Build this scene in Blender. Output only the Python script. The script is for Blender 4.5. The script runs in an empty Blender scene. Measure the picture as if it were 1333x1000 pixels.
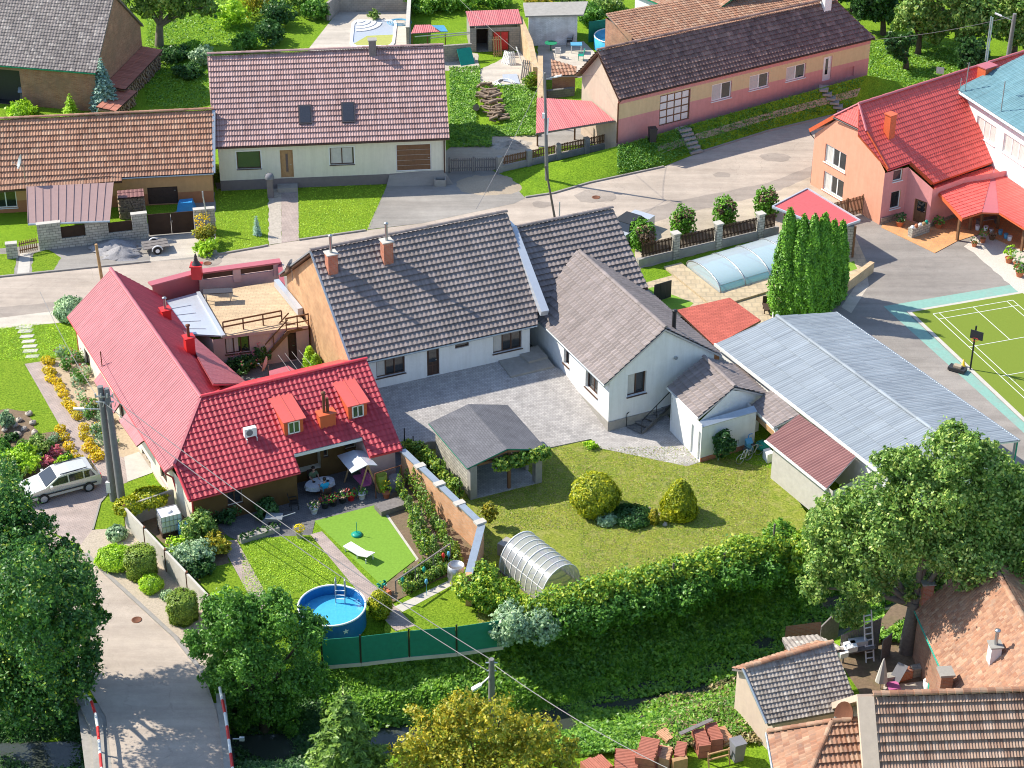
import bpy,bmesh,math,random
import numpy as np
from mathutils import Vector,Matrix
random.seed(7);RNG=np.random.default_rng(11)
# ------------------------------------------------------------------ camera, sky, sun
SC=bpy.context.scene
CH,CTH,CRO,CF=64.361,math.radians(30.815),math.radians(0.283),2592.0
_c,_s=math.cos(CTH),math.sin(CTH)
_F=Vector((0,_c,-_s));_R0=Vector((1,0,0));_U0=Vector((0,_s,_c))
_R=_R0*math.cos(CRO)+_U0*math.sin(CRO);_U=_U0*math.cos(CRO)-_R0*math.sin(CRO)
CAMLOC=Vector((0,0,CH))
cd=bpy.data.cameras.new('camera');cam=bpy.data.objects.new('camera',cd)
SC.collection.objects.link(cam);SC.camera=cam
cam.matrix_world=Matrix(((_R.x,_U.x,-_F.x,0),(_R.y,_U.y,-_F.y,0),(_R.z,_U.z,-_F.z,CH),(0,0,0,1)))
cd.sensor_width=36.0;cd.lens=CF/1333.0*36.0;cd.clip_start=1.0;cd.clip_end=1500
SUN_EL,SUN_AZ=42.5,-19.0
w=bpy.data.worlds.new('World');SC.world=w;w.use_nodes=True
nt=w.node_tree;nt.nodes.clear()
sk=nt.nodes.new('ShaderNodeTexSky');sk.sky_type='NISHITA';sk.sun_disc=False
sk.sun_elevation=math.radians(SUN_EL);sk.altitude=200;sk.air_density=1.0;sk.dust_density=0.6;sk.ozone_density=1.2
bg=nt.nodes.new('ShaderNodeBackground');bg.inputs['Strength'].default_value=0.15
wo=nt.nodes.new('ShaderNodeOutputWorld')
nt.links.new(sk.outputs[0],bg.inputs[0]);nt.links.new(bg.outputs[0],wo.inputs[0])
_ld=Vector((math.cos(math.radians(SUN_AZ))*math.cos(math.radians(SUN_EL)),math.sin(math.radians(SUN_AZ))*math.cos(math.radians(SUN_EL)),-math.sin(math.radians(SUN_EL))))
ts=-_ld
sk.sun_rotation=math.atan2(ts.x,ts.y)
sl=bpy.data.lights.new('sun','SUN');sl.energy=4.4;sl.angle=math.radians(0.5);sl.color=(1.0,0.93,0.8)
so=bpy.data.objects.new('sun',sl);SC.collection.objects.link(so);so.location=(-60,60,90)
so.rotation_euler=_ld.to_track_quat('-Z','Y').to_euler()
SC.view_settings.view_transform='Standard';SC.view_settings.look='None'
SC.view_settings.exposure=0.74;SC.view_settings.gamma=1.0
SC.render.engine='CYCLES';SC.cycles.pixel_filter_type='BLACKMAN_HARRIS';SC.cycles.filter_width=1.05
# ------------------------------------------------------------------ picture point -> place in the world
def ray(px,py):return _F+_R*((px-666.5)/CF)-_U*((py-500)/CF)
def P(px,py,z=0.0):
 d=ray(px,py);return CAMLOC+d*((z-CH)/d.z)
def XY(px,py,z=0.0):
 p=P(px,py,z);return Vector((p.x,p.y))
def onwall(a,b,px,py):
 d=ray(px,py);ax,ay=a[0],a[1];ux,uy=b[0]-ax,b[1]-ay
 L=math.hypot(ux,uy);ux/=L;uy/=L;n=(uy,-ux)
 t=((ax-CAMLOC.x)*n[0]+(ay-CAMLOC.y)*n[1])/(d.x*n[0]+d.y*n[1])
 p=CAMLOC+d*t
 return(p.x-ax)*ux+(p.y-ay)*uy,p.z
def onplane(o,n,px,py):
 d=ray(px,py);return CAMLOC+d*((o-CAMLOC).dot(n)/d.dot(n))
def ztop(base,py):
 lo,hi=-10.0,40.0
 for _ in range(40):
  m=(lo+hi)/2;d=Vector((base[0],base[1],m))-CAMLOC;z=d.dot(_F)
  if 500-CF*d.dot(_U)/z>py:lo=m
  else:hi=m
 return lo
# ------------------------------------------------------------------ terrain (creek channel)
CREEK=[XY(*q,-3.0)for q in((-400,1015),(0,990),(200,985),(420,975),(600,955),(700,945),(782,930),(864,905),(948,881),(1030,838),(1110,790),(1200,750),(1333,700),(1800,560))]
PROF=[(-40,0),(-5.0,0),(-3.6,-.8),(-2.2,-2.2),(-1.1,-3.1),(1.0,-3.15),(2.6,-2.3),(6.6,-.25),(7.6,0),(60,0)]
def creek_d(x,y):
 best=None
 for i in range(len(CREEK)-1):
  a,b=CREEK[i],CREEK[i+1];ux,uy=b.x-a.x,b.y-a.y;L2=ux*ux+uy*uy
  t=max(0,min(1,((x-a.x)*ux+(y-a.y)*uy)/L2))
  dx,dy=x-a.x-ux*t,y-a.y-uy*t;d=math.hypot(dx,dy)
  if best is None or d<best[0]:best=(d,(ux*dy-uy*dx)>=0)
 return best[0]if best[1]else-best[0]
def hz(x,y):
 if y>106 or y<60:return 0.0
 d=creek_d(x,y)
 for i in range(len(PROF)-1):
  if PROF[i][0]<=d<=PROF[i+1][0]:
   t=(d-PROF[i][0])/(PROF[i+1][0]-PROF[i][0]);t=t*t*(3-2*t)if abs(PROF[i][1]-PROF[i+1][1])>.3 else t
   return PROF[i][1]*(1-t)+PROF[i+1][1]*t
 return 0.0
def T(px,py,dz=0.0):
 z=0.0
 for _ in range(25):
  p=P(px,py,z);z=z*.5+hz(p.x,p.y)*.5
 p=P(px,py,z);p.z+=dz;return p
# ------------------------------------------------------------------ materials
MATS={}
def _nt(name):
 m=bpy.data.materials.new(name);m.use_nodes=True;t=m.node_tree;b=t.nodes['Principled BSDF']
 return m,t,b
def N(t,typ,**kw):
 n=t.nodes.new(typ)
 for k,v in kw.items():
  if k in n.inputs:n.inputs[k].default_value=v
  else:setattr(n,k,v)
 return n
def rgb(c):return(c[0],c[1],c[2],1.0)
def ramp(t,fac,stops,mode='LINEAR'):
 r=t.nodes.new('ShaderNodeValToRGB');e=r.color_ramp;e.interpolation=mode
 while len(e.elements)<len(stops):e.elements.new(.5)
 for i,(p,c)in enumerate(stops):e.elements[i].position=p;e.elements[i].color=rgb(c)
 t.links.new(fac,r.inputs[0]);return r.outputs[0]
def mixc(t,fac,a,b,mode='MIX'):
 m=t.nodes.new('ShaderNodeMix');m.data_type='RGBA';m.blend_type=mode
 for s,v in((0,fac),(6,a),(7,b)):
  if isinstance(v,(int,float)):m.inputs[s].default_value=v
  elif isinstance(v,tuple):m.inputs[s].default_value=rgb(v)
  else:t.links.new(v,m.inputs[s])
 return m.outputs[2]
def bump(t,b,h,s=.3,d=.03):
 n=N(t,'ShaderNodeBump',Strength=s,Distance=d);t.links.new(h,n.inputs['Height']);t.links.new(n.outputs[0],b.inputs['Normal'])
def coord(t,kind='Object',sc=None):
 c=t.nodes.new('ShaderNodeTexCoord');o=c.outputs[kind]
 if sc:
  m=t.nodes.new('ShaderNodeMapping');m.inputs['Scale'].default_value=sc;t.links.new(o,m.inputs[0]);o=m.outputs[0]
 return o
def geo(t,sc=None):
 g=t.nodes.new('ShaderNodeNewGeometry');o=g.outputs['Position']
 if sc:
  m=t.nodes.new('ShaderNodeMapping');m.inputs['Scale'].default_value=sc;t.links.new(o,m.inputs[0]);o=m.outputs[0]
 return o
def noise(t,vec,sc,det=4,rough=.6):
 n=N(t,'ShaderNodeTexNoise',Scale=sc,Detail=det,Roughness=rough);t.links.new(vec,n.inputs['Vector']);return n.outputs['Fac']
def mul(c,k):return tuple(min(1,x*k)for x in c)
def plain(name,c,rough=.6,var=.18,sc=3.0,metal=0.0,bmp=0.0,dirt=None,spec=.4):
 """one colour broken by two scales of noise; dirt = (colour, amount) of stains"""
 if name in MATS:return MATS[name]
 m,t,b=_nt(name);v=geo(t)
 n1=noise(t,v,sc);n2=noise(t,v,sc*9,3)
 col=ramp(t,n1,[(.25,mul(c,1-var)),(.75,mul(c,1+var))])
 col=mixc(t,ramp(t,n2,[(.3,(0,0,0)),(.8,(.5,.5,.5))]),col,mul(c,1-var*1.3))
 if name.endswith('wall')or 'gable' in name or 'render' in name:
  sv=geo(t,(2.2,2.2,.22));n5=noise(t,sv,1.6,6,.7);col=mixc(t,.8,col,ramp(t,n5,[(.3,(.91,.9,.885)),(.6,(1.02,1.02,1.02))]),'MULTIPLY')
 if dirt:
  n3=noise(t,v,.9,6,.7);f=ramp(t,n3,[(.5,(0,0,0)),(.72,(dirt[1],)*3)]);col=mixc(t,f,col,dirt[0])
 t.links.new(col,b.inputs['Base Color']);b.inputs['Roughness'].default_value=rough;b.inputs['Metallic'].default_value=metal
 b.inputs['Specular IOR Level'].default_value=spec
 if bmp:bump(t,b,n2,bmp,.02)
 MATS[name]=m;return m
def tilemat(name,cols,rough=.75,moss=None,pos=None,spec=.3,lich=0.0):
 """colour per tile from the roof's own tile grid (UV = tile numbers)"""
 m,t,b=_nt(name);uv=t.nodes.new('ShaderNodeUVMap').outputs[0]
 fl=t.nodes.new('ShaderNodeVectorMath');fl.operation='FLOOR';t.links.new(uv,fl.inputs[0])
 wn=t.nodes.new('ShaderNodeTexWhiteNoise');wn.noise_dimensions='2D';t.links.new(fl.outputs[0],wn.inputs['Vector'])
 k=len(cols);col=ramp(t,wn.outputs['Value'],[((pos[i]if pos else i/(k-1)),c)for i,c in enumerate(cols)])
 v=geo(t);n1=noise(t,v,.35,5,.65)
 col=mixc(t,.7,col,ramp(t,n1,[(.3,(.8,.8,.8)),(.7,(1.12,1.12,1.12))]),'MULTIPLY')
 mp=t.nodes.new('ShaderNodeMapping');mp.inputs['Scale'].default_value=(.9,.05,1);t.links.new(uv,mp.inputs[0]);n5=noise(t,mp.outputs[0],1.0,5,.7);col=mixc(t,.8,col,ramp(t,n5,[(.35,(.74,.73,.72)),(.65,(1.12,1.12,1.12))]),'MULTIPLY')
 if moss:
  n2=noise(t,v,2.6,7,.72);col=mixc(t,ramp(t,n2,[(.5,(0,0,0)),(.66,(moss[1],)*3)]),col,moss[0])
 if lich:
  n3=noise(t,v,9,3,.6);col=mixc(t,ramp(t,n3,[(.62,(0,0,0)),(.7,(lich,)*3)]),col,(.5,.5,.42))
 t.links.new(col,b.inputs['Base Color']);b.inputs['Roughness'].default_value=rough;b.inputs['Specular IOR Level'].default_value=spec
 n4=noise(t,v,25,2);bump(t,b,n4,.25,.01)
 MATS[name]=m;return m
def brickmat(name,c1,c2,mortar,bw=.29,bh=.085,rough=.85,bmp=.5,dirt=None):
 m,t,b=_nt(name);uv=t.nodes.new('ShaderNodeUVMap').outputs[0]
 br=N(t,'ShaderNodeTexBrick',Color1=rgb(c1),Color2=rgb(c2),Mortar=rgb(mortar),Scale=1.0)
 br.inputs['Brick Width'].default_value=bw;br.inputs['Row Height'].default_value=bh;br.inputs['Mortar Size'].default_value=bh*.1
 t.links.new(uv,br.inputs['Vector']);v=geo(t);n1=noise(t,v,1.3,6)
 col=mixc(t,.6,br.outputs['Color'],ramp(t,n1,[(.3,(.7,.7,.7)),(.7,(1.25,1.25,1.25))]),'MULTIPLY')
 if dirt:
  n3=noise(t,v,.8,6,.7);col=mixc(t,ramp(t,n3,[(.45,(0,0,0)),(.62,(dirt[1],)*3)]),col,dirt[0])
 t.links.new(col,b.inputs['Base Color']);b.inputs['Roughness'].default_value=rough;b.inputs['Specular IOR Level'].default_value=.2
 bump(t,b,br.outputs['Fac'],-bmp,.02);MATS[name]=m;return m
def grassmat(name,c1,c2,c3,sc=1.0,dry=None,mott=.5):
 m,t,b=_nt(name);v=geo(t)
 n1=noise(t,v,.35*sc,5);n2=noise(t,v,2.2*sc,6,.75);n3=noise(t,v,8.5,5,.85)
 col=ramp(t,n1,[(.3,c1),(.7,c2)]);col=mixc(t,ramp(t,n2,[(.35,(0,0,0)),(.65,(mott,)*3)]),col,c3)
 col=mixc(t,1.0,col,ramp(t,n3,[(.36,(.38,.46,.3)),(.64,(1.6,1.5,1.6))]),'MULTIPLY')
 if dry:n4=noise(t,v,1.6,7,.7);col=mixc(t,ramp(t,n4,[(.5,(0,0,0)),(.68,(dry[1],)*3)]),col,dry[0])
 t.links.new(col,b.inputs['Base Color']);b.inputs['Roughness'].default_value=.9;b.inputs['Specular IOR Level'].default_value=.1
 bump(t,b,n3,.9,.05);MATS[name]=m;return m
def leafmat(name,cols,trans=.3,pos=None,clump=.6):
 if 'petal' not in name:cols=[mul(c,2.15)for c in cols]
 m,t,b=_nt(name);t.nodes.remove(b);g=t.nodes.new('ShaderNodeNewGeometry')
 k=len(cols);col=ramp(t,g.outputs['Random Per Island'],[((pos[i]if pos else i/(k-1)),c)for i,c in enumerate(cols)])
 n1=noise(t,g.outputs['Position'],1.1,3)
 col=mixc(t,clump,col,ramp(t,n1,[(.33,(.5,.6,.6)),(.67,(1.5,1.35,1.1))]),'MULTIPLY')
 d=t.nodes.new('ShaderNodeBsdfDiffuse');tr=t.nodes.new('ShaderNodeBsdfTranslucent');gl=N(t,'ShaderNodeBsdfGlossy',Roughness=.45)
 mx=N(t,'ShaderNodeMixShader');mx.inputs[0].default_value=trans;m2=N(t,'ShaderNodeMixShader');m2.inputs[0].default_value=.035
 for n in(d,tr):t.links.new(col,n.inputs['Color'])
 t.links.new(d.outputs[0],mx.inputs[1]);t.links.new(tr.outputs[0],mx.inputs[2]);t.links.new(mx.outputs[0],m2.inputs[1]);t.links.new(gl.outputs[0],m2.inputs[2])
 t.links.new(m2.outputs[0],t.nodes['Material Output'].inputs['Surface']);MATS[name]=m;return m
def glassmat(name,c,rough=.06,spec=.9):
 m,t,b=_nt(name);b.inputs['Base Color'].default_value=rgb(c);b.inputs['Roughness'].default_value=rough;b.inputs['Specular IOR Level'].default_value=spec
 MATS[name]=m;return m
# ------------------------------------------------------------------ mesh builder
def link(o):SC.collection.objects.link(o);return o
def tag(o,label=None,cat=None,group=None,kind=None):
 if label:o['label']=label
 if cat:o['category']=cat
 if group:o['group']=group
 if kind:o['kind']=kind
 return o
def thing(name,label,cat,loc,group=None):
 o=bpy.data.objects.new(name,None);link(o);o.location=Vector(loc);o.empty_display_size=.3
 return tag(o,label,cat,group)
class MB:
 def __init__(s):s.v=[];s.f=[];s.m=[];s.uv=[];s.smooth=[]
 def add(s,vs,fs,m=0,uvs=None,sm=False):
  k=len(s.v);s.v+=[tuple(q)for q in vs]
  for i,f in enumerate(fs):
   s.f.append(tuple(j+k for j in f));s.m.append(m);s.uv.append(uvs[i]if uvs else None);s.smooth.append(sm)
  return s
 def quad(s,a,b,c,d,m=0):return s.add([a,b,c,d],[(0,1,2,3)],m)
 def hexa(s,q,m=0):
  return s.add(q,[(3,2,1,0),(4,5,6,7),(0,1,5,4),(1,2,6,5),(2,3,7,6),(3,0,4,7)],m)
 def box(s,c,ux,uy,sx,sy,z0,z1,m=0):
  c=Vector((c[0],c[1],0));a=Vector((ux[0],ux[1],0))*sx/2;b=Vector((uy[0],uy[1],0))*sy/2
  r=[c-a-b,c+a-b,c+a+b,c-a+b]
  return s.hexa([(p.x,p.y,z0)for p in r]+[(p.x,p.y,z1)for p in r],m)
 def obox(s,c,X,Y,Z,m=0):
  r=[c-X-Y-Z,c+X-Y-Z,c+X+Y-Z,c-X+Y-Z,c-X-Y+Z,c+X-Y+Z,c+X+Y+Z,c-X+Y+Z]
  return s.hexa(r,m)
 def bar(s,a,b,wd,ht=None,m=0):
  a,b=Vector(a),Vector(b);d=(b-a);L=d.length;d=d/L;up=Vector((0,0,1))
  if abs(d.z)>.95:up=Vector((0,1,0))
  x=d.cross(up).normalized();y=x.cross(d)
  return s.obox((a+b)/2,d*L/2,x*wd/2,y*(ht or wd)/2,m)
 def wallseg(s,a,b,th,z0,z1,m=0,z1b=None,z0b=None):
  a,b=Vector(a[:2]),Vector(b[:2]);d=(b-a).normalized();n=Vector((d.y,-d.x))*th/2
  z1b=z1 if z1b is None else z1b;z0b=z0 if z0b is None else z0b
  q=[a+n,b+n,b-n,a-n]
  return s.hexa([(q[0].x,q[0].y,z0),(q[1].x,q[1].y,z0b),(q[2].x,q[2].y,z0b),(q[3].x,q[3].y,z0),
 (q[0].x,q[0].y,z1),(q[1].x,q[1].y,z1b),(q[2].x,q[2].y,z1b),(q[3].x,q[3].y,z1)],m)
 def prism(s,pts,z0,z1,m=0,top=True,bottom=False):
  n=len(pts);pts=[(p[0],p[1])for p in pts]
  ar=sum(pts[i][0]*pts[(i+1)%n][1]-pts[(i+1)%n][0]*pts[i][1]for i in range(n))
  if ar<0:pts=pts[::-1]
  vs=[(x,y,z0)for x,y in pts]+[(x,y,z1)for x,y in pts]
  fs=[(i,(i+1)%n,(i+1)%n+n,i+n)for i in range(n)]
  if top:fs.append(tuple(range(n,2*n)))
  if bottom:fs.append(tuple(range(n-1,-1,-1)))
  return s.add(vs,fs,m)
 def slab(s,pts,dn,m=0,mside=None):
  n=len(pts);pts=[Vector(p)for p in pts]
  nr=sum(((pts[i]-pts[0]).cross(pts[(i+1)%n]-pts[0])for i in range(1,n-1)),Vector())
  if nr.z<0:pts=pts[::-1]
  vs=pts+[p-Vector((0,0,dn))for p in pts]
  s.add(vs,[tuple(range(n))],m)
  return s.add(vs,[tuple(range(2*n-1,n-1,-1))]+[(i,i+n,(i+1)%n+n,(i+1)%n)for i in range(n)],m if mside is None else mside)
 def tube(s,pts,r,seg=8,m=0,caps=True,r2=None):
  pts=[Vector(p)for p in pts];n=len(pts);rs=[r+((r2 if r2 is not None else r)-r)*i/max(1,n-1)for i in range(n)]if not isinstance(r,(list,tuple))else r
  vs=[];prev=None
  for i,p in enumerate(pts):
   d=(pts[min(i+1,n-1)]-pts[max(i-1,0)]).normalized()
   x=d.cross(Vector((0,0,1)))if abs(d.z)<.95 else d.cross(Vector((0,1,0)))
   x.normalize()
   if prev is not None and x.dot(prev)<0:x=-x
   prev=x;y=d.cross(x)
   for k in range(seg):
    a=2*math.pi*k/seg;vs.append(p+(x*math.cos(a)+y*math.sin(a))*rs[i])
  fs=[(i*seg+k,i*seg+(k+1)%seg,(i+1)*seg+(k+1)%seg,(i+1)*seg+k)for i in range(n-1)for k in range(seg)]
  s.add(vs,fs,m,sm=True)
  if caps:s.add(vs,[tuple(range(seg-1,-1,-1)),tuple(range((n-1)*seg,n*seg))],m)
  return s
 def lathe(s,c,prof,seg=16,m=0,sx=1.0,sy=1.0,sm=True):
  vs=[];c=Vector(c)
  for r,z in prof:
   for k in range(seg):
    a=2*math.pi*k/seg;vs.append((c.x+math.cos(a)*r*sx,c.y+math.sin(a)*r*sy,c.z+z))
  n=len(prof);fs=[(i*seg+k,i*seg+(k+1)%seg,(i+1)*seg+(k+1)%seg,(i+1)*seg+k)for i in range(n-1)for k in range(seg)]
  s.add(vs,fs,m,sm=sm);s.add(vs,[tuple(range(seg-1,-1,-1)),tuple(range((n-1)*seg,n*seg))],m);return s
 def ball(s,c,r,m=0,seg=10,rz=None,jit=0.0):
  rz=rz or r;pr=[(max(.001,r*math.sin(math.pi*i/7)),-rz*math.cos(math.pi*i/7))for i in range(8)]
  k=len(s.v);s.lathe(c,pr,seg,m)
  if jit:
   for i in range(k,len(s.v)):
    s.v[i]=tuple(q+random.uniform(-jit,jit)for q in s.v[i])
  return s
 def build(s,name,mats,parent=None,label=None):
  if not isinstance(mats,(list,tuple)):mats=[mats]
  V=np.array(s.v,dtype=float)
  if parent:off=np.array(parent.location if parent.parent is None else ROOT[parent])
  else:off=np.array([(V[:,0].min()+V[:,0].max())/2,(V[:,1].min()+V[:,1].max())/2,V[:,2].min()])
  me=bpy.data.meshes.new(name);me.from_pydata((V-off).tolist(),[],s.f)
  for mt in mats:me.materials.append(mt)
  me.polygons.foreach_set('material_index',s.m);me.polygons.foreach_set('use_smooth',s.smooth)
  uvl=me.uv_layers.new(name='UVMap');buf=[]
  for fi,f in enumerate(s.f):
   if s.uv[fi]:buf+=[q for uv in s.uv[fi]for q in uv];continue
   p0,p1,p2=(Vector(s.v[f[i]])for i in(0,1,2));n=(p1-p0).cross(p2-p0)
   if n.length<1e-9 and len(f)>3:n=(Vector(s.v[f[3]])-p0).cross(p2-p0)
   n=n.normalized()if n.length>1e-12 else Vector((0,0,1))
   if abs(n.z)>.97:
    for i in f:buf+=[s.v[i][0],s.v[i][1]]
   else:
    h=Vector((-n.y,n.x,0)).normalized();u2=n.cross(h)
    for i in f:
     q=Vector(s.v[i]);buf+=[q.dot(h),q.dot(u2)]
  uvl.data.foreach_set('uv',buf)
  o=bpy.data.objects.new(name,me);link(o)
  if parent:o.parent=parent;ROOT[o]=off.tolist()
  else:o.location=off;ROOT[o]=off.tolist()
  if label:o['label']=label
  return o
ROOT={}
def struct(name,mb,mats):o=mb.build(name,mats);o['kind']='structure';return o
def single(name,mb,mats,label,cat,group=None,kind=None):return tag(mb.build(name,mats),label,cat,group,kind)
_tree_copy={}
def clone(root,loc,rz=0,label=None,sc=None):
 r=root.copy();link(r);r.location=Vector(loc);r.rotation_euler=(0,0,rz)
 if sc:r.scale=(sc,sc,sc)
 if label:r['label']=label
 for ch in list(root.children):
  c=ch.copy();link(c);c.parent=r
  for g in list(ch.children):d=g.copy();link(d);d.parent=c
 return r
# ------------------------------------------------------------------ roofs
def tiles(mb,poly,tw=.3,th=.35,amp=.03,step=.035,k=4,m=0,lift=.02,slab=.12,ms=1,prof='wave',offset=0.0):
 """real overlapping tile courses over a convex planar polygon; poly[0], poly[1] lie on the eave"""
 e0=Vector(poly[0]);u=(Vector(poly[1])-e0).normalized();far=max(poly[2:],key=lambda q:((Vector(q)-e0)-u*(Vector(q)-e0).dot(u)).length)
 n=u.cross(Vector(far)-e0).normalized()
 if n.z<0:n=-n
 v=n.cross(u)
 if v.z<0:v=-v
 poly=[Vector(q)-n*(Vector(q)-e0).dot(n)for q in poly]
 p2=[((Vector(q)-e0).dot(u),(Vector(q)-e0).dot(v))for q in poly]
 u0,u1=min(q[0]for q in p2),max(q[0]for q in p2);v0,v1=min(q[1]for q in p2),max(q[1]for q in p2)
 iu0,iu1=math.floor(u0/tw),math.ceil(u1/tw);iv0,iv1=math.floor(v0/th),math.ceil(v1/th)
 us=[(iu0+i/k)*tw for i in range((iu1-iu0)*k+1)]
 if prof=='wave':hp=[amp*(.5-.5*math.cos(2*math.pi*(i%k)/k))for i in range(len(us))]
 elif prof=='flat':hp=[0.0 if i%k else-amp for i in range(len(us))]
 else:hp=[amp*(1.0 if i%k in(1,2)else 0)for i in range(len(us))]
 rows=[]
 for j in range(iv0,iv1):rows.append((j*th,step,j+.02));rows.append(((j+1)*th+(.045 if step>.04 else-1e-4),0.0,j+.98))
 if step==0:rows=[(v0,0,0.02),(v1,0,.98)]
 bm=bmesh.new();grid=[];nrm=n
 for(vv,sh,_)in rows:
  base=e0+v*vv+n*(lift+sh)
  grid.append([bm.verts.new(base+u*uu+n*h)for uu,h in zip(us,hp)])
 uvl=bm.loops.layers.uv.new('uv')
 for r in range(len(rows)-1):
  a,b=grid[r],grid[r+1];ua,ub=rows[r],rows[r+1]
  for i in range(len(us)-1):
   f=bm.faces.new((a[i],a[i+1],b[i+1],b[i]))
   x0,x1=us[i]/tw+1e-3+offset,us[i+1]/tw-1e-3+offset
   for lp,uvv in zip(f.loops,((x0,ua[2]),(x1,ua[2]),(x1,ub[2]),(x0,ub[2]))):lp[uvl].uv=uvv
 cen=sum((Vector(q)for q in poly),Vector())/len(poly)
 for i in range(len(poly)):
  a,b=Vector(poly[i]),Vector(poly[(i+1)%len(poly)]);d=(b-a).normalized();en=d.cross(n)
  if en.dot(cen-a)>0:en=-en
  bmesh.ops.bisect_plane(bm,geom=bm.verts[:]+bm.edges[:]+bm.faces[:],plane_co=a,plane_no=en,clear_outer=True,dist=1e-5)
 bm.verts.index_update();vs=[tuple(q.co)for q in bm.verts]
 fs=[tuple(q.index for q in f.verts)for f in bm.faces];uvs=[[tuple(lp[uvl].uv)for lp in f.loops]for f in bm.faces]
 mb.add(vs,fs,m,uvs);bm.free()
 if slab:mb.slab([Vector(q)-n*.005 for q in poly],slab,ms)
 return n
def caps(mb,a,b,r=.12,L=.38,m=0,seg=6,lift=.03):
 a,b=Vector(a),Vector(b);d=b-a;n=max(1,int(d.length/L));d2=d/n;dn=d.normalized()
 x=dn.cross(Vector((0,0,1))).normalized();y=x.cross(dn)
 for i in range(n):
  p=a+d2*i+y*lift;q=a+d2*(i+1.04)+y*lift;vs=[]
  for c,rr in((p,r*1.12),(q,r*.92)):
   for s_ in range(seg+1):
    an=math.pi*s_/seg;vs.append(c+x*math.cos(an)*rr+y*math.sin(an)*rr*.85)
  fs=[(s_,s_+1,s_+seg+2,s_+seg+1)for s_ in range(seg)]+[tuple(range(seg,-1,-1)),tuple(range(seg+1,2*seg+2))]
  mb.add(vs,fs,m,uvs=[[(i+.5,.5)]*len(f)for f in fs])
def gutter(mb,a,b,r=.07,m=0):mb.tube([Vector(a),Vector(b)],r,6,m)
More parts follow.
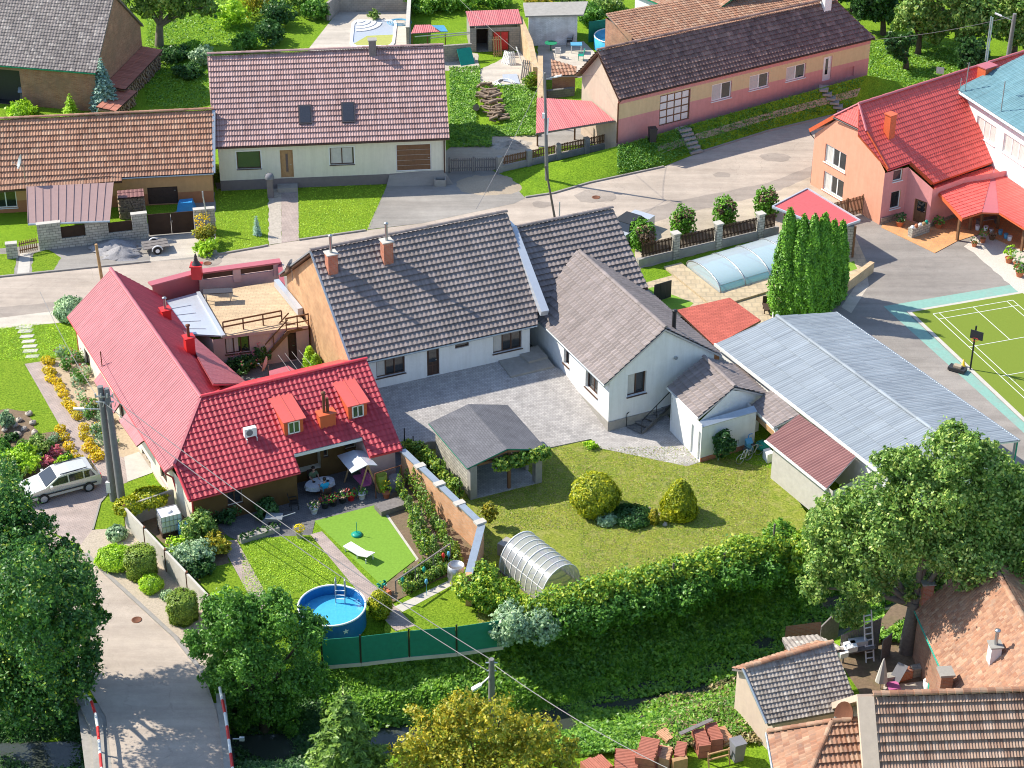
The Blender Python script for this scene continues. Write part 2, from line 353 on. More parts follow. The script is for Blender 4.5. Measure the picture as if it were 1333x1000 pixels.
# ------------------------------------------------------------------ walls with real openings
class House:
 def __init__(s,name,label,cat,loc,wallmat,group=None):
  s.t=thing(name,label,cat,loc,group);s.w=MB();s.mat=wallmat if isinstance(wallmat,list)else[wallmat]
 def wall(s,a,b,z1,z0=0.0,peak=None,ops=(),m=0,bands=()):
  """a->b left to right seen from outside; z1 height or (za, zb); peak: (u fraction, z) gable top; bands: (z, m) colour starts"""
  a,b=Vector(a[:2]),Vector(b[:2]);L=(b-a).length;u=(b-a)/L;n=Vector((u.y,-u.x))
  za,zb=z1 if isinstance(z1,tuple)else(z1,z1);pks=[peak]if isinstance(peak,tuple)else(peak or[]);zmax=max([za,zb]+[q[1]for q in pks])
  rects=[]
  for o in ops:
   (u0,t1),(u1,t0)=onwall(a,b,*o['tl']),onwall(a,b,*o['br'])
   if 'h' in o:t0=t1-o['h']
   if o.get('z0')is not None:t0=o['z0']
   u0=max(.05,min(u0,L-.1));u1=max(u0+.1,min(u1,L-.05));t1=min(t1,zmax-.02);rects.append((u0,u1,t0,t1,o))
  cu=sorted({0,L}|{r[0]for r in rects}|{r[1]for r in rects});cz=sorted({z0,zmax}|{r[2]for r in rects}|{r[3]for r in rects}|{q[0]for q in bands if z0<q[0]<zmax})
  bm=bmesh.new();vd={};mats={}
  def V(uu,zz):
   k=(round(uu,4),round(zz,4))
   if k not in vd:vd[k]=bm.verts.new((a.x+u.x*uu,a.y+u.y*uu,zz))
   return vd[k]
  for i in range(len(cu)-1):
   for j in range(len(cz)-1):
    mu,mz=(cu[i]+cu[i+1])/2,(cz[j]+cz[j+1])/2
    if any(r[0]<mu<r[1]and r[2]<mz<r[3]for r in rects):continue
    f=bm.faces.new((V(cu[i],cz[j]),V(cu[i+1],cz[j]),V(cu[i+1],cz[j+1]),V(cu[i],cz[j+1])));mm=m
    for bz,bmi in bands:
     if mz>bz:mm=bmi
    f.material_index=mm
  tops=[(0,za)]+[(q[0]*L,q[1])for q in pks]+[(L,zb)]
  if za!=zb or peak:
   for(ua,ta),(ub,tb)in zip(tops[:-1],tops[1:]):
    d=Vector((u.x*(ub-ua),u.y*(ub-ua),tb-ta)).normalized();nn=Vector((n.x,n.y,0));up=d.cross(nn)
    if up.z<0:up=-up
    bmesh.ops.bisect_plane(bm,geom=bm.verts[:]+bm.edges[:]+bm.faces[:],plane_co=(a.x+u.x*ua,a.y+u.y*ua,ta),plane_no=up,clear_outer=True,dist=1e-5)
  bm.verts.index_update();vs=[tuple(q.co)for q in bm.verts]
  for f in bm.faces:s.w.add([vs[q.index]for q in f.verts],[tuple(range(len(f.verts)))],f.material_index)
  bm.free()
  for u0,u1,t0,t1,o in rects:s.opening(a,u,n,u0,u1,t0,t1,o)
  return a,u,n
 def opening(s,a,u,n,u0,u1,z0,z1,o):
  dp=o.get('deep',.16);U=Vector((u.x,u.y,0));Nn=Vector((n.x,n.y,0));A=Vector((a.x,a.y,0))
  def pt(uu,zz,d):return A+U*uu+Nn*d+Vector((0,0,zz))
  q=[(u0,z0),(u1,z0),(u1,z1),(u0,z1)]
  for i in range(4):
   (ua,ta),(ub,tb)=q[i],q[(i+1)%4]
   s.w.quad(pt(ub,tb,0),pt(ua,ta,0),pt(ua,ta,-dp),pt(ub,tb,-dp),o.get('mr',0))
  kind=o.get('kind','window');fm=o.get('frame',MATS['frame_white']);fw=o.get('fw',.07)
  if kind=='hole':
   s.w.quad(pt(u0,z0,-dp),pt(u1,z0,-dp),pt(u1,z1,-dp),pt(u0,z1,-dp),o.get('mb',0));return
  fr=MB()
  def beam(ua,ub,za,zb,d0,d1,mb=fr,m=0):
   mb.hexa([pt(ua,za,d1),pt(ub,za,d1),pt(ub,za,d0),pt(ua,za,d0),pt(ua,zb,d1),pt(ub,zb,d1),pt(ub,zb,d0),pt(ua,zb,d0)],m)
  e=.004;bk,ft=-dp+.005,-dp+.07
  beam(u0+e,u0+fw,z0+e,z1-e,bk,ft);beam(u1-fw,u1-e,z0+e,z1-e,bk,ft)
  beam(u0+fw,u1-fw,z1-fw,z1-e,bk,ft);beam(u0+fw,u1-fw,z0+e,z0+fw,bk,ft)
  k=o.get('n',2);iw=(u1-u0-2*fw)/k
  if kind=='window':
   for i in range(1,k):x=u0+fw+iw*i;beam(x-fw*.55,x+fw*.55,z0+fw,z1-fw,bk,ft-.004)
   for r_ in range(1,o.get('rows',1)):zz=z0+(z1-z0)*r_/o['rows'];beam(u0+fw,u1-fw,zz-fw*.35,zz+fw*.35,bk,ft-.008)
   if o.get('surround'):
    sw=o['surround'][0];s_m=MB()
    for ua,ub,za,zb in((u0-sw,u0,z0-sw,z1+sw),(u1,u1+sw,z0-sw,z1+sw),(u0,u1,z1,z1+sw),(u0,u1,z0-sw,z0)):beam(ua,ub,za,zb,.0,.02,s_m)
   f=fr.build('window',fm,s.t,o.get('label'))
   g=MB();g.quad(pt(u0+e,z0+e,-dp+.03),pt(u1-e,z0+e,-dp+.03),pt(u1-e,z1-e,-dp+.03),pt(u0+e,z1-e,-dp+.03));g.build('pane',o.get('glass',MATS['glass']),f)
   if o.get('surround'):s_m.build('surround',o['surround'][1],f)
   if o.get('curtain'):
    cu=MB();cu_w=(u1-u0)*o['curtain'];nz=10
    for i in range(nz):
     x0=u0+fw+cu_w*i/nz;x1=u0+fw+cu_w*(i+1)/nz
     cu.quad(pt(x0,z0+fw,-dp+.034+.008*(i%2)),pt(x1,z0+fw,-dp+.042-.008*(i%2)),pt(x1,z1-fw,-dp+.042-.008*(i%2)),pt(x0,z1-fw,-dp+.034+.008*(i%2)))
    cu.build('curtain',MATS['curtain'],f)
   if o.get('sill',True):
    sm_=MB();beam(u0-.06,u1+.06,z0-.05,z0-.005,-dp+.06,.09,sm_);sm_.build('sill',o.get('sillmat',fm),f)
  else:
   beam(u0+fw,u1-fw,z0+fw*.3,z1-fw,bk,bk+.03)
   f=fr.build('garage_door' if kind=='garage' else 'door',fm,s.t,o.get('label'))
   pn=MB();nn=o.get('n',1);rr=o.get('rows',1)
   for i in range(nn):
    for j in range(rr):
     w_=(u1-u0-2*fw)/nn;h_=(z1-z0-1.4*fw)/rr;x0=u0+fw+w_*i;y0=z0+.4*fw+h_*j;g_=o.get('gap',.05)
     beam(x0+g_,x0+w_-g_,y0+g_,y0+h_-g_,bk+.03,bk+.05,pn)
   pn.build('panel',o.get('panel',fm),f)
   if o.get('light'):
    l0,l1,h0,h1=o['light'];g=MB();W_,H_=u1-u0,z1-z0;beam(u0+W_*l0,u0+W_*l1,z0+H_*h0,z0+H_*h1,bk+.05,bk+.06,g);g.build('pane',o.get('glass',MATS['glass']),f)
   hd=MB();xh=u1-fw-.08 if o.get('hr',True)else u0+fw+.08;hd.bar(pt(xh,z0+1.05,ft+.02),pt(xh-.12,z0+1.05,ft+.02),.03);hd.bar(pt(xh,z0+1.05,bk+.04),pt(xh,z0+1.05,ft+.03),.025);hd.build('handle',MATS['steel'],f)
 def done(s,name='wall'):return s.w.build(name,s.mat,s.t)
 def part(s,name,mb,mats,label=None):return mb.build(name,mats,s.t,label)
SOFT=('lawn','garden_soil','gravel_bed','verge','dry_verge','road_edge','gravel_strip','yard')
def flat(name,pts,z,mat,th=None):
 """a ground sheet drawn from picture points"""
 b=MB();q=[P(*p)if len(p)==2 else Vector(p)for p in pts]
 if name in SOFT:
  q2=[]
  for i in range(len(q)):
   a,c=q[i],q[(i+1)%len(q)];L=(c-a).length;k=max(1,min(60,int(L/.45)));e=(c-a).cross(Vector((0,0,1))).normalized()if L>.01 else Vector()
   for j in range(k):q2.append(a.lerp(c,j/k)+(e*random.uniform(-.07,.07)if j else Vector()))
  q=q2
 n=len(q);ar=sum(q[i].x*q[(i+1)%n].y-q[(i+1)%n].x*q[i].y for i in range(n))
 if ar<0:q=q[::-1]
 from mathutils.geometry import tessellate_polygon
 if th:b.prism([(p.x,p.y)for p in q],z-th,z,0,top=False)
 vs=[(p.x,p.y,z)for p in q];tr=tessellate_polygon([[Vector(v)for v in vs]])
 for t_ in tr:
  a_,b_,c_=(Vector(vs[i])for i in t_);b.add([vs[i]for i in(t_ if(b_-a_).cross(c_-a_).z>0 else t_[::-1])],[(0,1,2)])
 return struct(name,b,mat)
# ------------------------------------------------------------------ foliage
def leaf_object(name,C,S,Nrm,mat,parent=None,aspect=.55):
 """one rhombic leaf per row: centres C, sizes S, facing normals Nrm"""
 n=len(C);Nrm=Nrm/np.linalg.norm(Nrm,axis=1,keepdims=True);r=RNG.normal(size=(n,3));X=np.cross(Nrm,r);X/=np.linalg.norm(X,axis=1,keepdims=True);Y=np.cross(Nrm,X)
 S=S.reshape(-1,1);V=np.empty((n,4,3));bend=Nrm*S*.12
 V[:,0]=C-X*S-bend;V[:,1]=C+Y*S*aspect;V[:,2]=C+X*S-bend;V[:,3]=C-Y*S*aspect
 V=V.reshape(-1,3)
 if parent:off=np.array(parent.location)
 else:off=np.array([C[:,0].mean(),C[:,1].mean(),C[:,2].min()])
 me=bpy.data.meshes.new(name);me.vertices.add(4*n);me.vertices.foreach_set('co',(V-off).ravel())
 me.loops.add(4*n);me.loops.foreach_set('vertex_index',np.arange(4*n));me.polygons.add(n)
 me.polygons.foreach_set('loop_start',np.arange(0,4*n,4));me.polygons.foreach_set('loop_total',np.full(n,4));me.update()
 for m_ in(mat if isinstance(mat,(list,tuple))else[mat]):me.materials.append(m_)
 o=bpy.data.objects.new(name,me);link(o)
 if parent:o.parent=parent;ROOT[o]=off.tolist()
 else:o.location=off;ROOT[o]=off.tolist()
 return o
def unit(n):
 d=RNG.normal(size=(n,3));return d/np.linalg.norm(d,axis=1,keepdims=True)
def crown_pts(lobes,n,per=14,spread=.16,inner=.25,up=.3,bottom=-1.0):
 """leaf centres in clumps over the shells of ellipsoidal lobes (x, y, z, r[, rz])"""
 L=np.array([(l[0],l[1],l[2],l[3],l[4]if len(l)>4 else l[3])for l in lobes],dtype=float);wt=L[:,3]**2;wt/=wt.sum()
 m=max(1,n//per);li=RNG.choice(len(L),m,p=wt);d=unit(m);d[:,2]=np.where(d[:,2]<bottom,-d[:,2],d[:,2])
 rad=np.where(RNG.random(m)<inner,RNG.uniform(.3,.8,m),RNG.uniform(.82,1.08,m)).reshape(-1,1)
 sc=np.stack([L[li,3],L[li,3],L[li,4]],1);cc=L[li,:3]+d*sc*rad
 C=np.repeat(cc,per,0);D=np.repeat(d,per,0);rr=np.repeat(L[li,3],per).reshape(-1,1);csz=np.repeat(RNG.uniform(.5,1.4,m),per).reshape(-1,1)
 C=C+RNG.normal(size=C.shape)*spread*csz*np.minimum(rr,2.2)
 Nn=D*.9+unit(len(C))*.9+np.array([0,0,up]);return C,Nn
def lobes_for(c,R,H,n,lr=(.35,.55),flat_=1.0,seed=0):
 """sub-lobes filling an overall crown ellipsoid centred c"""
 rs=random.Random(seed);out=[(c[0],c[1],c[2],R*.62,H*.62)]
 for i in range(n):
  a=2*math.pi*(i*.618+rs.random()*.2);z=-0.75+1.6*((i+.5)/n);z=max(-.8,min(.85,z));q=math.sqrt(max(0,1-z*z))*rs.uniform(.62,.9)
  r=R*rs.uniform(*lr);out.append((c[0]+math.cos(a)*R*q*.78,c[1]+math.sin(a)*R*q*.78,c[2]+z*H*.62,r,r*flat_*H/R if H<R else r*flat_))
 return out
def tree(name,label,base,R,H,zc,n,leaf,mat,bark,nl=12,lr=(.3,.5),seed=1,trunk=.2,group=None,per=14,spread=.15,inner=.22,lobes=None,limbs=6):
 t=thing(name,label,'tree',base,group);c=(base[0],base[1],base[2]+zc);L=lobes or lobes_for(c,R,H,nl,lr,seed=seed)
 C,Nn=crown_pts(L,n,per,spread,inner);S=RNG.uniform(.6,1.3,len(C))*leaf
 leaf_object('crown',C,S,Nn,mat,t)
 tb=MB();rs=random.Random(seed+5);top=Vector((base[0],base[1],base[2]+zc*.8));b=Vector(base)
 tb.tube([b,b+(top-b)*.35+Vector((rs.uniform(-.1,.1),rs.uniform(-.1,.1),0)),top],[trunk,trunk*.75,trunk*.45],8)
 for i in range(min(limbs,len(L)-1)):
  l=L[1+i*(len(L)-1)//max(1,limbs)];s0=b+(top-b)*rs.uniform(.35,.75);e=Vector(l[:3]);mid=(s0+e)/2+Vector((0,0,rs.uniform(.0,.3)))
  tb.tube([s0,mid,e],[trunk*.42,trunk*.28,trunk*.1],6)
 tb.build('trunk',bark,t);return t
def shrub(name,label,cat,base,R,H,n,leaf,mat,group=None,per=10,spread=.1,inner=.2,lobes=None,nl=7,seed=2,up=.3,lift=0):
 c=(base[0],base[1],base[2]+H*.5+lift);L=lobes or lobes_for(c,R,H*.55,nl,(.4,.6),seed=seed)
 C,Nn=crown_pts(L,n,per,spread,inner,up);C[:,2]=np.maximum(C[:,2],base[2]+.02)
 o=leaf_object(name,C,RNG.uniform(.6,1.3,len(C))*leaf,Nn,mat);return tag(o,label,cat,group)
# ================================================================== materials of this place
glassmat('glass',(.02,.025,.03));glassmat('glass_green',(.03,.06,.05));glassmat('skylight_glass',(.035,.037,.045),.12)
glassmat('frame_white_gloss',(.8,.8,.78),.3)
plain('frame_white',(.75,.75,.73),.45,.04);plain('frame_brown',(.09,.045,.03),.5,.15);plain('frame_dark',(.05,.045,.05),.5,.1)
plain('curtain',(.55,.53,.5),.9,.1);plain('steel',(.45,.46,.47),.35,.05,metal=.8);plain('zinc',(.45,.5,.54),.4,.12,metal=.6)
plain('white_paint',(.74,.74,.72),.5,.05);plain('black_metal',(.02,.02,.022),.5,.1);plain('rust',(.16,.06,.03),.8,.3)
plain('cream_wall',(.74,.7,.57),.9,.05,bmp=.15);plain('grey_plinth',(.2,.17,.17),.9,.12,bmp=.2)
plain('orange_wall',(.56,.31,.14),.9,.07,bmp=.15,dirt=((.42,.24,.12),.4));plain('orange_dark',(.42,.17,.08),.9,.1)
plain('white_wall',(.78,.78,.77),.9,.035,bmp=.12,dirt=((.5,.5,.5),.2));plain('stone_plinth',(.33,.31,.28),.9,.14,bmp=.3)
plain('pink_wall',(.64,.3,.28),.9,.07,bmp=.15);plain('yellow_wall',(.68,.53,.3),.9,.06,bmp=.15);plain('beige_gable',(.58,.46,.36),.9,.08,bmp=.15,dirt=((.45,.35,.3),.35))
plain('salmon_wall',(.7,.33,.22),.9,.05,bmp=.15,dirt=((.6,.25,.15),.3));plain('rose_wall',(.7,.29,.28),.9,.05,bmp=.15)
plain('bright_white',(.78,.78,.76),.8,.04);plain('yellow_render',(.62,.6,.34),.9,.05);plain('lime_trim',(.5,.42,.05),.8,.1)
plain('orange_trim',(.6,.12,.045),.5,.08);plain('concrete',(.34,.32,.29),.9,.16,bmp=.3,dirt=((.22,.21,.19),.5));plain('pale_concrete',(.5,.47,.42),.9,.12,bmp=.25)
plain('kerb',(.3,.28,.26),.9,.15,bmp=.3);plain('wood_brown',(.2,.1,.05),.75,.25,5,bmp=.2);plain('wood_dark',(.07,.04,.03),.75,.25,5,bmp=.2)
plain('wood_grey',(.2,.18,.17),.85,.3,6,bmp=.3);plain('wood_raw',(.42,.25,.12),.8,.2,5,bmp=.2);plain('log',(.3,.22,.16),.9,.4,8,bmp=.4)
plain('bark',(.1,.075,.055),.95,.35,6,bmp=.6);plain('bark_pale',(.2,.17,.14),.95,.3,6,bmp=.6)
plain('flat_shingle',(.13,.13,.14),.95,.2,14,bmp=.3);plain('red_shingle',(.52,.13,.1),.9,.14,6,bmp=.3);plain('rose_felt',(.5,.1,.11),.9,.1,6,bmp=.2)
plain('brown_sheet',(.36,.24,.22),.4,.06,metal=.15);plain('white_sheet',(.52,.56,.62),.35,.07,metal=.3);plain('plaster_pink',(.6,.42,.4),.9,.08,bmp=.15)
plain('terracotta',(.5,.17,.08),.8,.15);plain('plastic_green',(.02,.25,.12),.4,.1);plain('plastic_teal',(.01,.3,.22),.4,.08);plain('plastic_white',(.8,.8,.8),.35,.03)
plain('blue_tarp',(.03,.25,.55),.4,.15,bmp=.3);plain('net_green',(.01,.2,.13),.7,.15,4);plain('plastic_and_shade_black',(.03,.032,.035),.5,.1)
plain('red_paint',(.6,.03,.03),.45,.08);plain('yellow_plastic',(.7,.45,.02),.4,.05);plain('rubber',(.015,.015,.015),.7,.1)
plain('pole_concrete',(.19,.19,.19),.9,.16,4,bmp=.3,dirt=((.16,.16,.15),.5));plain('pole_wood',(.14,.12,.1),.9,.25,5,bmp=.4);plain('wire',(.25,.24,.24),.5,.05)
plain('sand',(.42,.34,.25),.95,.15,8,bmp=.5);plain('gravel_heap',(.34,.33,.34),.95,.35,14,bmp=1.0);plain('rock',(.45,.4,.34),.9,.3,5,bmp=.5)
plain('skin',(.5,.28,.2),.6,.05);plain('hair_dark',(.02,.012,.01),.7,.2);plain('shirt_blue',(.02,.4,.6),.85,.08);plain('shirt_olive',(.12,.16,.09),.85,.12);plain('trousers',(.03,.035,.05),.9,.1)
plain('fabric_grey',(.2,.2,.22),.9,.12);plain('fabric_red',(.55,.05,.07),.85,.3,9);plain('fabric_pink',(.5,.12,.3),.85,.1)
brickmat('brick_old',(.3,.13,.08),(.4,.2,.12),(.3,.26,.22),dirt=((.2,.14,.1),.5));brickmat('brick_ochre',(.56,.33,.17),(.48,.26,.13),(.5,.36,.24),.3,.15,bmp=.25)
brickmat('brick_red',(.42,.13,.07),(.5,.18,.1),(.4,.3,.25),.24,.08);brickmat('block_grey',(.36,.32,.28),(.3,.28,.25),(.24,.23,.21),.4,.2);brickmat('block_dark',(.2,.19,.18),(.16,.155,.15),(.12,.12,.12),.4,.2)
brickmat('split_stone',(.5,.47,.4),(.36,.34,.3),(.2,.19,.17),.42,.2,bmp=1.0);brickmat('white_brick',(.82,.83,.86),(.72,.73,.76),(.52,.53,.56),.28,.09,bmp=1.0,dirt=((.4,.38,.36),.4))
brickmat('brick_yellow',(.52,.36,.2),(.58,.42,.26),(.42,.34,.24),.28,.09);brickmat('stone_rough',(.34,.26,.2),(.25,.2,.16),(.16,.13,.11),.5,.22,bmp=1.2)
brickmat('paver_small',(.44,.35,.31),(.38,.31,.28),(.25,.21,.19),.21,.11,bmp=.3);brickmat('paver_terrace',(.58,.43,.27),(.52,.39,.25),(.4,.3,.2),.4,.2,bmp=.3)
brickmat('paver_grey',(.48,.45,.43),(.36,.34,.33),(.28,.265,.25),.19,.13,bmp=.4);brickmat('paver_dark',(.2,.19,.19),(.15,.145,.15),(.1,.1,.1),.22,.11,bmp=.4)
brickmat('paver_beige',(.5,.4,.27),(.47,.38,.255),(.4,.33,.23),.6,.6,bmp=.2);brickmat('cladding',(.34,.19,.06),(.38,.22,.08),(.14,.08,.03),.13,6.0,bmp=.8)
brickmat('orange_tiles',(.66,.33,.14),(.62,.3,.13),(.5,.28,.15),.3,.3,bmp=.1);brickmat('fence_planks',(.17,.1,.07),(.13,.08,.06),(.05,.03,.02),.12,4.0,bmp=.8)
tilemat('tile_brown',[(.38,.235,.215),(.45,.29,.27),(.49,.33,.31),(.4,.25,.23)]);tilemat('tile_orange',[(.33,.16,.1),(.46,.25,.16),(.38,.2,.135),(.5,.3,.2)])
tilemat('tile_grey',[(.25,.21,.2),(.29,.245,.235),(.23,.195,.185),(.265,.225,.215)]);tilemat('tile_old_dark',[(.16,.1,.09),(.27,.17,.145),(.19,.12,.105),(.34,.22,.18)],moss=((.08,.055,.05),.5))
tilemat('tile_barn',[(.2,.175,.17),(.26,.225,.215),(.16,.14,.14),(.36,.32,.3)],moss=((.1,.09,.085),.5),lich=.6);tilemat('tile_clay',[(.36,.17,.1),(.43,.24,.15),(.3,.145,.09),(.47,.3,.2)],moss=((.22,.15,.12),.6),lich=.2)
tilemat('tile_clay_striped',[(.3,.185,.13),(.4,.28,.21),(.24,.14,.1),(.45,.33,.26)]);tilemat('tile_shed',[(.34,.3,.26),(.42,.37,.33),(.26,.22,.19),(.5,.45,.4)],moss=((.16,.13,.11),.5),lich=.3)
tilemat('metal_red',[(.46,.045,.065),(.5,.055,.075)],.5,spec=.4);tilemat('metal_rose',[(.43,.12,.14),(.47,.14,.16)],.45,spec=.5);tilemat('metal_salmon',[(.72,.11,.09),(.76,.12,.1)],.4,spec=.5)
tilemat('corrugated_red',[(.56,.14,.15),(.6,.18,.18)],.5,spec=.4);tilemat('metal_teal',[(.13,.26,.3),(.16,.3,.34)],.5,spec=.5);tilemat('metal_brown',[(.26,.12,.11),(.29,.14,.125)],.4,spec=.5)
tilemat('eternit',[(.3,.33,.37),(.38,.41,.45),(.33,.36,.4),(.43,.46,.5)],.55)
plain('metal_red_flat',(.62,.055,.07),.35,.05,spec=.5);plain('metal_rose_flat',(.45,.12,.14),.4,.05,spec=.5)
leafmat('leaf_maple',[(.015,.05,.015),(.03,.09,.02),(.06,.14,.025),(.2,.24,.03)],pos=[0,.45,.9,1.0]);leafmat('leaf_green',[(.03,.09,.015),(.06,.15,.02),(.1,.2,.03)])
leafmat('leaf_walnut',[(.045,.1,.02),(.085,.16,.03),(.14,.22,.05),(.24,.28,.08)]);leafmat('leaf_yellowing',[(.07,.12,.014),(.24,.2,.018),(.13,.17,.018),(.34,.25,.02)])
leafmat('leaf_spruce',[(.035,.075,.012),(.07,.13,.018),(.12,.19,.03)],.15);tilemat('rust_sheet',[(.42,.16,.11),(.5,.2,.14)]);leafmat('leaf_blue_spruce',[(.12,.2,.18),(.2,.3,.27),(.08,.15,.12)],.1)
leafmat('leaf_cypress',[(.035,.1,.01),(.07,.17,.015),(.11,.23,.02)],.12);leafmat('leaf_gold',[(.08,.13,.01),(.19,.215,.01),(.32,.3,.015)],.3);leafmat('leaf_lime',[(.1,.2,.015),(.2,.32,.02),(.3,.42,.03)],.3)
leafmat('leaf_box',[(.05,.09,.012),(.1,.16,.02),(.17,.22,.03)],.15);leafmat('leaf_brown',[(.08,.05,.03),(.13,.085,.055),(.17,.12,.085)],.2);leafmat('leaf_hedge',[(.04,.11,.012),(.09,.18,.02),(.17,.24,.02),(.26,.28,.03)])
leafmat('leaf_grey',[(.1,.17,.1),(.18,.26,.16),(.26,.33,.22)],.25);leafmat('leaf_weed',[(.045,.115,.014),(.085,.185,.018),(.15,.25,.028)],.35);leafmat('leaf_dry',[(.13,.1,.055),(.2,.16,.08),(.08,.11,.025)],.2)
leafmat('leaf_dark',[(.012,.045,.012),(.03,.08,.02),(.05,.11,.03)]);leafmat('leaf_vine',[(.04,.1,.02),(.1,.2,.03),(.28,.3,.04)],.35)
leafmat('petal_orange',[(.8,.58,.01),(.85,.66,.02),(.7,.54,.01),(.2,.28,.03)],.2,pos=[0,.4,.85,1]);leafmat('petal_red',[(.6,.03,.05),(.65,.1,.12),(.1,.18,.03)],.2,pos=[0,.5,.9]);leafmat('petal_pink',[(.65,.1,.3),(.7,.25,.35),(.7,.3,.2)],.2)
leafmat('petal_white',[(.7,.65,.55),(.72,.45,.4),(.65,.5,.25)],.2);leafmat('petal_yellow',[(.85,.72,.02),(.9,.8,.03)],.2)
grassmat('lawn',(.12,.22,.014),(.17,.27,.018),(.24,.34,.028));grassmat('lawn_dry',(.15,.22,.025),(.23,.26,.035),(.32,.32,.07),dry=((.38,.33,.14),.6));grassmat('meadow',(.1,.2,.014),(.17,.3,.018),(.24,.38,.022),.6)
plain('turf',(.19,.34,.045),.9,.16,7,bmp=.3,spec=.1);plain('court_turf',(.175,.235,.035),.9,.07,12,spec=.1);grassmat('bank_soil',(.09,.075,.05),(.07,.1,.03),(.12,.1,.07))
def roadmat(name,c,crack=.35,patch=.15):
 m,t,b=_nt(name);v=geo(t);n1=noise(t,v,.12,5,.6);n2=noise(t,v,1.4,7,.75);n3=noise(t,v,30,2,.7);n7=noise(t,geo(t,(.1,1.0,1)),.9,5,.65)
 col=ramp(t,n1,[(.3,mul(c,1-patch)),(.7,mul(c,1+patch))]);col=mixc(t,1.0,col,ramp(t,n7,[(.35,(.84,.83,.82)),(.62,(1.06,1.06,1.05))]),'MULTIPLY');col=mixc(t,.8,col,ramp(t,n2,[(.3,(.86,.86,.86)),(.7,(1.1,1.09,1.07))]),'MULTIPLY')
 col=mixc(t,.8,col,ramp(t,n3,[(.3,(.8,.8,.8)),(.7,(1.18,1.18,1.18))]),'MULTIPLY')
 vo=N(t,'ShaderNodeTexVoronoi',Scale=.16);vo.feature='DISTANCE_TO_EDGE';wv=t.nodes.new('ShaderNodeVectorMath');wv.operation='ADD'
 nz=N(t,'ShaderNodeTexNoise',Scale=.7,Detail=5.0);t.links.new(v,nz.inputs['Vector']);sc=t.nodes.new('ShaderNodeVectorMath');sc.operation='SCALE';sc.inputs['Scale'].default_value=2.2
 t.links.new(nz.outputs['Color'],sc.inputs[0]);t.links.new(v,wv.inputs[0]);t.links.new(sc.outputs[0],wv.inputs[1]);t.links.new(wv.outputs[0],vo.inputs['Vector'])
 col=mixc(t,ramp(t,vo.outputs['Distance'],[(0,(crack,)*3),(.0035,(0,0,0))]),col,mul(c,.4))
 t.links.new(col,b.inputs['Base Color']);b.inputs['Roughness'].default_value=.92;b.inputs['Specular IOR Level'].default_value=.2;bump(t,b,n3,.5,.01);MATS[name]=m;return m
roadmat('road',(.44,.375,.32));roadmat('road_old',(.33,.285,.25));roadmat('yard_asphalt',(.29,.265,.245),.25,.12);roadmat('verge_dirt',(.46,.39,.31),.2,.2);roadmat('gravel_ground',(.3,.28,.26),0,.2);roadmat('pavement',(.52,.47,.41),.3,.1)
plain('gravel_beige',(.5,.42,.33),.95,.3,10,bmp=1.0);plain('gravel_white',(.62,.57,.5),.95,.25,12,bmp=1.0);plain('soil',(.2,.14,.09),.95,.3,5,bmp=.8,dirt=((.12,.14,.04),.5));plain('soil_pale',(.46,.36,.25),.95,.2,6,bmp=.7)
plain('teal_paint',(.22,.4,.34),.85,.12,4,dirt=((.3,.28,.26),.45));plain('court_line',(.72,.74,.68),.8,.06);plain('hose_blue',(.1,.35,.55),.5,.1)
# ================================================================== the ground, one sheet with the creek's channel
def ground():
 xs=list(np.arange(-400,-60,20.0))+list(np.arange(-60,60,1.0))+list(np.arange(60,401,20.0))
 ys=list(np.arange(0,60,5.0))+list(np.arange(60,106,.8))+list(np.arange(106,200,6.0))+list(np.arange(200,900,50.0))
 b=MB();vs=[];nx=len(xs)
 for y in ys:
  for x in xs:vs.append((x,y,hz(x,y)+(random.uniform(-.08,.08)if hz(x,y)<-.1 else-.01)))
 fs=[(j*nx+i,j*nx+i+1,(j+1)*nx+i+1,(j+1)*nx+i)for j in range(len(ys)-1)for i in range(nx-1)]
 b.add(vs,fs,0,sm=True);return struct('ground',b,MATS['meadow'])
ground()
def water():
 b=MB();L=[];R_=[]
 for i,c in enumerate(CREEK):
  d=(CREEK[min(i+1,len(CREEK)-1)]-CREEK[max(i-1,0)]).normalized();n=Vector((-d.y,d.x));L.append(c+n*1.5);R_.append(c-n*1.5)
 for i in range(len(CREEK)-1):b.quad((R_[i].x,R_[i].y,-2.95),(R_[i+1].x,R_[i+1].y,-2.95),(L[i+1].x,L[i+1].y,-2.95),(L[i].x,L[i].y,-2.95))
 m,t,bs=_nt('creek_water');bs.inputs['Base Color'].default_value=(.05,.06,.05,1);bs.inputs['Roughness'].default_value=.12;n=noise(t,geo(t),3,3);bump(t,bs,n,.3,.05)
 return struct('water',b,m)
water()
# ---- flat sheets of the setting, each a few millimetres above the one below
flat('road',[(-150,385),(0,361),(195,341),(340,321),(476,300),(549,291),(670,265),(684,257),(721,251),(767,238),(864,217),(915,197),(1000,171),(1108,145),(1200,116),(1333,80),(1500,40),(1500,90),(1333,125),(1200,175),(1060,236),(1000,262),(930,275),(880,285),(830,298),(700,328),(500,368),(400,385),(300,398),(81,410),(0,418),(-150,440)],.006,MATS['road'])
flat('road_edge',[(-150,418),(0,400),(90,392),(300,372),(500,340),(700,302),(830,276),(880,262),(930,252),(1000,238),(1060,215),(1060,236),(1000,262),(930,275),(880,285),(830,298),(700,328),(500,368),(400,385),(300,398),(81,410),(0,418),(-150,440)],.010,MATS['road_old'])
flat('pavement',[(-150,436),(0,414),(81,404),(88,414),(81,420),(0,428),(-150,450)],.014,MATS['pavement'])
flat('verge',[(830,296),(880,281),(930,269),(1000,254),(1062,228),(1064,240),(1110,262),(1105,300),(1010,308),(960,318),(870,341),(825,352)],.014,MATS['verge_dirt'])
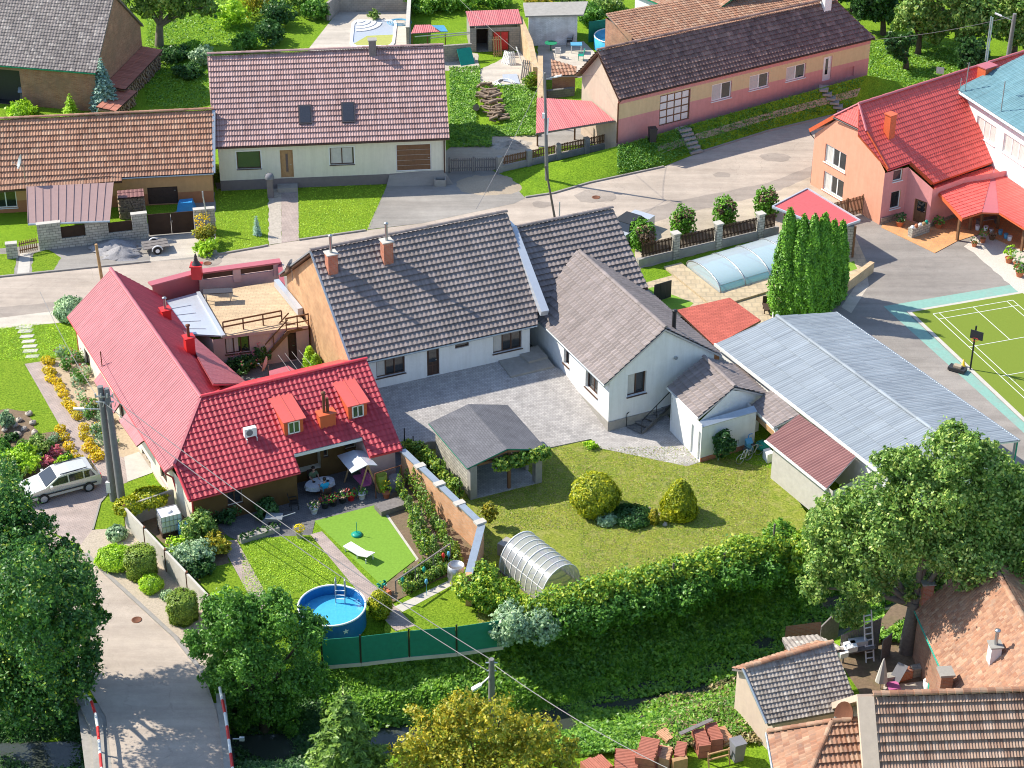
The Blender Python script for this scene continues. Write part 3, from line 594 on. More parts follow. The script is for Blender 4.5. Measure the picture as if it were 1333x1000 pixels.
flat('side_road',[(-120,560),(-40,640),(60,690),(112,722),(130,740),(228,830),(268,884),(281,924),(297,1000),(315,1075),(148,1075),(146,1000),(138,934),(95,860),(-60,790),(-200,700)],.008,MATS['road'])
flat('drive',[(32,474),(52,471),(69,504),(94,542),(105,552),(120,588),(131,586),(162,595),(166,628),(146,636),(130,655),(121,690),(110,712),(60,690),(20,664),(40,640),(60,620),(92,600),(81,560),(47,500)],.012,MATS['paver_small'])
flat('slab_path',[(166,627.5),(161.5,595),(181,588.5),(199,614),(197.5,616)],.018,MATS['pale_concrete'])
flat('lawn',[(-150,450),(0,428),(88,417),(104,440),(98,462),(84,466),(52,471),(32,474),(18,482),(8,500),(-100,500)],.008,MATS['lawn'])
flat('lawn',[(-60,486),(10,486),(32,475),(47,500),(81,560),(52,568),(35,536),(10,534),(-60,545)],.010,MATS['lawn'])
flat('lawn',[(121,689.5),(130.5,654.5),(146.5,635),(166,628.5),(187,620.7),(195,634),(176,646),(162,656),(164,685),(145,690)],.011,MATS['lawn'])
flat('garden_soil',[(52,471),(98,460),(128,490),(162,540),(184,588),(161,596),(131,588),(118,586),(105,552),(94,542),(69,504)],.013,MATS['soil_pale'])
flat('garden_soil',[(181,588),(199,616),(216,640),(228,652),(222,640),(200,600),(186,572),(170,560)],.015,MATS['gravel_beige'])
flat('garden_soil',[(-40,540),(10,532),(35,536),(50,566),(81,560),(96,598),(60,622),(20,660),(-60,640)],.012,MATS['soil'])
flat('gravel_bed',[(104,712),(121,690),(164.5,687),(280,808),(300,850),(268,880),(228,830),(131,741)],.016,MATS['gravel_beige'])
# far-side front gardens
flat('lawn',[(283,246),(349,243),(350,318),(285,330)],.012,MATS['lawn']);flat('lawn',[(387.5,240),(506,237),(478,298.5),(390,312)],.012,MATS['lawn'])
flat('gravel_strip',[(349,232),(366,232),(366.5,317),(350,319)],.016,MATS['rock']);flat('garden_path',[(366,232),(387.5,231),(389.5,313),(366.5,317)],.018,MATS['paver_small'])
flat('garden_soil',[(280,238),(578,226),(578,234),(520,240),(388,241),(388,236),(349,238),(349,244),(282,248)],.010,MATS['gravel_ground'])
flat('drive',[(506,237),(520,228),(578,224),(640,222),(656,229),(684,258),(670,265),(549,291),(478,299)],.013,MATS['gravel_ground'])
flat('verge',[(280,250),(280,335),(195,341),(0,361),(-100,373),(-100,330),(20,322),(200,290)],.009,MATS['gravel_ground'])
flat('lawn',[(44,330),(62,325),(80,336),(70,352),(40,357)],.013,MATS['lawn']);flat('lawn',[(-60,335),(22,330),(18,358),(-60,368)],.013,MATS['lawn']);flat('garden_path',[(26,330),(40,330),(38,357),(22,359)],.014,MATS['pale_concrete'])
flat('drive',[(198,310),(280,300),(283,330),(268,333),(195,341)],.013,MATS['pavement'])
flat('yard',[(590,190),(640,178),(700,176),(700,196),(660,214),(640,222),(578,226),(575,200)],.012,MATS['verge_dirt'])
flat('yard',[(622,92),(690,60),(705,80),(700,110),(680,116),(640,112),(625,108)],.012,MATS['pavement']);flat('yard',[(700,56),(760,54),(775,70),(770,100),(700,105)],.012,MATS['pavement'])
flat('yard',[(533,70),(535,84),(578,92),(625,95),(622,70),(560,62)],.012,MATS['pavement']);flat('inner_court',[(296,478),(300,505),(420,485),(408,440),(376,440),(330,462)],.012,MATS['paver_dark']);flat('carport_floor',[(700,192),(700,170),(780,150),(800,178),(797,186)],.012,MATS['gravel_ground'])
flat('yard_soil',[(1085,850),(1130,830),(1160,790),(1215,760),(1215,850),(1235,925),(1120,925),(1118,900)],.012,MATS['soil']);flat('garden_path',[(1150,893),(1212,886),(1225,912),(1150,912)],.016,MATS['pavement'])
flat('pool_yard',[(400,66),(440,15),(535,14),(535,70)],.012,MATS['pavement'])
# middle: courtyard, gardens
flat('lawn',[(527,586),(600,560),(720,570),(912,590),(1003,610),(1060,680),(1010,740),(900,780),(740,810),(655,840),(610,830),(624,700)],.010,MATS['lawn_dry'])
flat('terrace_floor',[(235,655),(300,700),(345,715),(405,700),(410,679),(493,656.5),(505,662),(512,640),(527,588),(500,560),(300,600)],.010,MATS['paver_dark'])
flat('lawn',[(311,709),(345,700),(404,697),(444,750),(430,775),(352,783)],.014,MATS['lawn']);flat('lawn',[(252,745),(300,733),(322,770),(285,800)],.014,MATS['lawn'])
flat('garden_path',[(404,696),(419,692),(469,745),(500,775),(540,815),(515,822),(470,775)],.016,MATS['paver_small']);flat('garden_path',[(286,705),(308,703),(350,780),(338,800)],.016,MATS['paver_small'])
flat('turf',[(409,678.7),(492,657),(541.7,728.4),(497,763)],.026,MATS['turf']);flat('garden_path',[(487,660),(496,657),(545,728),(541,731)],.018,MATS['pale_concrete'])
flat('garden_soil',[(500,662),(512,640),(530,610),(622,690),(610,740),(560,760),(500,790),(497,764),(543,729)],.013,MATS['soil'])
flat('lawn',[(503,795),(598,748),(612,745),(624,812),(560,830),(500,835)],.015,MATS['lawn']);flat('garden_path',[(514,790),(597,750),(600,756),(524,797)],.019,MATS['pale_concrete'])
flat('garden_soil',[(250,660),(290,690),(300,740),(262,760),(230,720),(180,680)],.012,MATS['soil'])
# right: pool terrace, asphalt yard, court
flat('pool_terrace',[(826,372),(1010,322),(1110,300),(1130,345),(1100,372),(1060,400),(1000,425),(870,460),(820,400)],.012,MATS['paver_beige'])
flat('lawn',[(832,378),(850,374),(903,395),(895,402),(860,410)],.017,MATS['turf']);flat('lawn',[(1092,345),(1112,340),(1116,350),(1094,358)],.017,MATS['turf'])
flat('yard',[(1060,262),(1150,262),(1180,300),(1230,312),(1275,298),(1290,330),(1333,395),(1480,560),(1480,720),(1300,640),(1090,420),(1060,400),(1128,345)],.010,MATS['yard_asphalt'])
flat('yard_path',[(1128,352),(1131,372),(1108,408),(1095,400),(1110,378)],.014,MATS['pavement'])
flat('gravel_bed',[(1254.5,321),(1279,303.5),(1320,322),(1420,330),(1420,470),(1322,377.6),(1285,345),(1267.6,329)],.015,MATS['gravel_white'])
flat('porch_floor',[(1147,296.5),(1160,270),(1240,260),(1340,270),(1420,300),(1420,345),(1320,323),(1279,303.7),(1246,314.5),(1217,330)],.05,MATS['orange_tiles'],.05)
CT=[P(1214.5,409.9),P(1318,392.1)]
_u=(CT[1]-CT[0]).normalized();_v=Vector((_u.y,-_u.x,0));CO=CT[0]
def cp(a,b):q=CO+_u*a+_v*b;return q
def cflat(name,pts,z,m):return flat(name,[tuple(cp(*q))for q in pts],z,MATS[m])
cflat('painted_border',[(-2.6,-2.1),(7.3,-2.1),(7.3,-.95),(-1.5,-.95),(-1.5,16.5),(-2.1,16.5)],.014,'teal_paint')
cflat('kerb_frame',[(-1.5,-.95),(7.6,-.95),(7.6,14.6),(-1.5,14.6)],.06,'pale_concrete');cflat('court',[(-1.22,-.7),(7.3,-.7),(7.3,14.3),(-1.22,14.3)],.068,'court_turf')
def line(a0,b0,a1,b1,w=.05):cflat('court_line',[(a0-(w/2 if a0==a1 else 0),b0-(w/2 if b0==b1 else 0)),(a1+(w/2 if a0==a1 else 0),b0-(w/2 if b0==b1 else 0)),(a1+(w/2 if a0==a1 else 0),b1+(w/2 if b0==b1 else 0)),(a0-(w/2 if a0==a1 else 0),b1+(w/2 if b0==b1 else 0))],LZ[0],'court_line');LZ[0]+=.0005
LZ=[.073]
for a in(0,.46,5.64,6.1):line(a,0,a,13.4)
line(3.05,0,3.05,4.72);line(3.05,8.68,3.05,13.4)
for bb in(0,.76,4.72,8.68,12.64,13.4):line(0,bb,6.1,bb)
# kerbs: real steps along the roads
def kerb(pts,w_=.14,h=.11,z0=0.0):
 b=MB();q=[XY(*p)for p in pts]
 for i in range(len(q)-1):b.wallseg(q[i],q[i+1],w_,z0-.05,h)
 return struct('kerb',b,MATS['kerb'])
kerb([(-100,378),(0,361),(195,341)]);kerb([(283,332),(340,322),(349,320)]);kerb([(389,313),(476,300.5)]);kerb([(684,257.5),(721,252),(767,238.5),(864,217.5)]);kerb([(915,197.5),(1000,171),(1108,145)])
kerb([(112,722),(131,741),(228,830),(268,882)],.2,.1);kerb([(121,690),(130.5,655),(147,635)],.1,.06)
def patch(px,py,r,m,z):
 c=P(px,py);pts=[(c.x+math.cos(a)*r*random.uniform(.8,1.15),c.y+math.sin(a)*r*random.uniform(.55,.8),0)for a in np.arange(0,6.28,.5)];flat('road_patch',pts,z,MATS[m])
patch(775,256,1.6,'road_old',.0145);patch(270,340,1.1,'road_old',.0145);patch(705,266,.8,'road_old',.0145);patch(940,228,.7,'road_old',.0145);patch(1010,205,1.2,'road_old',.0145)
for q,lab in(((776,257,.32,.016),'round manhole cover in the dark patch on the road'),((270,343,.3,.016),'round manhole cover on the road left of the chimney pot'),((178,807,.28,.012),'round manhole cover on the shaded side road')):
 b=MB();p=P(q[0],q[1],q[3]);b.lathe(p,[(q[2],0),(q[2],.012),(q[2]*.8,.014),(q[2]*.78,.008),(.001,.008)],14);single('manhole_cover',b,MATS['rust'],lab,'manhole cover')
def strip(name,lo,hi,m,dz=0.0,f0=0.0,f1=1.0,jit=.05):
 """a bank between a kerb line and a wall line, rows (px, py, z)"""
 b=MB();a=[P(*q)for q in lo];c=[P(*q)for q in hi];N_=8;rows=[]
 for j in range(N_+1):f=f0+(f1-f0)*j/N_;rows.append([p.lerp(q,f)+Vector((0,0,dz+(random.uniform(-jit,jit)if 0<j<N_ and jit else 0)))for p,q in zip(a,c)])
 n=len(a);b.add([q for r in rows for q in r],[(j*n+i,j*n+i+1,(j+1)*n+i+1,(j+1)*n+i)for j in range(N_)for i in range(n-1)],sm=True);return struct(name,b,MATS[m])
def ln(pts,k=3):
 o=[]
 for a,c in zip(pts[:-1],pts[1:]):o+=[tuple(a[i]+(c[i]-a[i])*j/k for i in range(3))for j in range(k)]
 return o+[pts[-1]]
KB=[(684,257,.02),(721,251,.02),(767,237.5,.02),(803,230,.02),(864,216.5,.02),(915,196.5,.02),(1000,170,.02),(1108,143.5,.02),(1150,131,.02),(1178,123,.02)]
WB=[(656,228.5,.02),(690,217,.25),(740,207,.7),(803,190.5,1.25),(850,177,1.35),(900,162,1.5),(1000,134,1.85),(1128,98,2.3),(1152,103,1.0),(1178,108,.0)]
strip('verge_bank',ln(KB),ln(WB),'meadow');strip('dry_verge',ln(KB[4:8]),ln(WB[4:8]),'soil_pale',.05,.38,.62)
for i,(k0,w0)in enumerate((((905,199.5),(888,166,1.45)),((1098,146),(1070,113,2.1)))):
 for j in range(6):
  f=(j+.5)/6;a=P(*k0,.02).lerp(P(*w0),f);b=MB();d=(P(*w0)-P(*k0,.02));d.z=0;d.normalize();n=Vector((-d.y,d.x,0));b.obox(a+Vector((0,0,.03)),d*.38,n*.55,Vector((0,0,.09)));struct('bank_step',b,MATS['concrete'])
b=MB();q=[P(508,224,.95),P(578,222,.95),P(590,240,0.02),P(503,243,0.02)];b.slab([q[3],q[2],q[1],q[0]],1.0);struct('drive_ramp',b,MATS['gravel_ground'])
# ================================================================== houses
def V3(v,z):return Vector((v[0],v[1],z))
def pl(a,b,c):
 n=(Vector(b)-Vector(a)).cross(Vector(c)-Vector(a)).normalized();return Vector(a),(n if n.z>0 else-n)
def pq(o,n,*pts):return[onplane(o,n,*p)for p in pts]
def plz(o,n,x,y):return o.z-(n.x*(x-o.x)+n.y*(y-o.y))/n.z
def gable(H,eL,eR,rL,rR,inset=.45,side=.18,front=(),right=(),back=(),left=(),z0=0.0,m=(0,0,0,0),bands=(),slab=.14,skip=()):
 """walls under a saddle roof; front eave eL-eR and ridge rL-rR are world points. Returns the footprint"""
 u=(eR-eL);u.z=0;u.normalize();p=Vector((-u.y,u.x,0));ze,zr=eL.z,rL.z
 d=abs((rL-eL).dot(p));sl_=(zr-ze)/d;zw=ze+inset*sl_-slab-.03
 A=eL+u*side+p*inset;B=eR-u*side+p*inset
 A.z=B.z=0;B2=B+p*2*(d-inset);A2=A+p*2*(d-inset);pk=(.5,zr-slab-.05)
 if 'front' not in skip:H.wall(A,B,zw,z0,ops=front,m=m[0],bands=bands)
 if 'right' not in skip:H.wall(B,B2,zw,z0,peak=pk,ops=right,m=m[1])
 if 'back' not in skip:H.wall(B2,A2,zw,z0,ops=back,m=m[2])
 if 'left' not in skip:H.wall(A2,A,zw,z0,peak=pk,ops=left,m=m[3])
 return A,B,B2,A2,zw
def gable_roof(H,eL,eR,rL,rR,mt,tw,th,amp,step,prof='wave',fas='frame_brown',cap='same',k=4,back=True,slab=.13,capr=.13,gut=None,name='roof',fmid=None):
 b=MB();tiles(b,[eL,eR]+([fmid]if fmid else[])+[rR,rL],tw,th,amp,step,k,0,prof=prof,slab=slab)
 if back:
  fL=Vector((2*rL.x-eL.x,2*rL.y-eL.y,eL.z));fR=Vector((2*rR.x-eR.x,2*rR.y-eR.y,eR.z))
  tiles(b,[fR,fL,rL,rR],tw,th,amp,step,max(2,k-1),0,prof=prof,slab=slab)
 up=Vector((0,0,.03+step))
 if cap:caps(b,rL+up,rR+up,capr,.36 if capr<.2 else .45,2)
 r=b.build(name,[MATS[mt],MATS[fas],MATS[mt if cap=='same' or not cap else cap]],H.t if isinstance(H,House)else H)
 if gut:
  g=MB();gutter(g,eL+Vector((0,0,-.05)),eR+Vector((0,0,-.05)),.075);g.build('gutter',MATS[gut],H.t)
 return r
def chimney(parent_roof,px,py,z0,top_py,sx,sy,u,mt,cap=None,pipe=0,pot=None,pipemat='steel',pipes=1):
 c=XY(px,py,z0);zt=ztop((c.x,c.y),top_py);b=MB();v=Vector((-u.y,u.x))
 b.box(c,u,v,sx,sy,z0-1.2,zt)
 o=b.build('chimney',MATS[mt],parent_roof)
 cb=MB();cb.box(c,u,v,sx+.14,sy+.14,zt+.002,zt+.07);cb.build('cap',MATS[cap or mt],o)
 if pipe:
  pb=MB()
  for i in range(pipes):
   q=Vector((c.x,c.y))+u*(.22*(i-(pipes-1)/2));pb.tube([(q.x,q.y,zt),(q.x,q.y,zt+pipe*(1-.25*i))],.09,10)
   if i==0:pb.lathe((q.x,q.y,zt+pipe),[(.09,-.02),(.14,.02),(.15,.1),(.02,.14)],10)
  pb.build('flue',MATS[pipemat],o)
 return o
def dish(parent_name,label,base,z0,h,r,az,el,mat='zinc',wallarm=None):
 t=thing('satellite_dish',label,'satellite dish',(base[0],base[1],z0));b=MB()
 b.tube([(base[0],base[1],z0-.25),(base[0],base[1],z0+h)],.03,8);b.build('mast',MATS['steel'],t)
 d=Vector((math.cos(az)*math.cos(el),math.sin(az)*math.cos(el),math.sin(el)));x=d.cross(Vector((0,0,1))).normalized();y=x.cross(d)
 c=Vector((base[0],base[1],z0+h))+d*.12;g=MB();vs=[]
 for i in range(5):
  rr=r*i/4
  for k_ in range(18):a=2*math.pi*k_/18;vs.append(c+x*math.cos(a)*rr*.92+y*math.sin(a)*rr+d*(.22*r*(i/4)**2*1.2))
 fs=[(i*18+k_,i*18+(k_+1)%18,(i+1)*18+(k_+1)%18,(i+1)*18+k_)for i in range(4)for k_ in range(18)]
 g.add(vs,fs,sm=True);g.add([v-d*.025 for v in vs],[f[::-1]for f in fs],sm=True)
 g.build('dish',MATS[mat],t);a=MB();a.bar(c-y*r*.9,c+d*r*.95-y*r*.3,.03);a.obox(c+d*r*.95-y*r*.3,d*.06,x*.04,y*.04);a.build('receiver_arm',MATS['steel'],t)
 return t
WIN=dict(kind='window')
def win(tl,br,**k):return dict(kind='window',tl=tl,br=br,**k)
def door(tl,br,**k):return dict(kind='door',tl=tl,br=br,**k)
def wall_top_band(H,a,b,z0,z1,th,mt,name='plinth'):
 pb=MB();pb.wallseg(a,b,th,z0,z1);return pb.build(name,MATS[mt],H.t)
# ---------------- cream house with brown roof (top centre-left)
eL,eR=P(278.5,192.5,3.75),P(585,180.5,3.75);rL,rR=P(269.5,72.7,8.6),P(577.3,60.7,8.6)
H=House('cream_house','long cream house with brown tiled roof, two roof windows and a wooden garage door','house',V3(XY(430,236),0),MATS['cream_wall'])
sur=(.09,MATS['frame_white'])
A,B,B2,A2,zw=gable(H,eL,eR,rL,rR,.5,.25,front=[win((307.5,197.8),(340,219.2),surround=sur,n=1,frame=MATS['frame_brown'],glass=MATS['glass_green'],curtain=.0),win((429,192.6),(461,213.6),surround=sur,n=2,frame=MATS['frame_brown'],curtain=.9),
 door((364,195.8),(382.8,230.6),frame=MATS['wood_raw'],light=(.42,.6,.2,.85),panel=MATS['wood_raw'],z0=.86),dict(kind='garage',tl=(515,188.8),br=(562,224),frame=MATS['frame_white'],panel=MATS['wood_brown'],n=1,rows=5,gap=.012,z0=.97)])
H.done();r=gable_roof(H,eL,eR,rL,rR,'tile_brown',.2,.46,.045,.1,gut='frame_brown')
uu=Vector((eR.x-eL.x,eR.y-eL.y)).normalized();chimney(r,485,70,8.35,52,.55,.5,uu,'grey_plinth','concrete')
U3=Vector((uu.x,uu.y,0));N3=Vector((uu.y,-uu.x,0))
pb=MB()
for f0,f1 in((0,.79),(.79,1)):pb.wallseg(A+(B-A)*f0+N3*.02,A+(B-A)*f1+N3*.02,.05,0,.82)
pb.build('plinth',MATS['grey_plinth'],H.t)
o_,n_=pl(eL,eR,rR)
def skylight(H,o_,n_,u3,tl,br,mt='frame_dark'):
 a,c=onplane(o_,n_,*tl),onplane(o_,n_,*br);v=n_.cross(u3);w_=abs((c-a).dot(u3));h_=abs((c-a).dot(v));ce=(a+c)/2
 b=MB();b.obox(ce+n_*.15,u3*w_/2,v*h_/2,n_*.07);f=b.build('roof_window',MATS[mt],H.t)
 g=MB();g.obox(ce+n_*.225,u3*(w_/2-.1),v*(h_/2-.12),n_*.01);g.build('pane',MATS['skylight_glass'],f)
skylight(H,o_,n_,U3,(388.2,138.5),(406.3,162.5));skylight(H,o_,n_,U3,(444,135),(462.8,160.5))
pb=MB();q=B+N3*.1;q0=q-U3*.12;pb.tube([(eR.x-.6,eR.y,3.7),(q0.x,q0.y,3.5),(q0.x,q0.y,.5)],.05,8);pb.build('downpipe',MATS['frame_brown'],H.t)
pb=MB();s_=XY(376.5,240);pb.box(s_,uu,Vector((-uu.y,uu.x)),1.5,1.3,0,.8);pb.box(s_-Vector((0,1.1)),uu,Vector((-uu.y,uu.x)),1.5,.9,0,.4);pb.build('doorstep',MATS['concrete'],H.t)
# ---------------- orange farmhouse (far left)
eL,eR=P(-70,241,2.5),P(278,225.7,2.5);zr=5.85;rL,rR=P(-70,158,zr),P(278,144,zr);eL=P(-70,243.2,2.5);rL=rR+(eL-eR)
H=House('orange_house','orange rendered farmhouse with mottled clay tile roof and a brown lean-to','house',V3(XY(140,275),0),[MATS['orange_wall'],MATS['orange_dark']])
gable(H,eL,eR,rL,rR,.35,.15,bands=((-1,1),(.95,0)),front=[win((-22,246.5),(23,270),n=3,frame=MATS['frame_white_gloss'],curtain=.25),dict(kind='garage',tl=(191.3,244.6),br=(234,279),frame=MATS['wood_dark'],panel=MATS['wood_dark'],n=6,rows=2,gap=.04,z0=.05)])
H.done();r=gable_roof(H,eL,eR,rL,rR,'tile_orange',.21,.46,.045,.1,gut='zinc')
o_,n_=pl(eL,eR,rR);v_=n_.cross((eR-eL).normalized())
b=MB();q=pq(o_,n_,(-70,255),(159,236.5),(158.5,229),(-70,241));q=[p+n_*.05 for p in q];tiles(b,q,.21,.46,.03,.1,4,0,slab=.12);b.build('eave_strip',[MATS['tile_orange'],MATS['frame_brown']],H.t)
b=MB();q=pq(o_,n_,(34,201),(86,199.5),(86,213),(34,214.5));q=[p+n_*.012 for p in q]
b=MB();a_=onplane(o_,n_,278.5,226)+n_*.08;c_=onplane(o_,n_,278.5,144.5)+n_*.08;b.bar(a_,c_,.22,.1);b.build('verge_trim',MATS['zinc'],H.t)
# lean-to sheet roof on the garden wall
q=[P(36.5,291,2.0),P(143,287,2.0),P(147.8,237.5,2.75),P(34.5,243,2.75)]
b=MB();b.slab(q,.05,0,1)
for i in range(12):
 f=i/11;b.bar(q[0].lerp(q[1],f)+Vector((0,0,.03)),q[3].lerp(q[2],f)+Vector((0,0,.03)),.03,.05)
b.build('lean_to_roof',[MATS['brown_sheet'],MATS['frame_white']],H.t);b=MB();gutter(b,q[0]-Vector((0,.05,.06)),q[1]-Vector((0,.05,.06)),.08);b.build('gutter',MATS['zinc'],H.t)
dish(H.t,'grey satellite dish on a mast above the lean-to of the orange house',XY(32.5,232,3.0),3.0,1.25,.55,math.radians(-160),math.radians(20))
# stone front wall with timber infills, and the gates
t=thing('garden_wall','pale stone garden wall with brown board infills before the orange house','wall',P(120,322))
g0,g1=XY(51.7,325.5),XY(193.5,309)
def along(f):return g0.lerp(g1,f)
b=MB();b.wallseg(along(0),along(1),.3,0,.75);b.build('base_wall',MATS['split_stone'],t)
for f0,f1,zt in((0,.21,2.0),(.43,.64,1.75),(.86,1.0,1.95)):
 b=MB();b.wallseg(along(f0),along(f1),.36,.75,zt);o=b.build('pillar',MATS['split_stone'],t);b=MB();b.wallseg(along(f0-.005),along(f1+.005),.42,zt,zt+.07);b.build('coping',MATS['pale_concrete'],o)
for f0,f1,zt in((.21,.43,1.6),(.64,.86,1.5)):b=MB();b.wallseg(along(f0),along(f1),.06,.75,zt);b.build('board_panel',MATS['fence_planks'],t)
t=thing('yard_gate','double brown board gate beside the parked trailer','gate',P(224,305));b=MB();a0,a1=XY(194.5,307.5),XY(253.5,302.8);md=(a0+a1)/2
for a_,c_ in((a0,md-(a1-a0)*.005),(md+(a1-a0)*.005,a1)):b=MB();b.wallseg(a_,c_,.05,.08,1.72);o=b.build('leaf',MATS['fence_planks'],t)
b=MB();b.bar(V3(md,1.0)+Vector((.1,-.06,0)),V3(md,1.15)+Vector((.1,-.06,0)),.04);b.build('handle',MATS['steel'],t)
b=MB();b.wallseg(XY(254,302),XY(281,299.5),.36,0,1.75);b.wallseg(XY(253.5,302),XY(281.5,299.5),.42,1.75,1.83,1);single('gate_pillar',b,[MATS['split_stone'],MATS['pale_concrete']],'wide stone gate pillar behind the orange flowering bush','pillar')
b=MB();b.wallseg(XY(9.5,336),XY(24,334.5),.4,0,1.1);b.wallseg(XY(9,336),XY(24.5,334.5),.46,1.1,1.17,1);single('gate_pillar',b,[MATS['split_stone'],MATS['pale_concrete']],'short stone pillar left of the small picket gate','pillar')
t=thing('picket_gate','small wooden picket gate between the two stone pillars at far left','gate',P(38,328));b=MB();a0,a1=XY(26,332),XY(50,327)
for i in range(9):p_=a0.lerp(a1,(i+.5)/9);b.box(p_,(1,0),(0,1),.07,.03,.1,1.05)
b.build('picket',MATS['wood_raw'],t);b=MB();b.wallseg(a0,a1,.05,.3,.38);b.wallseg(a0,a1,.05,.8,.88);b.build('rail',MATS['wood_brown'],t)
# ---------------- old barn (top left)
eR,eL0=P(124.5,95.6,3.5),P(0,85.4,3.5);dvec=(eL0-eR)*2.2;eL=eR+dvec;far=P(187,33,3.5);ap=(eR+far)/2;rR=V3(ap,8.24);rL=rR+dvec
H=House('barn','old brick barn with weathered grey tile roof in the top left corner','barn',V3(XY(60,130),0),[MATS['brick_old'],MATS['stone_rough'],MATS['plastic_and_shade_black']])
A,B,B2,A2,zw=gable(H,eL,eR,rL,rR,.3,.2,front=[dict(kind='hole',tl=(-28,88),br=(30,132),deep=.9,z0=0.02,mb=2,mr=2)],m=(0,0,0,0));H.done()  # black lining of the opening paints in the shade of the barn's interior
gable_roof(H,eL,eR,rL,rR,'tile_barn',.26,.3,.03,.04,gut='plastic_green',fas='wood_grey')
# ---------------- long pink and yellow house (top right)
eL,eR=P(805.4,130,4.9),P(1138.9,49.7,4.9);rL,rR=P(777.3,67.6,7.88),P(1087.4,-1,7.88)
H=House('pink_house','long low house banded in pink and yellow with dark mossy tile roof','house',V3(XY(960,170),0),[MATS['pink_wall'],MATS['yellow_wall'],MATS['beige_gable']])
u=(eR-eL).normalized();p=Vector((-u.y,u.x,0));d=(rL-eL).dot(p);ins=.3
A=eL+u*.15+p*ins;B=eR-u*.15+p*ins;A2=A+p*2*(d-ins);B2=B+p*2*(d-ins);zw=4.9+ins*2.98/d-.16
H.wall(A,B,zw,0,bands=((-1,0),(3.1,1),(4.35,0)),ops=[door((859.4,125),(897,159.4),frame=MATS['wood_brown'],panel=MATS['frame_white'],n=4,rows=4,gap=.06,z0=1.65,label='double pale panelled gate door in brown frame'),
 win((927.2,111),(951.5,126.7),frame=MATS['frame_white_gloss'],curtain=.45,fw=.1),win((976.2,99.5),(1000,112.5),frame=MATS['frame_white_gloss'],curtain=.45,fw=.1),win((1024,88),(1047.8,100.7),frame=MATS['frame_white_gloss'],curtain=.45,fw=.1),door((1072.6,75.2),(1081,103.8),frame=MATS['frame_white_gloss'],light=(.35,.65,.25,.9)),
 dict(kind='hole',tl=(1100,89.3),br=(1111,98.6),deep=.1,mb=0)])
H.wall(A2,A,zw,0,peak=(.5,7.68),m=2);H.wall(B2,A2,zw,0,m=2);H.wall(B,B2,zw,0,m=0);H.done()
r=gable_roof(H,eL,eR,rL,rR,'tile_old_dark',.3,.37,.045,.1,gut='wood_dark',cap='same')
fR=Vector((2*rR.x-eR.x,2*rR.y-eR.y,4.9));b=MB();tiles(b,[eR,fR,rR],.3,.36,.035,.05,3,0);b.build('hip_roof',[MATS['tile_old_dark'],MATS['frame_brown']],H.t)
uu=Vector((u.x,u.y));chimney(r,1075,6,7.7,-6,.7,.6,uu,'bright_white','concrete')
b=MB();b.tube([(eL.x+.15,eL.y-.05,4.8),(A.x+.02,A.y-.12,4.5),(A.x+.02,A.y-.12,1.2)],.06,8);b.build('downpipe',MATS['rust'],H.t)
gA,gB=XY(747,99.5,4.9),XY(805.4,130,4.9)
PINKW=(A,B,A2,B2)
# outbuildings behind the pink house
q=[P(803,52,3.2),P(975,24,3.2),P(1075,-4,5.2),P(985,-40,5.6)]
t=House('clay_roofed_shed','low outbuilding with crumbling clay tile roof behind the pink house','shed',V3(XY(880,60),0),MATS['brick_old'])
wA,wB=XY(822,56,2.9),XY(1090,6,2.9);pp=Vector((-(wB-wA).y,(wB-wA).x)).normalized()*4.5
t.wall(wA,wB,2.7);t.wall(wB,wB+pp,3.6);t.wall(wB+pp,wA+pp,3.6);t.wall(wA+pp,wA,3.6);t.done()
q=[V3(wA-pp*.12,2.75),V3(wB-pp*.12,2.75),V3(wB+pp,4.0),V3(wA+pp,4.0)];b=MB();tiles(b,q,.25,.33,.03,.04,4,0,slab=.1);b.build('roof',[MATS['tile_clay'],MATS['wood_grey']],t.t)
t=House('glazed_outbuilding','pale outbuilding with a row of windows under a faded clay roof at top edge','outbuilding',V3(XY(870,30),0),MATS['bright_white'])
a0,a1=XY(859,28,.5),XY(914,58,.5);e0,e1=P(853,3,2.7),P(911,28,2.7);a0,a1=Vector((e0.x,e0.y)),Vector((e1.x,e1.y));dd=(a1-a0).normalized();nn=Vector((-dd.y,dd.x));a0=a0-dd*3
t.wall(a0+nn*.2,a1+nn*.2,2.65,ops=[win((862,8),(873,22),n=2,sill=False),win((879,14),(891,30),n=2,sill=False),win((895,21),(907,36),n=2,sill=False)]);t.wall(a1+nn*.2,a1+nn*6,2.65);t.done()
b=MB();q=[V3(a0-nn*.1,2.7),V3(a1+dd*.2-nn*.1,2.7),V3(a1+dd*.2+nn*7,5.3),V3(a0+nn*7,5.3)];tiles(b,q,.25,.33,.02,.03,3,0,slab=.1);b.build('roof',[MATS['tile_clay'],MATS['plastic_green']],t.t)
# carport beside the pink house
zA,zB=3.1,2.3
q=[P(697.7,174,2.65),P(800,157,3.0),P(769.7,127.5,3.7),P(698.8,127.5,3.4)]
t=thing('carport','carport with pink corrugated roof against the gable of the pink house','carport',P(750,185));b=MB();tiles(b,q,.16,3,.03,0,4,0,slab=.05);b.build('roof',[MATS['corrugated_red'],MATS['wood_grey']],t)
for px,py in((699.5,190),(748,182),(797,172)):p_=XY(px,py);b=MB();b.box(p_,(1,0),(0,1),.13,.13,0,2.6);b.build('post',MATS['wood_brown'],t)
for pt in((705,165),(762,160)):p_=XY(*pt);b=MB();b.box(p_,(1,0),(0,1),.13,.13,0,2.6);b.build('post',MATS['wood_brown'],t)
b=MB();b.bar(P(698.5,173,2.5),P(799,157,2.85),.1,.14);gutter(b,P(697,175,2.55),P(801,158,2.9),.06);b.build('beam',MATS['wood_grey'],t)
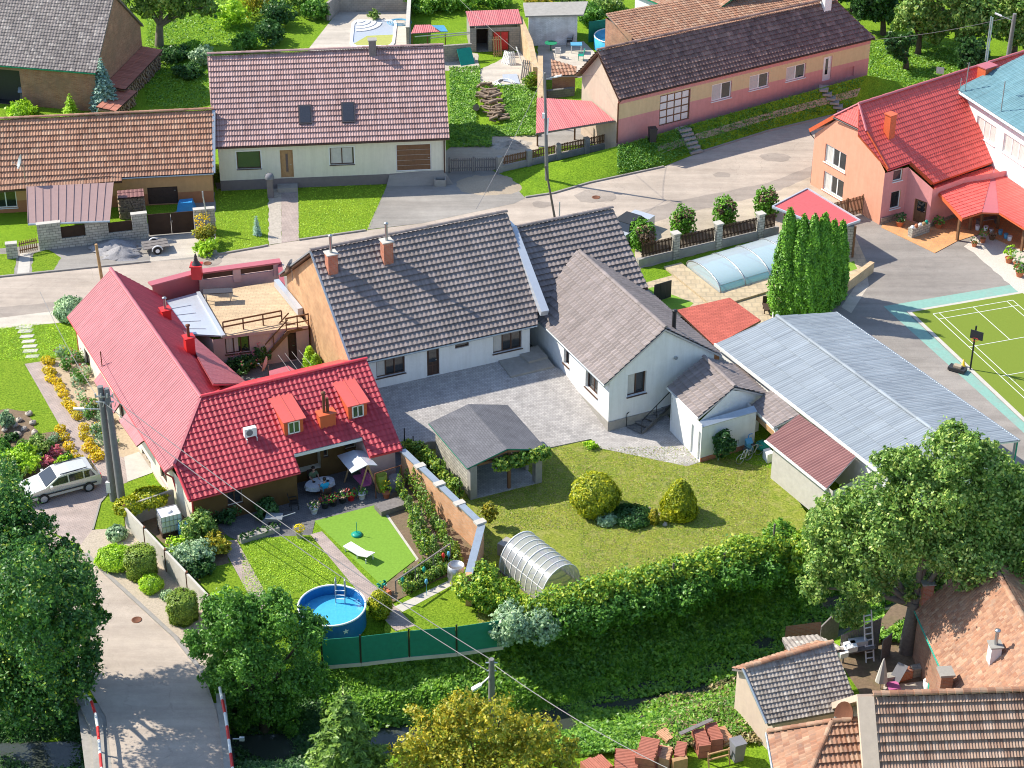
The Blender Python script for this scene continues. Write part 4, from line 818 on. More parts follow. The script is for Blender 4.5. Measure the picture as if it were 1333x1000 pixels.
# ---------------- salmon house with red sheet roof (right)
eN,eF=P(1155.5,220.6,4.35),P(1053.7,170,4.35);M_=(eN+eF)/2
best=min(((lambda a,b_,z:abs((b_-a).normalized().cross(Vector((M_.x,M_.y,z))-a).length))(P(1118,136.4,z),P(1315.6,74,z),z),z)for z in np.arange(5.5,9,.02));zr=float(best[1])
rA,rB=P(1118,136.4,zr),P(1400,47,zr);rd=(rB-rA).normalized();p0=Vector((-rd.y,rd.x,0));hw=abs((eN-rA).dot(p0));hw2=abs((eF-rA).dot(p0))
H=House('salmon_house','salmon two-storey house with bright red sheet roof and clipped gable','house',V3(XY(1200,280),0),[MATS['salmon_wall'],MATS['rose_wall'],MATS['stone_rough']])
oN,nN=pl(eN,eN+rd,rA)
q=pq(oN,nN,(1155.5,220.6),(1184.5,209.5),(1215,238.6),(1296.5,211.7),(1253,100))
top=[eN,onplane(oN,nN,1116.7,176),rA,rB,eN+rd*((rB-eN).dot(rd))]
b=MB();kw=dict(tw=.22,th=.38,amp=.025,step=.028,k=4,m=0,slab=.12)
e1=eN+rd*((rB-eN).dot(rd));hipN=onplane(oN,nN,1116.7,175.5)
tiles(b,[eN,e1,rB,rA,hipN],**kw)
ex=pq(oN,nN,(1184.3,210));eX=eN+rd*((ex[0]-eN).dot(rd));low=onplane(oN,nN,1215,238.6);lr=low+rd*8.5
tiles(b,[low,lr,lr+(eX-low)-rd*(eX-low).dot(rd),eX],**kw)
fN=Vector((2*rA.x-eN.x,2*rA.y-eN.y,4.35));fN=rA+(rA-eN)-rd*2*(rA-eN).dot(rd);fN=M_+(M_-eN);fN.z=4.35;oF,nF=pl(fN,fN+rd,rA);hipF=V3(XY(1077,156,hipN.z),hipN.z)
f1=fN+rd*((rB-fN).dot(rd));hipF=onplane(oF,nF,1077,156)
hipF=fN.lerp(rA,0)if False else Vector(hipF);hipF=fN+(V3(rA-rd*(rA-M_).dot(rd),zr)-fN)*((hipN.z-4.35)/(zr-4.35))
hipN2=eN+(V3(rA-rd*(rA-M_).dot(rd),zr)-eN)*((hipN.z-4.35)/(zr-4.35))
tiles(b,[f1,fN,hipF,rA,rB],**kw);tiles(b,[hipF,hipN2,rA],**kw)
caps(b,rA+Vector((0,0,.05)),rB+Vector((0,0,.05)),.13,1.2,2);caps(b,hipF+Vector((0,0,.05)),rA+Vector((0,0,.05)),.1,1.2,2);caps(b,hipN2+Vector((0,0,.05)),rA+Vector((0,0,.05)),.1,1.2,2)
rf=b.build('roof',[MATS['metal_salmon'],MATS['orange_trim'],MATS['metal_rose_flat']],H.t)
for k_ in((eN,hipN2),(eF,hipF),(eX-nN*.1,low-nN*.1)):b=MB();b.bar(k_[0],k_[1],.05,.28);b.build('verge_board',MATS['orange_trim'],H.t)
b=MB();gutter(b,eN-Vector((0,0,.08)),eX-Vector((0,0,.08)),.08);b.build('gutter',MATS['metal_red_flat'],H.t);b=MB();gutter(b,hipF-Vector((.1,.1,.05)),hipN2-Vector((.1,.1,.05)),.06);b.tube([eF,eF+Vector((.1,.1,-.3)),V3(XY(1056,240),3.7),V3(XY(1055.5,238.5),.05)],.05,8);b.build('hip_gutter',MATS['frame_dark'],H.t)
S0,S1=XY(1055,240),XY(1144.5,292.8)
gm=lambda q_:(q_-V3(S0,0)).dot(Vector(((S1-S0).x,(S1-S0).y,0)).normalized())
H.wall(S0,S1,(4.15,4.25),0,peak=[(.5-.5*(zr-hipN.z)/(zr-4.35),hipN.z-.12),(.5+.5*(zr-hipN.z)/(zr-4.35),hipN.z-.12)],m=0,ops=[win((1075,186.5),(1101,213),n=3,frame=MATS['frame_white_gloss'],curtain=.35,fw=.09,h=1.45),win((1072.8,222),(1097.5,249),n=3,frame=MATS['frame_white_gloss'],curtain=.35,fw=.09,h=1.5)])
P1,P2,P3_=XY(1175,284.5),XY(1208,297),XY(1250,281)
H.wall(S1,P1,plz(oN,nN,S1.x,S1.y)-.2,0,m=1,ops=[win((1164,217.5),(1174,233.5),n=1,frame=MATS['frame_white_gloss'],h=1.2),win((1160.5,250.5),(1170.5,271),n=1,frame=MATS['frame_white_gloss'],h=1.4)])
H.wall(P1,P2,(4.1,3.15),0,m=1,ops=[door((1191,258),(1204,290),frame=MATS['wood_brown'],panel=MATS['wood_brown'],n=2,rows=2,z0=.08,light=(.2,.8,.5,.92))])
H.wall(P2,P3_,3.1,0,m=1);H.wall(P3_,P3_+Vector((8,3)),3.1,0,m=1);H.wall(S0+(S0-S1)*.0+Vector((rd.x,rd.y))*14,S0,4.2,0,m=0);H.done()
uu=Vector((rd.x,rd.y));cq=onplane(oN,nN,1157,176);c1=chimney(rf,1157,176,cq.z,149,.6,.6,uu,'orange_trim','orange_trim');chimney(rf,1283,104,zr-.6,86,1.2,.8,uu,'orange_trim','metal_rose_flat')
b=MB();b.wallseg(S1+Vector((.1,-.04)),P1+Vector((0,-.04)),.06,0,.55);b.build('plinth',MATS['stone_rough'],H.t);b=MB();b.wallseg(P2,P3_,.06,0,.35);b.build('plinth',MATS['stone_rough'],H.t)
# lower porch roofs of the salmon house
LW0,LW1=onplane(oN,nN,1215,238.6),onplane(oN,nN,1296.5,211.7)
zl=2.45;po=[P(1252.6,284.8,zl),P(1278,276.5,zl)];uz=low.z-.35
o1,n1_=pl(po[0],po[0]+rd,P(1213.6,241.5,uz));top0,top1=onplane(o1,n1_,1213.6,241.5),onplane(o1,n1_,1294,216)
b=MB();tiles(b,[po[0],onplane(o1,n1_,1278,276.8),top1,top0],**kw)
e2,e3=P(1300.5,277.3,zl),P(1420,352,zl);tp=top1;o2,n2_=pl(e2,e3,tp);tp3=onplane(o2,n2_,1420,290)
tiles(b,[e2,e3,tp3,tp],tw=.2,th=3,amp=.03,step=0,k=4,m=0,slab=.12)
b.slab([onplane(o1,n1_,1278,276.8)+Vector((0,0,.02)),e2,tp+Vector((0,0,.02))],.12,2,1)
pr=b.build('porch_roof',[MATS['metal_salmon'],MATS['orange_trim'],MATS['metal_rose_flat']],H.t)
b=MB();b.bar(po[0]-Vector((0,0,.12)),top0-Vector((0,0,.12)),.06,.26);b.build('verge_board',MATS['orange_trim'],H.t)
b=MB();b.slab([P(1273,262,3.3),P(1279.5,271,3.0),P(1284.5,258,3.4),P(1279,247,3.7)],.03);
for px,py,zt in((1245.8,313.5,2.45),(1276,300,2.35),(1298,298,2.35),(1329.5,327.5,2.3),(1262,300,2.3)):
 p_=XY(px,py);b=MB();b.box(p_,uu,Vector((-uu.y,uu.x)),.17,.17,.05,zt);b.build('post',MATS['wood_brown'],H.t)
b=MB();b.bar(P(1250,285,2.2),P(1279,277,2.2),.14,.16);b.bar(P(1279,277,2.2),P(1303,278,2.2),.14,.16);b.bar(P(1303,278,2.2),P(1400,340,2.2),.14,.16);b.build('beam',MATS['wood_brown'],H.t)
# ---------------- white house with teal roof (right edge)
E0,E1=P(1244,116,6.9),P(1311,160,6.9);dd=(E1-E0).normalized();E2=E0+dd*17;nn=Vector((-dd.y,dd.x,0))
H=House('white_house','tall white house with teal tiled roof at the right edge','house',V3((E0+E2)/2,0),MATS['bright_white'])
w0,w1=E0+nn*.45+dd*.3,E2+nn*.45
H.wall(w0,w1,6.75,0,ops=[win((1272.5,150),(1296.5,173),n=3,frame=MATS['frame_white_gloss'],curtain=.95,fw=.09,h=1.45),win((1307.5,173),(1336,196),n=3,frame=MATS['frame_white_gloss'],curtain=.95,fw=.09,h=1.45)])
w2=w0+nn*9;H.wall(w2,w0,6.75,0);H.wall(w1+nn*9,w2,6.75);H.done()
T0=P(1333,72.5,8.8);o_,n_=pl(E0,E2,T0);sl_=[E0,E2,onplane(o_,n_,1500,130),onplane(o_,n_,1420,29)]
b=MB();tiles(b,sl_,.2,.35,.025,.03,4,0,slab=.2);rf=b.build('roof',[MATS['metal_teal'],MATS['frame_white']],H.t)
b=MB();gutter(b,E0-Vector((0,0,.15)),E2-Vector((0,0,.15)),.09);q=w0+dd*2.4+nn*-.08
b.tube([q+Vector((0,0,6.6)),q+Vector((0,0,3.2))],.05,8);q=w0+dd*2.62+nn*-.08;b.tube([q+Vector((0,0,6.6)),q+Vector((0,0,3.2))],.05,8);b.build('gutter',MATS['zinc'],H.t)
b=MB();m0=onplane(o_,n_,1303,146);b.tube([m0,m0+Vector((0,0,2.4))],.04,8);b.build('mast',MATS['steel'],H.t)
t=thing('antenna','twin-pole antenna mast at the corner of the teal roof','antenna',V3(E0,6.9));b=MB();m0=onplane(o_,n_,1256,119)
b.tube([m0,m0+Vector((.1,.2,2.2))],.035,8);b.tube([m0+Vector((-.4,0,0)),m0+Vector((-.35,.1,1.0))],.035,8);b.build('pole',MATS['steel'],t);b=MB()
for i in range(7):c_=m0+Vector((.1,.2,1.5+i*.1));b.bar(c_-Vector((.18-.01*i,0,0)),c_+Vector((.18-.01*i,0,0)),.02)
b.build('element',MATS['rust'],t)
def xy2(v):return Vector((v.x,v.y))
# ================================================================== central white house (four roofs)
H=House('white_farmhouse','L-shaped white house with several grey-brown tiled roofs round a paved courtyard','house',P(700,480),[MATS['white_wall'],MATS['brick_ochre'],MATS['stone_plinth']])
FB=MATS['frame_brown']
# wing A (long, two chimneys)
eL,eR=P(457,476,3.77),P(699,423.5,3.77);rL,rR=P(404,329,8.42),P(657,278.7,8.42);o_,n_=pl(eL,eR,rL);rR=onplane(o_,n_,660,278);u=(eR-eL).normalized();p=Vector((-u.y,u.x,0));d=(rL-eL).dot(p);ins=.4;zw=3.77+ins*4.65/d-.16
A=eL+u*.15+p*ins;A2=A+p*2*(d-ins);LW_=min((rR-rL).dot(u),(eR-eL).dot(u))-.45;B=A+u*LW_;B2=A2+u*LW_
fc=[win((489.5,470),(527.5,489.5),n=3,frame=FB,sillmat=FB,curtain=.3,h=1.25,deep=.2),door((555.5,453),(572.3,489.5),frame=FB,panel=MATS['wood_dark'],n=2,rows=3,light=(.2,.8,.45,.92),z0=1.55),win((592.5,448),(610.5,454),n=1,frame=FB,sill=False,h=.35),win((642,438.5),(679,453),n=3,frame=FB,sillmat=FB,curtain=.3,h=1.25,deep=.2)]
H.wall(A,B,zw,1.2,ops=fc);H.wall(A2,A,zw,0,peak=(.5,8.22),m=1);H.wall(B2,A2,zw,0);H.wall(B,B2,zw,0,peak=(.5,8.22));WA,WB_=xy2(A),xy2(B)
ra=gable_roof(H,eL,eR,rL,rR,'tile_grey',.3,.42,.045,.11,gut='zinc',fmid=onplane(o_,n_,699.5,394))
b=MB();pr=Vector((0,0,.1));b.bar(eL+pr,rL+pr,.12,.1);f_=2*(rL-p*0)-eL;fL=Vector((f_.x,f_.y,3.77));b.bar(rL+pr,fL+pr,.12,.1);b.build('verge_trim',MATS['zinc'],H.t)
UA=Vector((u.x,u.y))
oa,na=pl(eL,eR,rL)
for cx,cy,tp in((432,353,330),(504,340,314)):
 c_=chimney(ra,cx,cy,onplane(oa,na,cx,cy).z,tp,.62,.62,UA,'brick_red','pale_concrete',pipe=1.15)
# wing B (behind)
zr=7.25;eBr=P(843.6,375,4.0);r0,r1=P(671.5,298.6,zr),P(797.7,273,zr);o_,n_=pl(eBr,eBr+(r1-r0),r0);eBl=onplane(o_,n_,716,405);eBl=eBr+(r0-r1).normalized()*((r1-r0).length+1.0)
gable_roof(H,eBl,eBr,r0,r1,'tile_grey',.3,.42,.04,.11)
ub=(r1-r0).normalized();pb_=Vector((-ub.y,ub.x,0));dB=(r0-eBl).dot(pb_);q0=r0-pb_*(dB-.35);q1=r1-pb_*(dB-.35)-ub*.15;q3=r0+pb_*(dB-.35);q2=r1+pb_*(dB-.35)-ub*.15
H.wall(q0,q1,4.0);H.wall(q1,q2,4.0,peak=(.5,7.05));H.wall(q2,q3,4.0)
b=MB();b.bar(P(667,298,7.6),P(709,408,4.5),.5,.5);b.bar(P(660,292,7.5),P(668,300,7.6),.5,.4);b.build('parapet',MATS['white_sheet'],H.t)
# wing C (gabled, towards the lawn)
eN,eF=P(787,502,3.5),P(939,463,3.5);ap=(eN+eF)/2;r1=V3(ap,6.35);far=P(754.4,329,6.35);uc=(far-r1);uc.z=0;Lc=uc.length;uc.normalize()
eNf=eN+uc*Lc;eFf=eF+uc*Lc;r0=r1+uc*Lc
gC=lambda:None
b=MB();o_,n_=pl(eNf,eN,r1);low=onplane(o_,n_,695.7,414.6);lowt=onplane(o_,n_,699.5,400.6)
eNf2=eN+uc*((low-eN).dot(uc));kwc=dict(tw=.3,th=.42,amp=.04,step=.09,k=4,m=0,slab=.13)
r0b=r1+uc*(Lc+.3);tiles(b,[eNf2,eN,r1,r0b,lowt],**kwc);tiles(b,[eF,eFf,r0,r1],**kwc);caps(b,r0+Vector((0,0,.08)),r1+Vector((0,0,.08)),.14,.36,0)
b.build('roof',[MATS['tile_grey'],MATS['zinc']],H.t);b=MB();gutter(b,eN-Vector((0,0,.05)),eNf2-Vector((0,0,.05)),.075);gutter(b,eF-Vector((0,0,.05)),eFf-Vector((0,0,.05)),.09);b.build('gutter',MATS['zinc'],H.t)
pc=(eF-eN);pc.z=0;Wc=pc.length;pc.normalize();insc=.42;a1=eN+pc*insc+uc*.15;b1=eF-pc*insc+uc*.15;a0=a1+uc*(Lc+1.2);zc=3.5+insc*(2.85/(Wc/2))-.17
H.wall(a0,a1,zc,0,ops=[win((734,452),(741,473),n=1,frame=FB,sillmat=FB,h=1.1,deep=.25),win((762.5,480),(778,507),n=2,frame=FB,sillmat=FB,h=1.25,deep=.25)])
H.wall(a1,b1,zc,0,peak=(.5,6.15),ops=[win((817.5,488.5),(840,524),n=2,frame=FB,sillmat=FB,curtain=.4,deep=.25,h=1.55)])
H.wall(b1,b1+uc*Lc,zc,0)
H.done()
b=MB();b.wallseg(a0,a1-uc*.03,.06,0,.75);b.wallseg(a1-pc*.0-uc*.03,b1,.06,0,.75);b.build('plinth',MATS['stone_plinth'],H.t)
for q_,zz in(((875,413),0),):
 c_=onplane(*pl(eF,eFf,r1),877,429);b=MB();b.tube([c_-Vector((0,0,.3)),c_+Vector((0,0,1.25))],.13,10);b.lathe(c_+Vector((0,0,1.2)),[(.13,0),(.18,.05),(.18,.12),(.02,.16)],10);b.build('stovepipe',MATS['black_metal'],H.t)
g_=V3(a1,0).lerp(V3(b1,0),.62);b=MB();b.tube([g_+Vector((0,0,4.1))-uc*.02,g_+Vector((0,0,4.1))-uc*.12],.12,12);b.build('vent',MATS['zinc'],H.t)
# annex D with the white door
H=House('white_annex','small white annex with tiled saddle roof and plain white door beside the outdoor steps','annex',P(945,590),MATS['white_wall'])
eN,eF=P(908.6,544.8,2.6),P(1000,515,2.6);ap=(eN+eF)/2;zr=3.92;r1=V3(ap,zr);fr=P(919,469,zr);ud=(fr-r1);ud.z=0;Ld=ud.length+.3;ud.normalize();pd_=eF-eN;pd_.z=0;Wd=pd_.length;pd_.normalize()
b=MB();kwd=dict(tw=.3,th=.42,amp=.04,step=.09,k=4,m=0,slab=.12);tiles(b,[eN+ud*Ld,eN,r1,r1+ud*Ld],**kwd);tiles(b,[eF,eF+ud*Ld,r1+ud*Ld,r1],**kwd);caps(b,r1+ud*Ld+Vector((0,0,.08)),r1+Vector((0,0,.08)),.13,.36,0)
b.build('roof',[MATS['tile_grey'],MATS['zinc']],H.t);b=MB();gutter(b,eN-Vector((0,0,.04)),eN+ud*Ld-Vector((0,0,.04)),.08);b.build('gutter',MATS['frame_white'],H.t)
a1=XY(911,602);b1=XY(981.3,581);pv=(b1-a1).normalized();a0=a1+Vector((ud.x,ud.y))*Ld
H.wall(a0,a1,2.65,0,ops=[door((900.5,551.5),(910.3,600),frame=MATS['frame_white_gloss'],panel=MATS['frame_white_gloss'],n=1,gap=.0,z0=.03),dict(kind='door',tl=(865.5,509),br=(874.5,530),frame=MATS['frame_white'],panel=MATS['yellow_render'],n=1,z0=.7,h=None)if False else win((865.5,509),(874.5,530),n=1,glass=MATS['yellow_render'],sill=False,h=1.6)])
H.wall(a1,b1,2.5,0,ops=[win((955,574.5),(961.5,582),n=1,h=.35,sill=False)])
zt=2.5;uu_=Vector((ud.x,ud.y));a1b=a1+uu_*.35;b1b=eF+ud*.35-pd_*.3;b1b=Vector((b1b.x,b1b.y));H.wall(a1b,b1b,2.65,0,peak=(.5,zr-.1));H.wall(b1b,b1b+uu_*(Ld-.4),2.65)
H.wall(b1,b1+uu_*2,2.5);H.done();b=MB();b.wallseg(a1-uu_*.02,b1-uu_*.02,.05,0,.3);b.build('plinth',MATS['brick_red'],H.t)
b=MB();b.slab([V3(a1-uu_*.08,2.5),V3(b1-uu_*.08,2.5),V3(b1+uu_*.36,2.66),V3(a1+uu_*.36,2.66)],.05);b.build('ledge',MATS['zinc'],H.t)
# outdoor steps with railing
t=thing('garden_steps','dark concrete steps with black railing beside the white annex','steps',P(848,560));s0,s1=XY(835,566),XY(872,541);s0b=XY(827,556);dd=(s1-s0).normalized();w_=Vector((-dd.y,dd.x))*1.15
for i in range(5):
 f=i/5;c_=s0+(s1-s0)*(f+.1);b=MB();b.box(c_+w_/2,dd,w_.normalized(),(s1-s0).length/5+.08,1.2,.15+i*.16-.06,.15+i*.16);b.build('step',MATS['block_dark'],t)
b=MB();b.bar(V3(s0,.05),V3(s1,.75),.08,.2);b.bar(V3(s0+w_,.05),V3(s1+w_,.75),.08,.2);b.build('stringer',MATS['block_dark'],t)
b=MB();
for off in(Vector((0,0)),w_):
 b.bar(V3(s0+off,1.0),V3(s1+off,1.8),.04)
 for f in(0,.5,1):q=s0.lerp(s1,f)+off;b.bar(V3(q,.1+.7*f),V3(q,1.0+.8*f),.035)
b.bar(V3(s0+w_,.55),V3(s1+w_,1.35),.02);b.build('railing',MATS['black_metal'],t)
# sloping paved courtyard and its raised concrete slabs
_wd=(WB_-WA).normalized();_wn=Vector((_wd.y,-_wd.x))
def fy(x,y):return 1.5*max(0.0,min(1.0,1-((Vector((x,y))-WA).dot(_wn))/8.6))
def TF(px,py,dz=0.0):
 z=0.0
 for _ in range(30):p=P(px,py,z);z=z*.5+(fy(p.x,p.y)+dz)*.5
 p=P(px,py,z);return Vector((p.x,p.y,fy(p.x,p.y)+dz))
bm=bmesh.new();q=[TF(*k)for k in((455,500),(474,505),(711,452),(745,490),(793,548),(860,530),(912,592),(912.5,601.5),(894.6,607.3),(840,596),(782,584),(769.6,571.6),(715,583),(700,598),(640,575),(560,575),(522,584))]
q[0]=V3(WA+_wn*.1-_wd*.8,0);q[1]=V3(WA-_wn*.3,0);q[2]=V3(WB_-_wn*.3,0)
f=bm.faces.new([bm.verts.new((v.x,v.y,0))for v in q]);bmesh.ops.triangulate(bm,faces=[f])
for k in range(0,24):c=WA+_wn*(.4*k);bmesh.ops.bisect_plane(bm,geom=bm.verts[:]+bm.edges[:]+bm.faces[:],plane_co=(c.x,c.y,0),plane_no=(_wn.x,_wn.y,0))
bm.verts.index_update();b=MB();b.add([(v.co.x,v.co.y,fy(v.co.x,v.co.y)+.018)for v in bm.verts],[tuple(v.index for v in(g.verts if g.normal.z>0 else reversed(g.verts[:])))for g in bm.faces]);bm.free();struct('courtyard',b,MATS['paver_grey'])
b=MB()
for i in range(len(q)):a,c=q[i],q[(i+1)%len(q)];b.quad((a.x,a.y,-.05),(c.x,c.y,-.05),(c.x,c.y,fy(c.x,c.y)+.017),(a.x,a.y,fy(a.x,a.y)+.017))
struct('courtyard_edge',b,MATS['concrete'])
b=MB();b.slab([TF(*k,.15)for k in((664.8,490),(721.5,476.5),(699.5,450.5),(645,464.5))],.3);b.slab([TF(*k,.27)for k in((688,471),(713,464),(700,449.5),(672,457))],.3);struct('slab',b,MATS['concrete'])
# lean-to E between annex and shed, shed F, hall G, shingle roof
H=House('tiled_passage','narrow tiled lean-to roof between the white annex and the brown sheet shed','lean-to',P(1005,570),MATS['white_wall'])
q=[P(977,528.5,2.3),P(1007,557,2.3),P(1041,540,2.95),P(1004,508,2.95)];b=MB();tiles(b,q,.3,.345,.03,.05,4,0,slab=.1);b.build('roof',[MATS['tile_grey'],MATS['frame_white']],H.t)
w0,w1=q[0]+(q[3]-q[0])*.12,q[1]+(q[2]-q[1])*.12;H.wall(w0,w1,2.2,1.6);H.done();b=MB();b.bar(V3(w0,1.75),V3(w1,1.75),.12,.3);b.build('beam',MATS['wood_raw'],H.t);b=MB()
for q_ in(w0,w1):b=MB();b.box((q_.x,q_.y),(1,0),(0,1),.18,.18,0,2.2);b.build('post',MATS['white_wall'],H.t)
H=House('brown_shed','pale rendered shed with brown corrugated metal roof beside the grey hall','shed',P(1040,645),MATS['pale_concrete'])
q=[P(996.8,572.9,2.4),P(1076,636.6,2.4),P(1114,594.6,3.0),P(1040,539.7,3.0)];b=MB();tiles(b,q,.2,6,.04,0,4,0,slab=.06);b.build('roof',[MATS['metal_brown'],MATS['frame_white']],H.t)
w0,w1=XY(1003,622.6),XY(1003,622.6)+(Vector((q[1].x,q[1].y))-Vector((q[0].x,q[0].y)))*.97;dn=(w1-w0).normalized();nn_=Vector((-dn.y,dn.x));H.wall(w0,w1,2.42);H.wall(w1,w1+nn_*3,(2.42,2.9));H.wall(w0+nn_*3,w0,(2.9,2.42));H.done();b=MB();gutter(b,q[0]-Vector((.05,.05,.05)),q[1]-Vector((.05,.05,.05)),.07);b.build('gutter',MATS['white_paint'],H.t)
H=House('grey_hall','long low hall under pale grey corrugated sheets next to the asphalt yard','hall',P(1150,560),MATS['white_wall'])
eLf,rf_,eRf=P(930,449,3.0),P(1011,412,3.87),P(1088.6,407,3.0);eRn=P(1327,574,3.0);ug=(eRn-eRf).normalized();Lg=(eRn-eRf).length;eLn=eLf+ug*Lg;rn=rf_+ug*Lg
b=MB();tiles(b,[eLf,eLn,rn,rf_],.18,1.55,.02,.03,4,0,slab=.08);tiles(b,[eRn,eRf,rf_,rn],.18,1.55,.02,.03,4,0,slab=.08);caps(b,rf_+Vector((0,0,.03)),rn+Vector((0,0,.03)),.13,1.1,2)
tilemat('eternit_sheet',[(.235,.27,.31),(.3,.34,.38),(.26,.3,.34)],.6);b.build('roof',[MATS['eternit_sheet'],MATS['frame_white'],MATS['eternit_sheet']],H.t)
b=MB();b.bar(eLf+Vector((0,0,.03)),eLn+Vector((0,0,.03)),.1,.18);b.build('fascia',MATS['frame_white'],H.t);b=MB();gutter(b,eRf,eRn,.08);e_=eRn;b.tube([e_+Vector((-.1,0,-.1)),(e_.x-.1,e_.y,.05)],.05,8,1);b.build('gutter',[MATS['zinc'],MATS['plastic_teal']],H.t)
pg=Vector((-ug.y,ug.x));ug2=xy2(ug);a_=xy2(eLf)+pg*.3+ug2*.2;b_=xy2(eLn)+pg*.3-ug2*.6;c_=xy2(eRn)-pg*1.3-ug2*.6;d_=xy2(eRf)-pg*.3+ug2*.2
H.wall(a_,b_,2.95);H.wall(b_,c_,(2.95,3.0),peak=(.5,3.7));H.wall(c_,d_,3.0);H.wall(d_,a_,2.95,peak=(.5,3.75));H.done()
b=MB();
for f in(.0,.33,.66):q_=xy2(eRn).lerp(xy2(eRf),f*.45+.012)-pg*.1;b.box(q_,ug2,pg,.1,.1,0,2.95)
b.build('post',MATS['steel'],H.t)
H=House('shingle_shed','low shed with flat brick-red shingle roof between white house and pool terrace','shed',P(930,440),MATS['wood_brown'])
q=[P(930,450,2.65),P(990.5,417,2.65),P(950,387.5,3.0),P(881,403.5,3.0)];b=MB();b.slab(q,.14,0,1);o=b.build('roof',[MATS['red_shingle'],MATS['frame_brown']],H.t)
brickmat('shingle_red',(.54,.14,.1),(.47,.12,.09),(.33,.08,.06),.3,.17,bmp=.6);o.data.materials[0]=MATS['shingle_red']
def shed_walls(H,q,z,ins=.93,m=0):
 c_=sum((Vector(k)for k in q),Vector())/len(q);k_=[xy2(c_+(Vector(v)-c_)*ins)for v in q]
 for i in range(len(k_)):H.wall(k_[i],k_[(i+1)%len(k_)],z,m=m)
shed_walls(H,q,2.5);H.done()
# ================================================================== red-roofed house (left)
zrL=5.3;zeL=2.62;R0,R1=P(144,350.8,zrL),P(261.4,518,zrL);ur=(R1-R0).normalized();L0,L1=P(88,412,zeL),P(215.5,615,zeL);o1,n1=pl(L0,L0+ur,R1);L1p=onplane(o1,n1,215.5,615)
H=House('red_roofed_house','rambling cream house under red and rose sheet-metal roofs with two dormers','house',P(240,600),[MATS['cream_wall'],MATS['cladding'],MATS['lime_trim'],MATS['plaster_pink'],MATS['yellow_render']])
G1x=onplane(o1,n1,226.5,606.5);b=MB();kl=dict(tw=.2,th=.42,amp=.018,step=.022,k=4,m=0,slab=.1)
tiles(b,[onplane(o1,n1,88,412),L1p,G1x,R1,R0],tw=.21,th=.42,amp=.03,step=.004,k=4,m=0,slab=.1,prof='rib')
L0=onplane(o1,n1,88,412);pr_=Vector((ur.y,-ur.x,0));pr_=-pr_ if(pr_.dot(L0-R0)>0)else pr_
hw=abs((L0-R0).dot(pr_));mL0=L0+pr_*2*hw
o2,n2=pl(V3(mL0,zeL),V3(mL0,zeL)+ur,R1)
e_a=onplane(o2,n2,181,374);e_b=onplane(o2,n2,204,393.5);e_c=onplane(o2,n2,318,500)
eRs=V3(R0+pr_*hw,zeL+.0);m_=onplane(o2,n2,233,434)
tiles(b,[V3(R1+pr_*hw+ur*0,zeL),V3(R0+pr_*hw,zeL),R0,R1],tw=.2,th=.36,amp=.03,step=.045,k=4,m=3,slab=.1)
q4=[P(322,500,2.75),P(249,436,2.75),P(210,421,3.7),P(262,505,3.7)]
caps(b,R0+Vector((0,0,.03)),R1+Vector((0,0,.03)),.12,1.5,2)
rl=b.build('long_roof',[MATS['metal_rose'],MATS['metal_rose_flat'],MATS['metal_rose_flat'],MATS['metal_red']],H.t)
b=MB();o3,n3=pl(q4[0],q4[1],q4[2]);tiles(b,[q4[0],q4[1],onplane(o3,n3,236,428),onplane(o3,n3,277,500)],tw=.2,th=.42,amp=.02,step=.022,k=4,m=0,slab=.1);b.build('shallow_roof',[MATS['metal_rose'],MATS['metal_rose_flat']],H.t)
# the cross roof with the dormers
F0=P(246,652,2.15);S1_=P(479,468,zrL);uf=(S1_-R1);uf.z=0;uf.normalize();oF,nF=pl(F0,F0+uf,R1);OP=lambda x,y:onplane(oF,nF,x,y);vF=nF.cross(uf);vF=vF if vF.z>0 else-vF
c1_,c2_,c3_,c4_=OP(246,652),OP(391,615),OP(471,569.5),OP(523.8,584.4);top_=lambda q_:q_+vF*((R1-q_).dot(vF))
def dn(q_,l):return q_
kr=dict(tw=.3,th=.36,amp=.055,step=.05,k=5,m=0,slab=.12)
b=MB();mid_l=c2_;t2=top_(c2_);t4=top_(c4_);w3=c3_+vF*((c4_-c3_).dot(vF));t3=top_(c3_)
c1b=c1_+vF*((c2_-c1_).dot(vF));G1=OP(227,607);tiles(b,[c1_,c2_,t2,R1,G1],**kr);mq=OP(391,589.5);mq=c2_+vF*((mq-c2_).dot(vF));mq2=c3_+vF*((mq-c3_).dot(vF));tiles(b,[mq,mq2,t3,t2],**kr);tiles(b,[w3,c4_,t4,t3],**kr)
b.slab([R1+Vector((0,0,-.02)),t4+Vector((0,0,-.02)),V3(t4+Vector((-uf.y,uf.x,0))*4.6,2.9),V3(R1+Vector((-uf.y,uf.x,0))*4.6,2.9)],.1,1)
caps(b,R1+Vector((0,0,.06)),t4+Vector((0,0,.06)),.12,1.4,1);caps(b,OP(246,652)+nF*.08,G1+nF*.08,.08,1.2,1)
rr=b.build('cross_roof',[MATS['metal_red'],MATS['metal_red_flat']],H.t)
# hip between L slope and front slope
hp=onplane(o1,n1,215.5,615);b=MB();b.bar(R1+Vector((0,0,.08)),G1+Vector((0,0,.1)),.16,.06);b.bar(G1+Vector((0,0,.05)),hp+Vector((0,0,.05)),.12,.08);b.build('hip_flashing',MATS['metal_rose_flat'],H.t)
